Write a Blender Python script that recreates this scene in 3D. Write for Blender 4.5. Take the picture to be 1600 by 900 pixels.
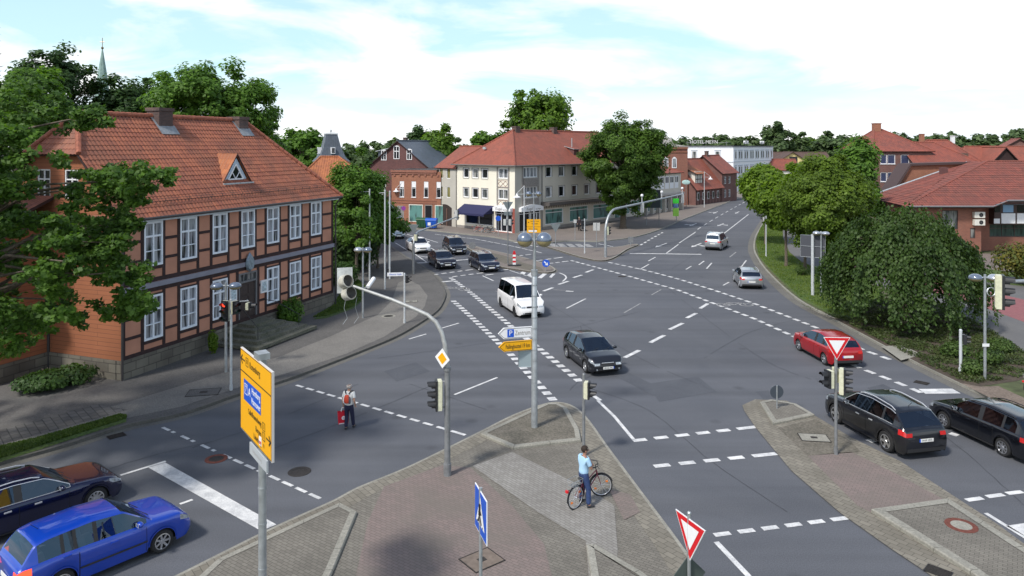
import bpy, bmesh, math, random
import numpy as np
from mathutils import Vector, Matrix
R = math.radians
for o in list(bpy.data.objects): bpy.data.objects.remove(o)
scene = bpy.context.scene
# ------------------------------------------------------------ camera
CAM_H, FPX, HOR = 11.0, 1150.0, 229.0
cd = bpy.data.cameras.new('camera'); cam = bpy.data.objects.new('camera', cd)
scene.collection.objects.link(cam); scene.camera = cam
cam.location = (0, 0, CAM_H); cam.rotation_euler = (R(90), 0, 0)
cd.sensor_width = 36; cd.lens = FPX/1600*36; cd.shift_y = -(450-HOR)/1600
cd.clip_start = 0.2; cd.clip_end = 6000
# ------------------------------------------------------------ sky, sun, exposure
SUN_EL, SUN_DIR = 50, (-0.68, -0.73)
w = bpy.data.worlds.new('World'); scene.world = w; w.use_nodes = True
wn = w.node_tree; wn.nodes.clear(); N = wn.nodes.new; LK = wn.links.new
out = N('ShaderNodeOutputWorld'); bg = N('ShaderNodeBackground'); bg.inputs['Strength'].default_value = 0.132
sky = N('ShaderNodeTexSky'); sky.sky_type = 'NISHITA'; sky.sun_disc = False
sky.sun_elevation = R(SUN_EL); sky.sun_rotation = math.atan2(SUN_DIR[0], SUN_DIR[1]) % (2*math.pi)
sky.air_density = 1.0; sky.dust_density = 1.2; sky.ozone_density = 1.0
tc = N('ShaderNodeTexCoord'); sp = N('ShaderNodeSeparateXYZ'); LK(tc.outputs['Generated'], sp.inputs[0])
zz = N('ShaderNodeMath'); zz.operation = 'MAXIMUM'; LK(sp.outputs['Z'], zz.inputs[0]); zz.inputs[1].default_value = 0.0
za = N('ShaderNodeMath'); za.operation = 'ADD'; LK(zz.outputs[0], za.inputs[0]); za.inputs[1].default_value = 0.16
dx = N('ShaderNodeMath'); dx.operation = 'DIVIDE'; LK(sp.outputs['X'], dx.inputs[0]); LK(za.outputs[0], dx.inputs[1])
dy = N('ShaderNodeMath'); dy.operation = 'DIVIDE'; LK(sp.outputs['Y'], dy.inputs[0]); LK(za.outputs[0], dy.inputs[1])
cb = N('ShaderNodeCombineXYZ'); LK(dx.outputs[0], cb.inputs[0]); LK(dy.outputs[0], cb.inputs[1]); cb.inputs[2].default_value = 3.7
n1 = N('ShaderNodeTexNoise'); n1.inputs['Scale'].default_value = 0.85; n1.inputs['Detail'].default_value = 7; n1.inputs['Roughness'].default_value = 0.55; n1.inputs['Distortion'].default_value = 0.5
LK(cb.outputs[0], n1.inputs['Vector'])
rp = N('ShaderNodeValToRGB'); rp.color_ramp.elements[0].position = 0.40; rp.color_ramp.elements[0].color = (.05, .05, .05, 1)
rp.color_ramp.elements[1].position = 0.54; rp.color_ramp.elements[1].color = (1, 1, 1, 1); LK(n1.outputs['Fac'], rp.inputs['Fac'])
hz = N('ShaderNodeMapRange'); hz.inputs['From Min'].default_value = 0.02; hz.inputs['From Max'].default_value = 0.10
hz.inputs['To Min'].default_value = 1.0; hz.inputs['To Max'].default_value = 0.0; LK(sp.outputs['Z'], hz.inputs['Value'])
mxx = N('ShaderNodeMath'); mxx.operation = 'MAXIMUM'; LK(rp.outputs['Color'], mxx.inputs[0]); LK(hz.outputs[0], mxx.inputs[1])
n2 = N('ShaderNodeTexNoise'); n2.inputs['Scale'].default_value = 1.7; n2.inputs['Detail'].default_value = 4; LK(cb.outputs[0], n2.inputs['Vector'])
cr = N('ShaderNodeValToRGB'); cr.color_ramp.elements[0].position = .3; cr.color_ramp.elements[0].color = (.76, .83, .90, 1)
cr.color_ramp.elements[1].position = .6; cr.color_ramp.elements[1].color = (1, 1, 1, 1); LK(n2.outputs['Fac'], cr.inputs['Fac'])
cs = N('ShaderNodeVectorMath'); cs.operation = 'SCALE'; LK(cr.outputs['Color'], cs.inputs[0]); cs.inputs['Scale'].default_value = 7.6
sf = N('ShaderNodeMapRange'); sf.inputs['From Min'].default_value = .12; sf.inputs['From Max'].default_value = .55; sf.inputs['To Min'].default_value = .8; sf.inputs['To Max'].default_value = 0.0; LK(sp.outputs['Z'], sf.inputs['Value'])
sg = N('ShaderNodeMix'); sg.data_type = 'RGBA'; LK(sf.outputs[0], sg.inputs['Factor'])
LK(sky.outputs[0], sg.inputs['A']); sg.inputs['B'].default_value = (3.9, 6.0, 6.9, 1)
hf = N('ShaderNodeMapRange'); hf.inputs['From Min'].default_value = .26; hf.inputs['From Max'].default_value = .60; hf.inputs['To Min'].default_value = 1.0; hf.inputs['To Max'].default_value = .14; LK(sp.outputs['Z'], hf.inputs['Value'])
mh = N('ShaderNodeMath'); mh.operation = 'MULTIPLY'; LK(mxx.outputs[0], mh.inputs[0]); LK(hf.outputs[0], mh.inputs[1])
mc = N('ShaderNodeMix'); mc.data_type = 'RGBA'; LK(mh.outputs[0], mc.inputs['Factor']); LK(sg.outputs['Result'], mc.inputs['A']); LK(cs.outputs[0], mc.inputs['B'])
LK(mc.outputs['Result'], bg.inputs['Color']); LK(bg.outputs[0], out.inputs[0])
sd = bpy.data.lights.new('sun', 'SUN'); sd.energy = 2.8; sd.angle = R(7); sd.color = (1, .95, .87)
so = bpy.data.objects.new('sun', sd); scene.collection.objects.link(so)
ce = math.cos(R(SUN_EL)); so.rotation_euler = Vector((-SUN_DIR[0]*ce, -SUN_DIR[1]*ce, -math.sin(R(SUN_EL)))).to_track_quat('-Z', 'Y').to_euler()
so.location = (-40, -40, 60)
scene.render.engine = 'CYCLES'
vs = scene.view_settings; vs.view_transform = 'Standard'; vs.look = 'None'; vs.gamma = 1; vs.use_curve_mapping = False; vs.exposure = 0.36
# ------------------------------------------------------------ helpers
def G(px, py, z=0.0):
    Y = FPX*(CAM_H-z)/(py-HOR); return Vector(((px-800)/FPX*Y, Y, z))
def P(px, py, Y): return Vector(((px-800)/FPX*Y, Y, CAM_H-(py-HOR)/FPX*Y))
def height(pyb, pyt): return CAM_H*(1-(pyt-HOR)/(pyb-HOR))
C = scene.collection
class MB:
    def __init__(s): s.v = []; s.f = []; s.m = []
    def add(s, vs, fs, mi=0, T=None):
        b = len(s.v)
        for v in vs: s.v.append(tuple(T @ Vector(v)) if T is not None else tuple(v))
        for f in fs: s.f.append(tuple(b+i for i in f)); s.m.append(mi)
        return s
    def bx(s, x0, x1, y0, y1, z0, z1, mi=0, T=None):
        return s.add([(x0,y0,z0),(x1,y0,z0),(x1,y1,z0),(x0,y1,z0),(x0,y0,z1),(x1,y0,z1),(x1,y1,z1),(x0,y1,z1)],
            [(3,2,1,0),(4,5,6,7),(0,1,5,4),(1,2,6,5),(2,3,7,6),(3,0,4,7)], mi, T)
    def quad(s, a, b, c, d, mi=0): return s.add([a,b,c,d], [(0,1,2,3)], mi)
    def poly(s, pts, mi=0): return s.add(pts, [tuple(range(len(pts)))], mi)
    def prism(s, pts, z0, z1, mi=0, T=None):     # pts ccw
        n = len(pts)
        a = sum(pts[i][0]*pts[(i+1)%n][1]-pts[(i+1)%n][0]*pts[i][1] for i in range(n))
        if a < 0: pts = list(pts)[::-1]
        vs = [(p[0],p[1],z0) for p in pts]+[(p[0],p[1],z1) for p in pts]
        fs = [tuple(range(n-1,-1,-1)), tuple(range(n,2*n))]+[(i,(i+1)%n,n+(i+1)%n,n+i) for i in range(n)]
        return s.add(vs, fs, mi, T)
    def tube(s, pts, r, n=8, mi=0, T=None, cap=True):
        pts = [Vector(p) for p in pts]; rs = r if isinstance(r, (list,tuple)) else [r]*len(pts)
        vs = []; prev = None
        for i, p in enumerate(pts):
            d = (pts[min(i+1,len(pts)-1)]-pts[max(i-1,0)])
            if d.length < 1e-9: d = Vector((0,0,1))
            d.normalize()
            if prev is None:
                a = d.orthogonal().normalized()
            else:
                a = (prev-d*prev.dot(d))
                a = a.normalized() if a.length > 1e-6 else d.orthogonal().normalized()
            prev = a; b = d.cross(a)
            for k in range(n):
                t = 2*math.pi*k/n; vs.append(p+(a*math.cos(t)+b*math.sin(t))*rs[i])
        fs = []
        for i in range(len(pts)-1):
            for k in range(n): fs.append((i*n+k, i*n+(k+1)%n, (i+1)*n+(k+1)%n, (i+1)*n+k))
        if cap: fs.append(tuple(range(n-1,-1,-1))); fs.append(tuple(range((len(pts)-1)*n, len(pts)*n)))
        return s.add(vs, fs, mi, T)
    def lathe(s, prof, n=16, c=(0,0,0), mi=0, T=None, mfun=None):
        vs = []
        for (r, z) in prof:
            for k in range(n):
                t = 2*math.pi*k/n; vs.append((c[0]+r*math.cos(t), c[1]+r*math.sin(t), c[2]+z))
        for i in range(len(prof)-1):
            m = mi if mfun is None else mfun((prof[i][1]+prof[i+1][1])/2)
            b = len(s.v) if i == 0 else b
            if i == 0: s.add(vs, [], 0, T)
            for k in range(n):
                s.f.append((b+i*n+k, b+i*n+(k+1)%n, b+(i+1)*n+(k+1)%n, b+(i+1)*n+k)); s.m.append(m)
        return s
    def ball(s, c, r, n=16, m=10, mi=0, T=None, mfun=None):
        rx, ry, rz = r if isinstance(r, (list,tuple)) else (r,r,r)
        M = Matrix.Translation(c) @ Matrix.Diagonal((rx,ry,rz,1)); M = T @ M if T is not None else M
        pr = [(max(1e-4,math.sin(math.pi*i/m)), -math.cos(math.pi*i/m)) for i in range(m+1)]
        return s.lathe(pr, n, (0,0,0), mi, M, mfun)
    def build(s, name, mats, parent=None, smooth=False, loc=None, rotz=0, angle=35):
        me = bpy.data.meshes.new(name); me.from_pydata(s.v, [], s.f)
        if not isinstance(mats, (list,tuple)): mats = [mats]
        for m in mats: me.materials.append(m)
        if len(mats) > 1: me.polygons.foreach_set('material_index', s.m)
        uvl = me.uv_layers.new(name='UVMap').data
        up = Vector((0,0,1)); vv = me.vertices
        for p in me.polygons:
            n = p.normal
            if abs(n.z) > 0.995 or n.length < .5: u = Vector((1,0,0)); v = Vector((0,1,0))
            else: u = up.cross(n).normalized(); v = n.cross(u)
            for li in p.loop_indices:
                co = vv[me.loops[li].vertex_index].co; uvl[li].uv = (co.dot(u), co.dot(v))
        if smooth:
            me.polygons.foreach_set('use_smooth', [True]*len(me.polygons))
            try: me.set_sharp_from_angle(angle=R(angle))
            except Exception: pass
        me.update()
        o = bpy.data.objects.new(name, me); C.objects.link(o)
        if parent: o.parent = parent
        if loc is not None: o.location = loc
        o.rotation_euler[2] = rotz
        return o
def tag(o, label=None, cat=None, group=None, kind=None):
    if label: o['label'] = label
    if cat: o['category'] = cat
    if group: o['group'] = group
    if kind: o['kind'] = kind
    return o
def thing(name, label, cat, loc=(0,0,0), rz=0, group=None):
    o = bpy.data.objects.new(name, None); C.objects.link(o); o.location = loc; o.rotation_euler = (0,0,rz)
    o.empty_display_size = .3
    return tag(o, label, cat, group)
def copy_tree(o, parent=None):
    c = o.copy(); C.objects.link(c)
    if parent: c.parent = parent
    for ch in list(o.children): copy_tree(ch, c)
    return c
# ------------------------------------------------------------ materials
_M = {}
def mat(name):
    m = bpy.data.materials.new(name); m.use_nodes = True; nt = m.node_tree
    return m, nt, nt.nodes['Principled BSDF']
def setp(b, **k):
    for a, v in k.items():
        a = a.replace('_', ' ')
        if a in b.inputs: b.inputs[a].default_value = v
def two_sided(m, inner=(.03,.03,.032)):
    """painted outside, dark lining inside"""
    nt = m.node_tree; b = nt.nodes['Principled BSDF']; d = nt.nodes.new('ShaderNodeBsdfDiffuse'); d.inputs[0].default_value = (*inner,1); g = nt.nodes.new('ShaderNodeNewGeometry'); x = nt.nodes.new('ShaderNodeMixShader')
    nt.links.new(g.outputs['Backfacing'], x.inputs[0]); nt.links.new(b.outputs[0], x.inputs[1]); nt.links.new(d.outputs[0], x.inputs[2]); nt.links.new(x.outputs[0], nt.nodes['Material Output'].inputs['Surface']); return m
def tinted(name, tint=(.24,.28,.31)):
    if name in _M: return _M[name]
    m, nt, b = mat(name); t = nt.nodes.new('ShaderNodeBsdfTransparent'); t.inputs[0].default_value = (*tint,1); g = nt.nodes.new('ShaderNodeBsdfGlossy'); g.inputs['Roughness'].default_value = .01; g.inputs['Color'].default_value = (.62,.78,1.0,1); lw = nt.nodes.new('ShaderNodeLayerWeight'); pw = nt.nodes.new('ShaderNodeMath'); pw.operation = 'POWER'; pw.inputs[1].default_value = 4.5; nt.links.new(lw.outputs['Facing'], pw.inputs[0]); f = nt.nodes.new('ShaderNodeMath'); f.operation = 'MULTIPLY_ADD'; f.inputs[1].default_value = .9; f.inputs[2].default_value = .11; nt.links.new(pw.outputs[0], f.inputs[0]); x = nt.nodes.new('ShaderNodeMixShader')  # real glass tint, plus blue sky reflection put into the gloss colour
    nt.links.new(f.outputs[0], x.inputs[0]); nt.links.new(t.outputs[0], x.inputs[1]); nt.links.new(g.outputs[0], x.inputs[2]); nt.links.new(x.outputs[0], nt.nodes['Material Output'].inputs['Surface']); _M[name] = m; return m
def plain(name, col, rough=.5, metal=0, emit=None, es=1, spec=None, coat=0, vary=0.0, scale=6, bump=0):
    if name in _M: return _M[name]
    m, nt, b = mat(name); setp(b, Base_Color=(*col,1), Roughness=rough, Metallic=metal, Coat_Weight=coat, Coat_Roughness=.03)
    if spec is not None: setp(b, Specular_IOR_Level=spec)
    if emit: setp(b, Emission_Color=(*emit,1), Emission_Strength=es)
    if vary or bump:
        t = nt.nodes.new('ShaderNodeTexCoord'); n = nt.nodes.new('ShaderNodeTexNoise'); n.inputs['Scale'].default_value = scale; n.inputs['Detail'].default_value = 6
        nt.links.new(t.outputs['Object'], n.inputs['Vector'])
        if vary:
            r = nt.nodes.new('ShaderNodeValToRGB'); r.color_ramp.elements[0].position = .3; r.color_ramp.elements[1].position = .7
            r.color_ramp.elements[0].color = (*[c*(1-vary) for c in col],1); r.color_ramp.elements[1].color = (*[min(1,c*(1+vary)) for c in col],1)
            nt.links.new(n.outputs['Fac'], r.inputs['Fac']); nt.links.new(r.outputs['Color'], b.inputs['Base Color'])
        if bump:
            q = nt.nodes.new('ShaderNodeBump'); q.inputs['Strength'].default_value = bump; q.inputs['Distance'].default_value = .02
            nt.links.new(n.outputs['Fac'], q.inputs['Height']); nt.links.new(q.outputs[0], b.inputs['Normal'])
    _M[name] = m; return m
def layered(name, base, stain, s1=.35, s2=40, rough=.85, bump=.25, grain=.25, stain_amt=.6, coord='Object'):
    """large soft stains + fine grain"""
    if name in _M: return _M[name]
    m, nt, b = mat(name); Nn = nt.nodes.new; L = nt.links.new
    t = Nn('ShaderNodeTexCoord'); a = Nn('ShaderNodeTexNoise'); a.inputs['Scale'].default_value = s1; a.inputs['Detail'].default_value = 8; a.inputs['Roughness'].default_value = .65; a.inputs['Distortion'].default_value = .6
    c = Nn('ShaderNodeTexNoise'); c.inputs['Scale'].default_value = s2; c.inputs['Detail'].default_value = 3
    L(t.outputs[coord], a.inputs['Vector']); L(t.outputs[coord], c.inputs['Vector'])
    r = Nn('ShaderNodeValToRGB'); r.color_ramp.elements[0].position = .38; r.color_ramp.elements[1].position = .66
    r.color_ramp.elements[0].color = (*base,1); r.color_ramp.elements[1].color = (*[x*(1-stain_amt)+y*stain_amt for x,y in zip(base,stain)],1)
    L(a.outputs['Fac'], r.inputs['Fac'])
    g = Nn('ShaderNodeMapRange'); g.inputs['From Min'].default_value = .3; g.inputs['From Max'].default_value = .7
    g.inputs['To Min'].default_value = 1-grain; g.inputs['To Max'].default_value = 1+grain; L(c.outputs['Fac'], g.inputs['Value'])
    v = Nn('ShaderNodeVectorMath'); v.operation = 'SCALE'; L(r.outputs['Color'], v.inputs[0]); L(g.outputs[0], v.inputs['Scale'])
    L(v.outputs[0], b.inputs['Base Color']); setp(b, Roughness=rough)
    q = Nn('ShaderNodeBump'); q.inputs['Strength'].default_value = bump; q.inputs['Distance'].default_value = .01
    L(c.outputs['Fac'], q.inputs['Height']); L(q.outputs[0], b.inputs['Normal'])
    _M[name] = m; return m
def bricks(name, c1, c2, mortar, bw=.25, bh=.075, ms=.008, offset=.5, rough=.85, bump=.4, rot=0, stain=.35, bias=0.0, soot=(.03,.02,.02)):
    if name in _M: return _M[name]
    m, nt, b = mat(name); Nn = nt.nodes.new; L = nt.links.new
    t = Nn('ShaderNodeTexCoord'); mp = Nn('ShaderNodeMapping'); mp.inputs['Rotation'].default_value = (0,0,rot); L(t.outputs['UV'], mp.inputs['Vector'])
    k = Nn('ShaderNodeTexBrick'); k.inputs['Scale'].default_value = 1; k.inputs['Brick Width'].default_value = bw; k.inputs['Row Height'].default_value = bh
    k.inputs['Mortar Size'].default_value = ms; k.inputs['Mortar Smooth'].default_value = .2; k.offset = offset; k.inputs['Bias'].default_value = bias
    k.inputs['Color1'].default_value = (*c1,1); k.inputs['Color2'].default_value = (*c2,1); k.inputs['Mortar'].default_value = (*mortar,1)
    L(mp.outputs[0], k.inputs['Vector'])
    n = Nn('ShaderNodeTexNoise'); n.inputs['Scale'].default_value = .6; n.inputs['Detail'].default_value = 8; L(t.outputs['Object'], n.inputs['Vector'])
    mr = Nn('ShaderNodeMapRange'); mr.inputs['From Min'].default_value = .42; mr.inputs['From Max'].default_value = .72; mr.inputs['To Max'].default_value = stain; L(n.outputs['Fac'], mr.inputs['Value'])
    mx = Nn('ShaderNodeMix'); mx.data_type = 'RGBA'; L(mr.outputs[0], mx.inputs['Factor']); L(k.outputs['Color'], mx.inputs['A']); mx.inputs['B'].default_value = (*soot,1)
    L(mx.outputs['Result'], b.inputs['Base Color']); setp(b, Roughness=rough)
    q = Nn('ShaderNodeBump'); q.inputs['Strength'].default_value = bump; q.inputs['Distance'].default_value = .01; q.invert = True
    L(k.outputs['Fac'], q.inputs['Height']); L(q.outputs[0], b.inputs['Normal'])
    _M[name] = m; return m
def tiles(name, c1, c2, lichen=(.08,.07,.05), tw=.24, th=.34, bump=1.0, la=.35, rough=.7):
    """clay pantiles: rounded across, stepped down the slope, each tile its own tone"""
    if name in _M: return _M[name]
    m, nt, b = mat(name); Nn = nt.nodes.new; L = nt.links.new
    def mth(op, a, bb=None):
        x = Nn('ShaderNodeMath'); x.operation = op
        for i, q in enumerate((a, bb)):
            if q is None: continue
            if isinstance(q, (int,float)): x.inputs[i].default_value = q
            else: L(q, x.inputs[i])
        return x.outputs[0]
    t = Nn('ShaderNodeTexCoord'); s = Nn('ShaderNodeSeparateXYZ'); L(t.outputs['UV'], s.inputs[0])
    u = mth('DIVIDE', s.outputs['X'], tw); v = mth('DIVIDE', s.outputs['Y'], th)
    su = mth('SINE', mth('MULTIPLY', u, 2*math.pi)); fv = mth('FRACT', v)
    hgt = mth('ADD', mth('MULTIPLY', su, .35), mth('MULTIPLY', mth('SUBTRACT', 1.0, fv), .6))
    cb_ = Nn('ShaderNodeCombineXYZ'); L(mth('FLOOR', u), cb_.inputs[0]); L(mth('FLOOR', v), cb_.inputs[1])
    wn_ = Nn('ShaderNodeTexWhiteNoise'); wn_.noise_dimensions = '2D'; L(cb_.outputs[0], wn_.inputs['Vector'])
    mx = Nn('ShaderNodeMix'); mx.data_type = 'RGBA'; L(wn_.outputs['Value'], mx.inputs['Factor']); mx.inputs['A'].default_value = (*c1,1); mx.inputs['B'].default_value = (*c2,1)
    n = Nn('ShaderNodeTexNoise'); n.inputs['Scale'].default_value = .45; n.inputs['Detail'].default_value = 9; n.inputs['Roughness'].default_value = .7; L(t.outputs['Object'], n.inputs['Vector'])
    mr = Nn('ShaderNodeMapRange'); mr.inputs['From Min'].default_value = .42; mr.inputs['From Max'].default_value = .7; mr.inputs['To Max'].default_value = la; L(n.outputs['Fac'], mr.inputs['Value'])
    m2 = Nn('ShaderNodeMix'); m2.data_type = 'RGBA'; L(mr.outputs[0], m2.inputs['Factor']); L(mx.outputs['Result'], m2.inputs['A']); m2.inputs['B'].default_value = (*lichen,1)
    L(m2.outputs['Result'], b.inputs['Base Color']); setp(b, Roughness=rough)
    q = Nn('ShaderNodeBump'); q.inputs['Strength'].default_value = bump; q.inputs['Distance'].default_value = .05
    L(hgt, q.inputs['Height']); L(q.outputs[0], b.inputs['Normal'])
    _M[name] = m; return m
def glassy(name, col=(.012,.014,.018), rough=.04, curtain=None, freq=14, amt=.5):
    if name in _M: return _M[name]
    m, nt, b = mat(name); setp(b, Base_Color=(*col,1), Roughness=rough, Specular_IOR_Level=.6)
    Nn = nt.nodes.new; L = nt.links.new
    t = Nn('ShaderNodeTexCoord')
    if curtain:
        n = Nn('ShaderNodeTexNoise'); n.inputs['Scale'].default_value = 1.0; n.inputs['Detail'].default_value = 2
        mp = Nn('ShaderNodeMapping'); mp.inputs['Scale'].default_value = (freq, .45, 1); L(t.outputs['UV'], mp.inputs['Vector']); L(mp.outputs[0], n.inputs['Vector'])
        r = Nn('ShaderNodeValToRGB'); r.color_ramp.elements[0].position = .5-.12*amt-.05; r.color_ramp.elements[1].position = .62-.12*amt
        r.color_ramp.elements[0].color = (*col,1); r.color_ramp.elements[1].color = (*curtain,1); L(n.outputs['Fac'], r.inputs['Fac']); L(r.outputs['Color'], b.inputs['Base Color'])
    n2 = Nn('ShaderNodeTexNoise'); n2.inputs['Scale'].default_value = .8; L(t.outputs['Object'], n2.inputs['Vector'])
    q = Nn('ShaderNodeBump'); q.inputs['Strength'].default_value = .04; q.inputs['Distance'].default_value = .05; L(n2.outputs['Fac'], q.inputs['Height']); L(q.outputs[0], b.inputs['Normal'])
    _M[name] = m; return m
def leafmat(name, a, b_, trans=.35):
    if name in _M: return _M[name]
    m, nt, b = mat(name); Nn = nt.nodes.new; L = nt.links.new
    g = Nn('ShaderNodeNewGeometry'); r = Nn('ShaderNodeValToRGB'); r.color_ramp.elements[0].color = (*a,1); r.color_ramp.elements[1].color = (*b_,1)
    t = Nn('ShaderNodeTexCoord'); n = Nn('ShaderNodeTexNoise'); n.inputs['Scale'].default_value = .55; n.inputs['Detail'].default_value = 3; L(t.outputs['Object'], n.inputs['Vector'])
    ad = Nn('ShaderNodeMath'); ad.operation = 'MULTIPLY_ADD'; L(g.outputs['Random Per Island'], ad.inputs[0]); ad.inputs[1].default_value = .55
    s2 = Nn('ShaderNodeMapRange'); s2.inputs['From Min'].default_value = .35; s2.inputs['From Max'].default_value = .65; s2.inputs['To Max'].default_value = .45; L(n.outputs['Fac'], s2.inputs['Value']); L(s2.outputs[0], ad.inputs[2])
    L(ad.outputs[0], r.inputs['Fac']); L(r.outputs['Color'], b.inputs['Base Color']); setp(b, Roughness=.55, Specular_IOR_Level=.3)
    tr = Nn('ShaderNodeBsdfTranslucent'); hs = Nn('ShaderNodeVectorMath'); hs.operation = 'MULTIPLY'; L(r.outputs['Color'], hs.inputs[0]); hs.inputs[1].default_value = (1.6,1.7,.6)
    L(hs.outputs[0], tr.inputs['Color']); ms = Nn('ShaderNodeMixShader'); ms.inputs[0].default_value = trans
    L(b.outputs[0], ms.inputs[1]); L(tr.outputs[0], ms.inputs[2]); L(ms.outputs[0], nt.nodes['Material Output'].inputs['Surface'])
    _M[name] = m; return m
asphalt = layered('asphalt', (.086,.092,.107), (.118,.123,.137), .12, 30, .9, .3, .22, .7)
nt_ = asphalt.node_tree; b_ = nt_.nodes['Principled BSDF']; sc_ = b_.inputs['Base Color'].links[0].from_socket
t_ = nt_.nodes.new('ShaderNodeTexCoord'); v2_ = nt_.nodes.new('ShaderNodeVectorMath'); v2_.operation = 'SCALE'; nt_.links.new(sc_, v2_.inputs[0]); prev_ = None
for ang_, nm_ in ((-42,'worn lanes'),(62,'crossing lanes')):
    mp_ = nt_.nodes.new('ShaderNodeMapping'); mp_.inputs['Rotation'].default_value = (0,0,R(ang_)); mp_.inputs['Scale'].default_value = (.035,.75,1); nt_.links.new(t_.outputs['Object'], mp_.inputs['Vector'])
    n_ = nt_.nodes.new('ShaderNodeTexNoise'); n_.inputs['Scale'].default_value = 1.0; n_.inputs['Detail'].default_value = 3; nt_.links.new(mp_.outputs[0], n_.inputs['Vector'])
    r_ = nt_.nodes.new('ShaderNodeMapRange'); r_.inputs['From Min'].default_value = .35; r_.inputs['From Max'].default_value = .65; r_.inputs['To Min'].default_value = .92; r_.inputs['To Max'].default_value = 1.07; nt_.links.new(n_.outputs['Fac'], r_.inputs['Value'])
    if prev_ is None: prev_ = r_.outputs[0]
    else: q_ = nt_.nodes.new('ShaderNodeMath'); q_.operation = 'MULTIPLY'; nt_.links.new(prev_, q_.inputs[0]); nt_.links.new(r_.outputs[0], q_.inputs[1]); prev_ = q_.outputs[0]
vo_ = nt_.nodes.new('ShaderNodeTexVoronoi'); vo_.inputs['Scale'].default_value = .42; vo_.inputs['Randomness'].default_value = 1; nt_.links.new(t_.outputs['Object'], vo_.inputs['Vector'])
o_ = nt_.nodes.new('ShaderNodeMapRange'); o_.inputs['From Min'].default_value = .03; o_.inputs['From Max'].default_value = .14; o_.inputs['To Min'].default_value = .72; o_.inputs['To Max'].default_value = 1.0; nt_.links.new(vo_.outputs['Distance'], o_.inputs['Value'])
q_ = nt_.nodes.new('ShaderNodeMath'); q_.operation = 'MULTIPLY'; nt_.links.new(prev_, q_.inputs[0]); nt_.links.new(o_.outputs[0], q_.inputs[1]); nt_.links.new(q_.outputs[0], v2_.inputs['Scale']); nt_.links.new(v2_.outputs[0], b_.inputs['Base Color'])
asphalt_path = layered('path_asphalt', (.12,.12,.125), (.17,.165,.16), .3, 30, .9, .25, .15)
paving_grey = bricks('paving_grey', (.21,.195,.165), (.165,.152,.13), (.075,.07,.06), .21, .105, .007, .5, .9, .3, R(35), .45, soot=(.07,.065,.055))
paving_light = bricks('paving_light', (.29,.28,.26), (.23,.22,.20), (.12,.11,.10), .21, .105, .007, .5, .9, .3, R(50), .35, soot=(.12,.11,.1))
paving_red = bricks('paving_red', (.225,.175,.16), (.185,.15,.137), (.09,.075,.068), .21, .105, .006, .5, .9, .3, R(35), .7, soot=(.15,.135,.115))
paving_edge = bricks('paving_edge', (.24,.22,.18), (.18,.165,.135), (.09,.085,.07), .32, .2, .01, .5, .9, .3, R(52), .4, soot=(.09,.08,.06))
paving_dark = layered('sidewalk_dark', (.115,.11,.105), (.075,.072,.07), .5, 22, .9, .3, .3)
paving_strip = layered('sidewalk_strip', (.19,.18,.165), (.13,.125,.115), .5, 22, .9, .3, .3)
paving_far = layered('sidewalk_far', (.20,.17,.15), (.14,.125,.115), .25, 9, .9, .2, .25)
island_soil = layered('island_top', (.15,.135,.11), (.085,.08,.06), .9, 14, .95, .4, .35)
concrete = layered('kerb_concrete', (.30,.29,.25), (.17,.165,.14), .8, 16, .85, .3, .2)
gutter_m = layered('gutter', (.15,.145,.13), (.10,.095,.085), .6, 14, .9, .3, .25)
white_line = layered('road_paint', (.70,.70,.69), (.30,.31,.33), 2.2, 34, .75, .15, .16, .7)
white_faint = layered('worn_road_paint', (.38,.38,.38), (.14,.145,.15), 3, 30, .8, .15, .3, .9)
grass_m = layered('grass_base', (.055,.10,.018), (.10,.13,.03), .5, 9, .95, .5, .5)
earth = layered('earth', (.07,.085,.035), (.12,.10,.06), .05, 2, .95, .3, .4)
galv = plain('galvanised_steel', (.42,.45,.47), .45, .6, vary=.18, scale=5)
galv_d = plain('old_grey_steel', (.24,.25,.26), .55, .4, vary=.2, scale=5)
pale_pole = plain('pale_painted_steel', (.55,.58,.60), .45, .1, vary=.1)
black_m = plain('black_plastic', (.022,.023,.026), .45)
cream_m = plain('cream_signal_plastic', (.62,.62,.46), .5, vary=.12, scale=9)
white_m = plain('white_paint', (.80,.81,.83), .5, vary=.05)
off_white = plain('off_white_paint', (.70,.68,.62), .6, vary=.07)
yellow_m = plain('yellow_sign_film', (.86,.42,.004), .4)
blue_m = plain('blue_sign_film', (.01,.09,.55), .4)
red_m = plain('red_sign_film', (.62,.012,.02), .4)
ink = plain('black_lettering', (.02,.015,.01), .6)
steel_back = plain('sign_back_grey', (.20,.23,.24), .5, .3)
bark = plain('bark', (.13,.105,.08), .95, vary=.4, scale=8, bump=.6)
def text(s, size, m, parent, loc, rot=(R(90),0,0), name='lettering', align='CENTER', ex=.002, sx=1):
    cu = bpy.data.curves.new(name, 'FONT'); cu.body = s; cu.size = size; cu.align_x = align; cu.align_y = 'CENTER'; cu.extrude = ex; cu.resolution_u = 3
    t = bpy.data.objects.new('tmp', cu); C.objects.link(t); me = bpy.data.meshes.new_from_object(t); bpy.data.objects.remove(t)
    me.materials.clear(); me.materials.append(m); o = bpy.data.objects.new(name, me); C.objects.link(o)
    o.parent = parent; o.location = loc; o.rotation_euler = rot; o.scale[0] = sx; return o
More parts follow.
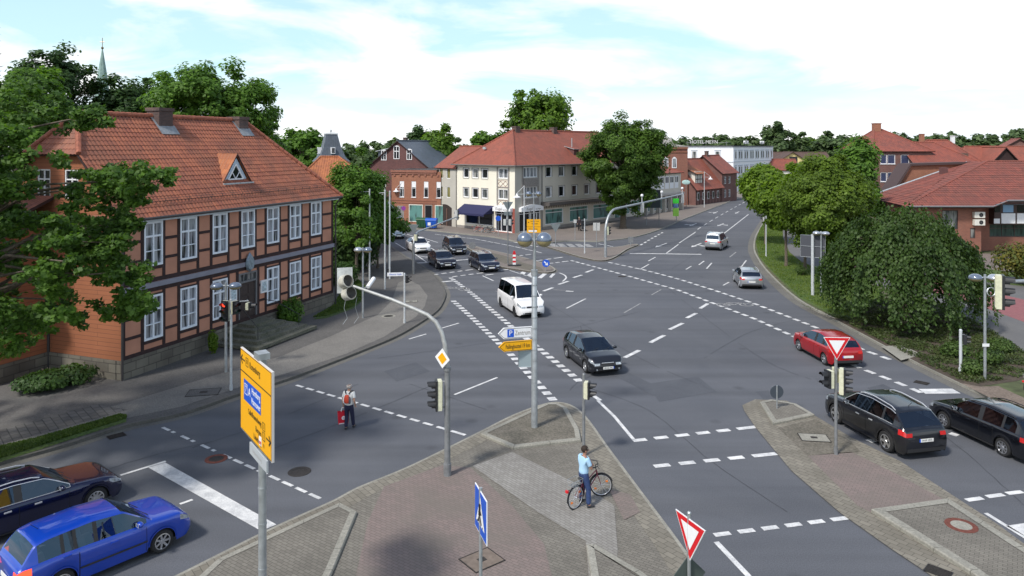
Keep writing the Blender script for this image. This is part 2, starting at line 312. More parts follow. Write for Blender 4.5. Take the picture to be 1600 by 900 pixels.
# ============================================================ SETTING
def struct(o): o['kind'] = 'structure'; return o
b = MB(); b.quad((-1500,-200,-.03),(1500,-200,-.03),(1500,3000,-.03),(-1500,3000,-.03)); struct(b.build('ground', earth))
rd = [G(*p) for p in [(-900,1100),(-900,840),(-150,700),(0,680),(233,640),(371,600),(560,540),(660,440),(600,395),(560,370),(520,352),(500,345),(560,340),(690,355),(840,360),(1000,340),(1150,300),(1225,300),(1230,330),(1230,400),(1260,440),(1400,520),(1560,600),(1700,640),(2600,900),(2600,1100)]]
b = MB(); b.poly([tuple(p) for p in rd]); struct(b.build('road', asphalt))
# slightly darker relaid patches and gutters are part of the carriageway
def sheet(name, pts, m, z=.004, px=True):
    b = MB(); q = [G(p[0], p[1], z) if px else Vector((p[0],p[1],z)) for p in pts]
    b.poly([(p.x,p.y,z) for p in q]); o = b.build(name, m)
    if o.data.polygons[0].normal.z < 0: o.data.flip_normals()
    return struct(o)
def smooth_line(pts, n=6):
    """Catmull-Rom through world points"""
    out = []; P_ = [pts[0]]+list(pts)+[pts[-1]]
    for i in range(1, len(P_)-2):
        a, b_, c, d = P_[i-1], P_[i], P_[i+1], P_[i+2]
        for k in range(n):
            t = k/n; out.append(.5*((2*b_)+(c-a)*t+(2*a-5*b_+4*c-d)*t*t+(3*b_-a-3*c+d)*t**3))
    out.append(pts[-1]); return out
def ribbon(pts, w0, w1, z):
    L_ = []; R_ = []
    for i, p in enumerate(pts):
        d = (pts[min(i+1,len(pts)-1)]-pts[max(i-1,0)]).normalized(); n = Vector((-d.y, d.x, 0))
        L_.append(Vector((p.x,p.y,z))+n*w0); R_.append(Vector((p.x,p.y,z))+n*w1)
    return L_, R_
def kerb(name, pts, w=.14, h=.12, m=None, side=1, gutter=.0, loop=False):
    """kerb stones along a line of world points, raised h, side=+1 grows to the left of travel"""
    A, B_ = ribbon(pts, 0, side*w, h); mb = MB()
    for i in range(len(pts)-1):
        j = i+1
        a0 = Vector((A[i].x,A[i].y,-.01)); a1 = Vector((A[j].x,A[j].y,-.01)); b0 = Vector((B_[i].x,B_[i].y,-.01)); b1 = Vector((B_[j].x,B_[j].y,-.01))
        mb.quad(a0,a1,A[j],A[i]); mb.quad(A[i],A[j],B_[j],B_[i]); mb.quad(b1,b0,B_[i],B_[j])
    o = struct(mb.build(name, m or concrete))
    if gutter:
        A2, B2 = ribbon(pts, -side*.003, -side*gutter, .005); mb = MB()
        for i in range(len(pts)-1): mb.quad(A2[i],A2[i+1],B2[i+1],B2[i])
        struct(mb.build('gutter', gutter_m))
    return o
def slab(name, edge, rest, m, h=.115, w=.14, side=1, gut=.35, km=None):
    """raised pavement: kerbed edge (pixels) + the rest of its outline"""
    e = smooth_line([G(*p) for p in edge], 5)
    kerb('kerb', e, w, h+.01, km, side, gut)
    A, B_ = ribbon(e, 0, side*w*.9, h)
    pts = [(p.x,p.y) for p in B_]+[(G(*p).x, G(*p).y) for p in rest]
    b = MB(); b.prism(pts, -.02, h); return struct(b.build(name, m))
left_edge = [(-600,880),(-200,775),(0,727),(100,700),(200,668),(284,650),(371,620),(449,596),(515,571),(568,550),(622,527),(664,502),(686,485),(696,466),(695,454),(688,441),(676,429),(655,415),(632,402),(612,388),(594,374),(578,363),(560,356)]
slab('pavement', left_edge, [(520,352),(400,352),(-300,420),(-1200,560),(-1500,800)], paving_dark, km=layered('kerb_dark', (.12,.115,.105), (.07,.068,.06), .8, 16, .85, .3, .2))
Z1 = .122
sheet('cycle_track', [(-300,772),(0,705),(190,655),(284,635),(371,606),(449,583),(540,553),(600,526),(650,495),(664,478),(668,462),(655,445),(636,436),(622,442),(612,470),(590,492),(520,524),(440,556),(330,588),(200,628),(0,682),(-300,745)], paving_strip, Z1)
sheet('tiled_path', [(-100,690),(0,672),(150,632),(200,640),(100,668),(0,695),(-100,722)], bricks('sidewalk_tiles',(.13,.125,.12),(.10,.095,.09),(.05,.05,.048),.4,.3,.02,.5,.9,.3,R(48),.3), Z1+.004)
# far pavement in front of the shops, and the island between slip lane and crossing
far_edge = [(1225,306),(1190,308),(1148,312),(1133,318),(1094,333),(1063,345),(1031,359),(993,370.6),(956,376),(933,378),(899,377),(872,378.5),(849,382),(825,383),(803,377.5),(770,371),(740,368),(717,365.5),(690,362.5),(653,358.5),(632,355),(600,352.5),(560,348),(520,345)]
slab('pavement', far_edge, [(480,335),(640,325),(800,318),(1000,300),(1060,288),(1240,288)], paving_far, gut=.3)
isl = smooth_line([G(*p) for p in [(851,386),(873,392.5),(893,399),(920,406),(938,408.5),(952,407),(965,401),(980,391),(997,383.5),(986,383),(965,387),(924,389),(880,387.5),(851,386)]],4)
kerb('kerb', isl, .14, .12, None, 1, .2)
b = MB(); b.prism([(p.x,p.y) for p in isl[:-1]], -.02, .112); struct(b.build('traffic_island', paving_far))
isl2 = smooth_line([G(*p) for p in [(724,384),(735,391.5),(756,403),(778,416.5),(800,421.5),(842,427),(860,427),(868,423.5),(860,417),(832,407.5),(800,399.5),(760,390.5),(738,385),(724,384)]],4)
kerb('kerb', isl2, .14, .12, None, 1, .2)
b = MB(); b.prism([(p.x,p.y) for p in isl2[:-1]], -.02, .112); struct(b.build('traffic_island', paving_far))
sheet('island_patch', [(752,391),(790,400),(812,407),(790,412),(770,404)], island_soil, .12)
sheet('island_patch', [(812,409),(845,418),(850,424),(820,421),(800,415)], island_soil, .12)
# right hand side: verge, footpath, bed
right_edge = [(1700,680),(1620,655),(1538,620),(1502,604),(1438,573),(1373,539.5),(1309,504),(1244,468.6),(1199,427),(1182,403),(1177,388),(1180,370),(1189,354),(1196,340),(1194,328),(1184,316),(1172,309)]
slab('verge', right_edge, [(1240,300),(1900,290),(2600,420),(2400,800)], earth, side=-1, gut=.55, w=.16)
grass_pts = [(1181,380),(1186,362),(1196,344),(1210,335),(1222,345),(1223,372),(1232,395),(1250,410),(1278,422),(1320,434),(1375,452),(1372,480),(1330,497),(1302,494),(1250,466),(1206,425),(1186,402)]
sheet('grass_verge', grass_pts, grass_m, Z1)
sheet('footpath', [(1223,345),(1224,372),(1234,394),(1252,408),(1280,420),(1322,431),(1380,449),(1460,470),(1540,512),(1610,555),(1700,600),(1900,690),(1900,560),(1700,470),(1600,447),(1480,420),(1380,395),(1330,372),(1290,350),(1260,335)], asphalt_path, Z1)
sheet('red_path', [(1270,368),(1276,392),(1300,410),(1345,426),(1420,445),(1520,474),(1600,503),(1760,560),(1760,515),(1600,468),(1500,446),(1420,424),(1350,402),(1310,380),(1290,362)], bricks('red_pavers',(.30,.115,.12),(.25,.09,.10),(.16,.07,.07),.21,.105,.006,.5,.9,.2,0,.25,soot=(.18,.1,.1)), Z1+.005)
sheet('grass_lawn', [(1530,440),(1600,447),(1900,520),(1900,430),(1600,415),(1540,418)], grass_m, Z1+.004)
sheet('red_forecourt', [(1530,396),(1530,418),(1600,428),(1900,470),(1900,400)], paving_red, Z1+.008)
bed = [(1225,470),(1302,497),(1330,500),(1370,470),(1460,472),(1540,514),(1608,558),(1625,580),(1590,595),(1530,604),(1500,598),(1437,568),(1372,534),(1308,500)]
sheet('planting_bed', bed, layered('bed_soil',(.075,.055,.04),(.04,.035,.025),1.2,12,.95,.6,.4), Z1+.004)
sheet('bare_soil', [(1500,598),(1530,604),(1560,603),(1640,640),(1640,668),(1560,628)], layered('dusty_soil',(.19,.15,.12),(.13,.10,.08),1.2,12,.95,.6,.3), Z1+.008)
sheet('concrete_slab', [(1377,541),(1410,539),(1441,554),(1408,563)], concrete, Z1+.014)
# ------------------------------------------------ traffic islands in front
ic = smooth_line([G(*p) for p in [(60,1010),(180,945),(270,903),(340,868),(429,824),(518,784),(560,762),(640,729),(740,680),(804,648),(853,631),(880,630),(902,639),(921,658),(951,700),(1004,771),(1061,847),(1095,897),(1160,1000)]],4)
b = MB(); b.poly([(p.x,p.y,.03) for p in ic]+[(3,10,.03),(-6,10,.03)])
o = struct(b.build('paved_island', paving_grey))
if o.data.polygons[0].normal.z < 0: o.data.flip_normals()
kerb('kerb', ic, .1, .034, concrete, -1, 0)
def band(name, pts, w, m, z):
    A, B_ = ribbon(pts, -.1, -w, z); mb = MB()
    for i in range(len(pts)-1): mb.quad(B_[i],B_[i+1],A[i+1],A[i])
    return struct(mb.build(name, m))
band('edge_paving', ic, .75, paving_edge, .036)
sheet('red_paving', [(600,760),(690,727),(735,730),(800,790),(850,850),(870,930),(600,960),(555,905),(575,815)], paving_red, .040)
sheet('red_paving', [(952,765),(985,772),(1000,800),(975,812)], paving_red, .048)
sheet('light_paving', [(738,728),(800,706),(930,770),(960,790),(965,860),(960,960),(925,960),(915,845),(840,800)], paving_light, .044)
def raised(name, pts, top, kw=.2, h=.13, z0=0.0):
    w_ = [G(*p) for p in pts]; a = sum(w_[i].x*w_[(i+1)%len(w_)].y-w_[(i+1)%len(w_)].x*w_[i].y for i in range(len(w_)))
    if a < 0: w_ = w_[::-1]
    n = len(w_); inn = []
    for i in range(n):
        p, q, r_ = w_[i-1], w_[i], w_[(i+1)%n]; d1 = (q-p).normalized(); d2 = (r_-q).normalized()
        n1_ = Vector((-d1.y,d1.x,0)); n2_ = Vector((-d2.y,d2.x,0)); bis = (n1_+n2_).normalized(); inn.append(q+bis*(kw/max(.4,bis.dot(n1_))))
    mb = MB()
    for i in range(n):
        j = (i+1)%n; L_ = (w_[j]-w_[i]).length; k = max(1, int(L_/1.0))
        for s_ in range(k):
            f0, f1 = s_/k+.006/L_, (s_+1)/k-.006/L_
            a0, a1 = w_[i].lerp(w_[j],f0), w_[i].lerp(w_[j],f1); b0, b1 = inn[i].lerp(inn[j],f0), inn[i].lerp(inn[j],f1)
            e = .02; ai0, ai1 = a0.lerp(b0,.12), a1.lerp(b1,.12); Zv = Vector((0,0,1))
            mb.quad(a0-Zv*.01,a1-Zv*.01,a1+Zv*(h-.03),a0+Zv*(h-.03)); mb.quad(a0+Zv*(h-.03),a1+Zv*(h-.03),ai1+Zv*h,ai0+Zv*h); mb.quad(ai0+Zv*h,ai1+Zv*h,b1+Zv*h,b0+Zv*h)
    struct(mb.build('kerb', concrete))
    b = MB(); b.prism([(p.x,p.y) for p in inn], -.02, h-.012); return struct(b.build(name, top))
raised('raised_island', [(750,682),(802,704),(860,697),(908,692),(905,675),(886,641),(872,634),(853,634)], island_soil)
raised('raised_island', [(200,1010),(340,880),(531,791),(558,805),(520,898),(470,1010)], paving_grey)
raised('raised_island', [(916,857),(929,856),(1000,898),(1060,940),(930,950)], paving_grey)
im = [G(*p) for p in [(1160,634),(1163,643),(1180,668),(1237,737),(1312,802),(1391,858),(1448,896),(1600,1010),(1900,1200),(2300,1200),(1800,960),(1600,851),(1558,820),(1482,771),(1407,722),(1331,685),(1274,651),(1229,627),(1180,625)]]
b = MB(); b.poly([(p.x,p.y,.03) for p in im]); o = struct(b.build('median_island', paving_edge))
if o.data.polygons[0].normal.z < 0: o.data.flip_normals()
sheet('red_paving', [(1262,712),(1330,706),(1400,740),(1480,783),(1362,801),(1340,790)], paving_red, .036)
sheet('grey_paving', [(1215,668),(1275,655),(1330,690),(1345,706),(1262,712)], island_soil, .036)
raised('raised_island', [(1187,632),(1205,628),(1244,635),(1273,652),(1208,666)], paving_grey)
raised('raised_island', [(1361,802),(1482,785),(1600,862),(1760,960),(1760,1090),(1620,980),(1516,900)], paving_grey, kw=.28, h=.15)
# ------------------------------------------------ painted markings
pm = MB(); pf = MB(); ZM = .010
def stroke(mb, a, b_, w, z=ZM):
    a = Vector((a[0],a[1],z)); b_ = Vector((b_[0],b_[1],z)); d = (b_-a).normalized(); n = Vector((-d.y,d.x,0))*w/2
    mb.add([a-n,b_-n,b_+n,a+n], [(0,1,2,3)])
def line(p, w=.12, mb=None):
    stroke(mb or pm, G(*p[:2]), G(*p[2:]), w)
def dashes(p, n, duty=.6, w=.12, mb=None, pattern=None):
    a, c = G(*p[:2]), G(*p[2:])
    for i in range(n):
        if pattern: f0, f1 = i/n, (i+pattern[i%len(pattern)])/n
        else: f0, f1 = i/n, (i+duty)/n
        if i == n-1: f1 = 1.0 if not pattern else f1
        stroke(mb or pm, a.lerp(c,f0), a.lerp(c,f1), w)
def pdash(pts, step=1.0, duty=.5, w=.5, mb=None, a0=0):
    q = [G(*p) for p in pts]; L_ = [0]
    for i in range(len(q)-1): L_.append(L_[-1]+(q[i+1]-q[i]).length)
    def at(s):
        for i in range(len(q)-1):
            if s <= L_[i+1]: return q[i].lerp(q[i+1], (s-L_[i])/(L_[i+1]-L_[i]))
        return q[-1]
    s = a0
    while s < L_[-1]-step*.4: stroke(mb or pm, at(s), at(min(L_[-1], s+step*duty)), w); s += step
def pfill(pts, mb=None): (mb or pm).poly([(G(*p).x,G(*p).y,ZM) for p in pts][::-1])
dashes((254,668,506,782), 14, .6, .13, pattern=[.75,.3,.75,.3,.75,.3,.75,.75,.75,.75,.75,.75,.75,.75])
pfill([(232,731),(258,723),(432,820),(408,830)]); line((188,743,259,721)); line((281,788,301,781))
dashes((463,602,727,680), 14, .68, .16); line((710,617,777,590)); line((639,530,666,522)); line((690,513,717,505))
pdash([(708,470),(740,498.6),(800,556),(865,626)], .78, .55, .38); pdash([(704,434),(740,461),(796,508),(840,543),(912,601)], .78, .55, .38)
for s in range(6):
    pass
line((934,626,960,651),.14); line((960,651,990,687),.14); line((928,619,938,626),.2)
dashes((989,689,1183,667), 6, .62, .25); dashes((1022,729,1213,709), 5, .62, .25); dashes((1116,836.5,1334,808), 6, .66, .2); line((1119,847,1170,901),.16)
for p in [(976,559,999,547.5),(1016,535.5,1038,524),(1046,515,1067,505),(1073,497,1088,489.5),(1094,482,1106,474.5)]: line(p,.25)
line((885,482,915,467),.13); line((975,489,1001,474),.1,pf); line((1018,461,1033,452.5),.1,pf)
pdash([(892,407),(975,429.5),(1060,453.5),(1120,476),(1180,498.6),(1240,525.7),(1343,575),(1400,597),(1454,620)], .95, .62, .28)
pdash([(951,410),(1005,421.5),(1060,436),(1120,455),(1180,475),(1273,511),(1349,547),(1402,566)], .95, .62, .28)
pfill([(1435,608),(1488,607.5),(1501,615),(1446,615.5)])
line((1357,690,1377,686),.3); line((1484,677,1497,681),.3)
for p in [(1510,782,1535,778.5),(1542,776.5,1568,773),(1573,771.5,1598,768.5),(1604,767,1630,763.5)]: line(p,.2)
line((1540,802,1640,864),.14); pfill([(1572,822),(1640,812),(1700,842),(1640,860)])
pdash([(1001,383),(1018,373),(1036,363)], 2.0, .5, .25); line((984,396,1096,397.5),.4)
line((1041,396,1060,382),.14); line((1061,380,1087,362.5),.14)
pdash([(1090,358.5),(1107,347.5),(1124,337.5),(1148,324),(1165,315)], 5.5, .5, .14)
line((1131,365,1169.5,335),.14); line((1000,421,1014,413),.13); line((1013,408,1024,402),.13); line((1100,408,1092,414),.13)
line((1112,411,1104,420),.13); line((1150,394,1140,402),.12,pf)
line((1116,386,1127,377),.13); line((1072,421,1080,416),.12); line((1130,446,1139,441),.12); line((1157,419,1166,407),.12)
line((618,379.6,637,391.5),.13); line((649,397.5,668.5,411),.13); line((651.6,411,668,410.4),.35); line((661.5,372,684,379),.13); line((668,385,684,393.5),.13)
line((636,366,648,370),.12); line((640,377,650,381),.12); line((711,407.3,734,405),.35); dashes((677,429.5,739,421), 5, .6, .25); dashes((707,432.5,757,426), 4, .6, .25)
line((758,430,771,428.5),.25); line((782,422.5,794,421),.25); line((691,440.5,708,439),.35); line((754,431,771,438.8),.14); 
pdash([(679.5,366),(740,373),(800,384.5),(850,396)], 1.4, .86, .16); pdash([(803,378.5),(828,383.5),(848,387)], 3, .6, .2)
dashes((803,400.5,830,397.5), 3, .55, .25); dashes((838,407.5,879,402), 3, .65, .25); dashes((858,411.8,888,408), 3, .6, .25)
line((796,422.5,832,434),.12); pfill([(811,428),(816,424.5),(822,426),(818,430)]); pfill([(822,431.5),(830,425),(838,426.5),(832,433.5)]); pfill([(840,434),(848,427.5),(855,428),(846,435)]); pfill([(858,433),(863,427.5),(868,428),(862,434)])
ar = smooth_line([G(*p) for p in [(874,426.5),(882,430),(884.5,434.5),(879,440)]],5)
for i in range(len(ar)-1): stroke(pm, ar[i], ar[i+1], .14)
line((873,444.5,888,439.5),.25); line((895.5,434,909,429.8),.25); line((915,425.8,927,421.5),.25); line((849,455,864,449.5),.25); line((864,452.6,895,455),.1,pf); line((884,455,896,455.5),.3)
for i, q in enumerate([(857,380.5),(870,380.8),(884,381),(898,381.2),(911,381.4)]):   # zebra over the slip lane
    pfill([(q[0],q[1]),(q[0]+9,q[1]+.2),(q[0]+17,386),(q[0]+6,386)], pf)
line((935,381,958,385.5),.18)
def arrow(px, py, ang, s=1.0, turn=0):
    """painted lane arrow, ang world heading in degrees"""
    T = Matrix.Translation(G(px,py,ZM)) @ Matrix.Rotation(R(ang),4,'Z') @ Matrix.Scale(s,4)
    pm.add([(-2,-.09,0),(.6,-.09,0),(.6,.09,0),(-2,.09,0)], [(0,1,2,3)], 0, T); pm.add([(.6,-.32,0),(2,0,0),(.6,.32,0)], [(0,1,2)], 0, T)
    if turn: pm.add([(-.6,.09*turn,0),(-.2,.09*turn,0),(.3,.7*turn,0),(.0,.8*turn,0)], [(0,1,2,3)][::1], 0, T); pm.add([(-.25,.95*turn,.0),(.55,.5*turn,0),(.7,1.15*turn,0)], [(0,1,2)], 0, T)
arrow(1033,383,-120); arrow(1083,351,-118,1,-1); arrow(1118,332,-116,1,-1); arrow(1126,351,-118,1,1); arrow(1152,332,-116); arrow(1088,383,-120,1,1)
arrow(668,402,-45,.8,1); arrow(776,455,-52,.1)
def bikemark(px, py, ang, s=1):
    T = Matrix.Translation(G(px,py,ZM)) @ Matrix.Rotation(R(ang),4,'Z') @ Matrix.Scale(s,4)
    for cx in (-.5,.5):
        for k in range(12):
            a0, a1 = k*math.pi/6, (k+1)*math.pi/6
            pf.add([(cx+.24*math.cos(a0),.24*math.sin(a0),0),(cx+.32*math.cos(a0),.32*math.sin(a0),0),(cx+.32*math.cos(a1),.32*math.sin(a1),0),(cx+.24*math.cos(a1),.24*math.sin(a1),0)], [(0,1,2,3)], 0, T)
    for a, c in (((-.5,0),(-.2,.4)),((-.2,.4),(.35,.4)),((.35,.4),(.5,0)),((-.2,.4),(0,0)),((0,0),(.35,.4)),((-.5,0),(0,0))):
        a = Vector((*a,0)); c = Vector((*c,0)); n = (c-a).normalized(); n = Vector((-n.y,n.x,0))*.035; pf.add([a-n,c-n,c+n,a+n], [(0,1,2,3)], 0, T)
bikemark(712,451,-25,1.5); bikemark(1148,476,0,1.6)
for mb, nm, m in ((pm,'road_markings',white_line),(pf,'faded_markings',white_faint)):
    o = struct(mb.build(nm, m)); me = o.data
    bm = bmesh.new(); bm.from_mesh(me)
    for f in bm.faces:
        if f.normal.z < 0: f.normal_flip()
    bm.to_mesh(me); bm.free()
# tar seams, cracks and relaid strips in the asphalt
tar = plain('tar_seam', (.038,.041,.05), .8); patchm = layered('asphalt_patch', (.070,.076,.090), (.098,.104,.118), .5, 26, .9, .3, .2)
rs_ = random.Random(8); cm = MB()
for pts in ([(590,560),(700,545),(860,520),(1000,487)],[(830,460),(900,500),(1000,560),(1090,600)],[(640,600),(760,640)],[(900,600),(1010,640),(1110,720),(1230,800)],[(1020,430),(1080,480),(1190,560),(1290,600)],[(1100,560),(1170,520),(1240,500)],[(300,700),(420,660),(560,600)],[(430,700),(560,650),(680,600)],[(1420,640),(1500,700),(1600,790)],[(1050,420),(1160,350)],[(890,610),(905,596),(930,585)],[(100,760),(210,720),(330,690)]):
    w_ = smooth_line([G(*p) for p in pts], 10)
    for i in range(1,len(w_)-1): w_[i] = w_[i]+Vector((rs_.uniform(-.025,.025),rs_.uniform(-.025,.025),0))
    for i in range(len(w_)-1):
        if rs_.random() < .93: stroke(cm, w_[i], w_[i+1], rs_.uniform(.015,.03), .0065)
o = struct(cm.build('tar_seams', tar))
sheet('asphalt_patch', [(600,580),(650,566),(672,580),(620,596)], patchm, .005); sheet('asphalt_patch', [(1010,600),(1090,588),(1120,612),(1030,628)], patchm, .005); sheet('asphalt_patch', [(905,545),(1040,610),(1020,618),(893,552)], patchm, .0055)
sheet('asphalt_patch', [(1380,600),(1430,625),(1400,634),(1355,606)], patchm, .005); sheet('asphalt_patch', [(1200,610),(1290,680),(1268,690),(1180,612)], patchm, .005)
# ------------------------------------------------ manholes, gullies
iron = plain('cast_iron', (.05,.045,.042), .7, .5, vary=.3, scale=20, bump=.4); rusty = plain('rusty_iron', (.16,.05,.035), .85, .2, vary=.35, scale=12, bump=.4)
def manhole(px, py, z, label, r=.35, m=iron, mc_=iron):
    b = MB(); b.lathe([(r*.66,.0),(r*.66,.012),(r,.012),(r+.005,.0)], 28, mi=0); b.lathe([(.001,.006),(r*.655,.008)], 28, mi=1)
    tag(b.build('manhole_cover', [m, mc_], loc=G(px,py,z)), label, 'manhole cover')
manhole(338,717,.004,'round rusty brown manhole cover in the left road near the dashed crossing line', .38, rusty)
manhole(468,737,.004,'round worn manhole cover in the left road behind the big yellow sign', .38)
manhole(1502,821,.138,'rust red ring manhole cover with grey centre on the paved median island', .42, rusty, concrete)
manhole(607,494,.124,'round manhole cover on the left pavement below the curved mast arm', .45, concrete, iron)
manhole(972,432,.004,'small round manhole cover beside the dotted cycle crossing in mid junction', .35)
def plate(px, py, z, w_, d, rz, label, m=concrete, hole=True):
    b = MB(); b.bx(-w_/2,w_/2,-d/2,d/2,0,.012,0)
    b.bx(-w_/2-.03,-w_/2,-d/2-.03,d/2+.03,0,.016,1); b.bx(w_/2,w_/2+.03,-d/2-.03,d/2+.03,0,.016,1); b.bx(-w_/2,w_/2,-d/2-.03,-d/2,0,.016,1); b.bx(-w_/2,w_/2,d/2,d/2+.03,0,.016,1)
    if hole: b.bx(-w_*.12,w_*.12,-d*.12,d*.12,.012,.02,1)
    tag(b.build('access_cover', [m, iron], loc=G(px,py,z), rotz=R(rz)), label, 'access cover')
plate(753,875,.046,.9,.75,38,'square brown access cover at the foot of the pedestrian crossing sign', plain('cover_brown',(.17,.135,.11),.9,vary=.2))
plate(1272,684,.042,1.0,.7,-8,'rectangular concrete access cover in front of the dark SUV on the median')
plate(318,613,.124,1.3,.9,12,'rectangular dark framed access cover on the pavement by the left house',paving_dark)
plate(642,471,.124,.9,.6,12,'small rectangular access cover behind the street name post')
def gully(px, py, rz, label, z=.006):
    b = MB(); b.bx(-.3,.3,-.22,.22,0,.006,1)
    for k in range(7): b.bx(-.28,.28,-.2+k*.06,-.17+k*.06,.006,.02,0)
    tag(b.build('gully_grate', [iron, black_m], loc=G(px,py,z), rotz=R(rz)), label, 'drain grate')
gully(182,681,45,'iron drain grate at the left kerb beside the grass strip'); gully(1466,893,-45,'iron drain grate at the kerb of the median island', .036)
gully(1440,598,-45,'iron drain grate in the right gutter by the weeping tree')
# ============================================================ BUILDINGS
roof_old = tiles('old_clay_tiles', (.34,.115,.065), (.23,.08,.052), (.085,.06,.05), .24, .34, 1.0, .6)
roof_red = tiles('red_clay_tiles', (.31,.088,.055), (.24,.072,.048), (.12,.055,.04), .24, .33, .8, .5)
roof_dkred = tiles('dark_red_tiles', (.29,.080,.052), (.21,.062,.045), (.11,.055,.045), .26, .34, 1.0, .55); dkred_body = tiles('dark_red_tile_body', (.28,.085,.06), (.19,.062,.05), (.10,.06,.05), .30, .40, .0, .6)
roof_orange = tiles('orange_tiles', (.46,.16,.06), (.33,.11,.05), (.15,.08,.05), .24, .34, .9, .4)
roof_brown = tiles('brown_tiles', (.12,.07,.055), (.09,.055,.045), (.06,.05,.045), .26, .34, .8, .4)
roof_slate = tiles('slate_tiles', (.095,.115,.145), (.075,.09,.115), (.06,.07,.07), .3, .3, .25, .4, .45)
terracotta = plain('terracotta_plaster', (.50,.24,.16), .9, vary=.13, scale=.9, bump=.12)
terr_side = bricks('terracotta_boards', (.34,.125,.06), (.30,.11,.05), (.17,.065,.035), 3.0, .2, .012, .5, .85, .3, 0, .2, soot=(.15,.05,.03))
timber_m = plain('dark_timber', (.035,.017,.017), .8, vary=.3, scale=3, bump=.3)
fascia_m = plain('grey_blue_boards', (.52,.57,.62), .7, vary=.12, scale=2)
band_m = plain('grey_violet_band', (.24,.24,.29), .7, vary=.12, scale=2)
stone_m = bricks('field_stone', (.20,.185,.15), (.13,.12,.10), (.09,.08,.07), .75, .42, .02, .37, .95, .9, 0, .4)
gl_curt = glassy('glass_with_curtain', (.012,.015,.02), .05, (.34,.36,.39), 7, .6)
gl_dark = glassy('dark_window_glass', (.012,.014,.018), .04)
gl_grey = glassy('grey_window_glass', (.05,.06,.065), .06, (.28,.28,.27), 2.5, .2)
gl_shop = glassy('teal_shop_glass', (.05,.075,.07), .08, (.12,.27,.25), 1.5, .9)
red_brick = bricks('red_brick', (.33,.115,.07), (.26,.09,.06), (.22,.17,.14), .25, .085, .010, .5, .85, .3, 0, .35, soot=(.16,.06,.045))
orange_brick = bricks('orange_brick', (.36,.145,.085), (.30,.115,.065), (.23,.14,.10), .25, .085, .010, .5, .85, .3, 0, .3, soot=(.2,.08,.05))
dark_brick = bricks('dark_brick', (.165,.06,.055), (.12,.045,.045), (.12,.09,.085), .25, .085, .010, .5, .85, .3, 0, .3)
brown_brick = bricks('brown_brick', (.20,.09,.075), (.16,.07,.06), (.17,.12,.11), .25, .085, .010, .5, .85, .3, 0, .3)
chim_brick = bricks('chimney_brick', (.17,.10,.085), (.10,.065,.06), (.11,.10,.095), .25, .085, .012, .5, .9, .5, 0, .6)
cream_pl = plain('cream_plaster', (.80,.76,.64), .9, vary=.05, scale=.5)
beige_pl = plain('beige_plaster', (.62,.58,.50), .9, vary=.06, scale=.5)
grey_pl = plain('grey_plaster', (.46,.44,.39), .9, vary=.06, scale=.5)
grey_trim = plain('grey_trim', (.28,.26,.24), .8, vary=.1)
lead_m = plain('lead_flashing', (.45,.48,.50), .5, .3, vary=.15)
gutter_pipe = plain('dark_gutter', (.06,.055,.055), .5, .2)
Rz = lambda a: Matrix.Rotation(a, 4, 'Z')
class Face:
    """a wall plane inside a building's local frame: o origin, a along, n outward"""
    def __init__(s, o, a, n): s.o, s.a, s.n = Vector(o), Vector(a), Vector(n)
    def p(s, u, d, z): return s.o+s.a*u+s.n*d+Vector((0,0,z))
    def box(s, mb, u0, u1, z0, z1, d0, d1, mi=0):
        q = [s.p(u0,d0,z0),s.p(u1,d0,z0),s.p(u1,d1,z0),s.p(u0,d1,z0),s.p(u0,d0,z1),s.p(u1,d0,z1),s.p(u1,d1,z1),s.p(u0,d1,z1)]
        fs = [(0,1,2,3),(7,6,5,4),(4,5,1,0),(5,6,2,1),(6,7,3,2),(7,4,0,3)]
        if s.a.cross(s.n).z < 0: fs = [f[::-1] for f in fs]
        fs = [f[::-1] for f in fs]
        # orientation is fixed afterwards by recalc
        mb.add(q, fs, mi)
def wall(mb, F, u0, u1, z0, z1, ops=(), mi=0, rev=.14, gable=None):
    """wall sheet with real openings and reveals"""
    us = sorted({u0,u1,*[x for o in ops for x in o[:2]]}); zs = sorted({z0,z1,*[x for o in ops for x in o[2:4]]})
    flip = F.a.cross(Vector((0,0,1))).dot(F.n) < 0
    def q(a,b,c,d): mb.add([a,b,c,d], [(0,1,2,3)[::-1] if flip else (0,1,2,3)], mi)
    for i in range(len(us)-1):
        for j in range(len(zs)-1):
            cu, cz = (us[i]+us[i+1])/2, (zs[j]+zs[j+1])/2
            if any(o[0] < cu < o[1] and o[2] < cz < o[3] for o in ops): continue
            q(F.p(us[i],0,zs[j]),F.p(us[i+1],0,zs[j]),F.p(us[i+1],0,zs[j+1]),F.p(us[i],0,zs[j+1]))
    for (a,b,c,d) in [o[:4] for o in ops]:
        q(F.p(a,0,c),F.p(b,0,c),F.p(b,-rev,c),F.p(a,-rev,c)); q(F.p(a,-rev,d),F.p(b,-rev,d),F.p(b,0,d),F.p(a,0,d))
        q(F.p(a,0,c),F.p(a,-rev,c),F.p(a,-rev,d),F.p(a,0,d)); q(F.p(b,-rev,c),F.p(b,0,c),F.p(b,0,d),F.p(b,-rev,d))
def recalc(o):
    bm = bmesh.new(); bm.from_mesh(o.data); bmesh.ops.recalc_face_normals(bm, faces=bm.faces); bm.to_mesh(o.data); bm.free(); return o
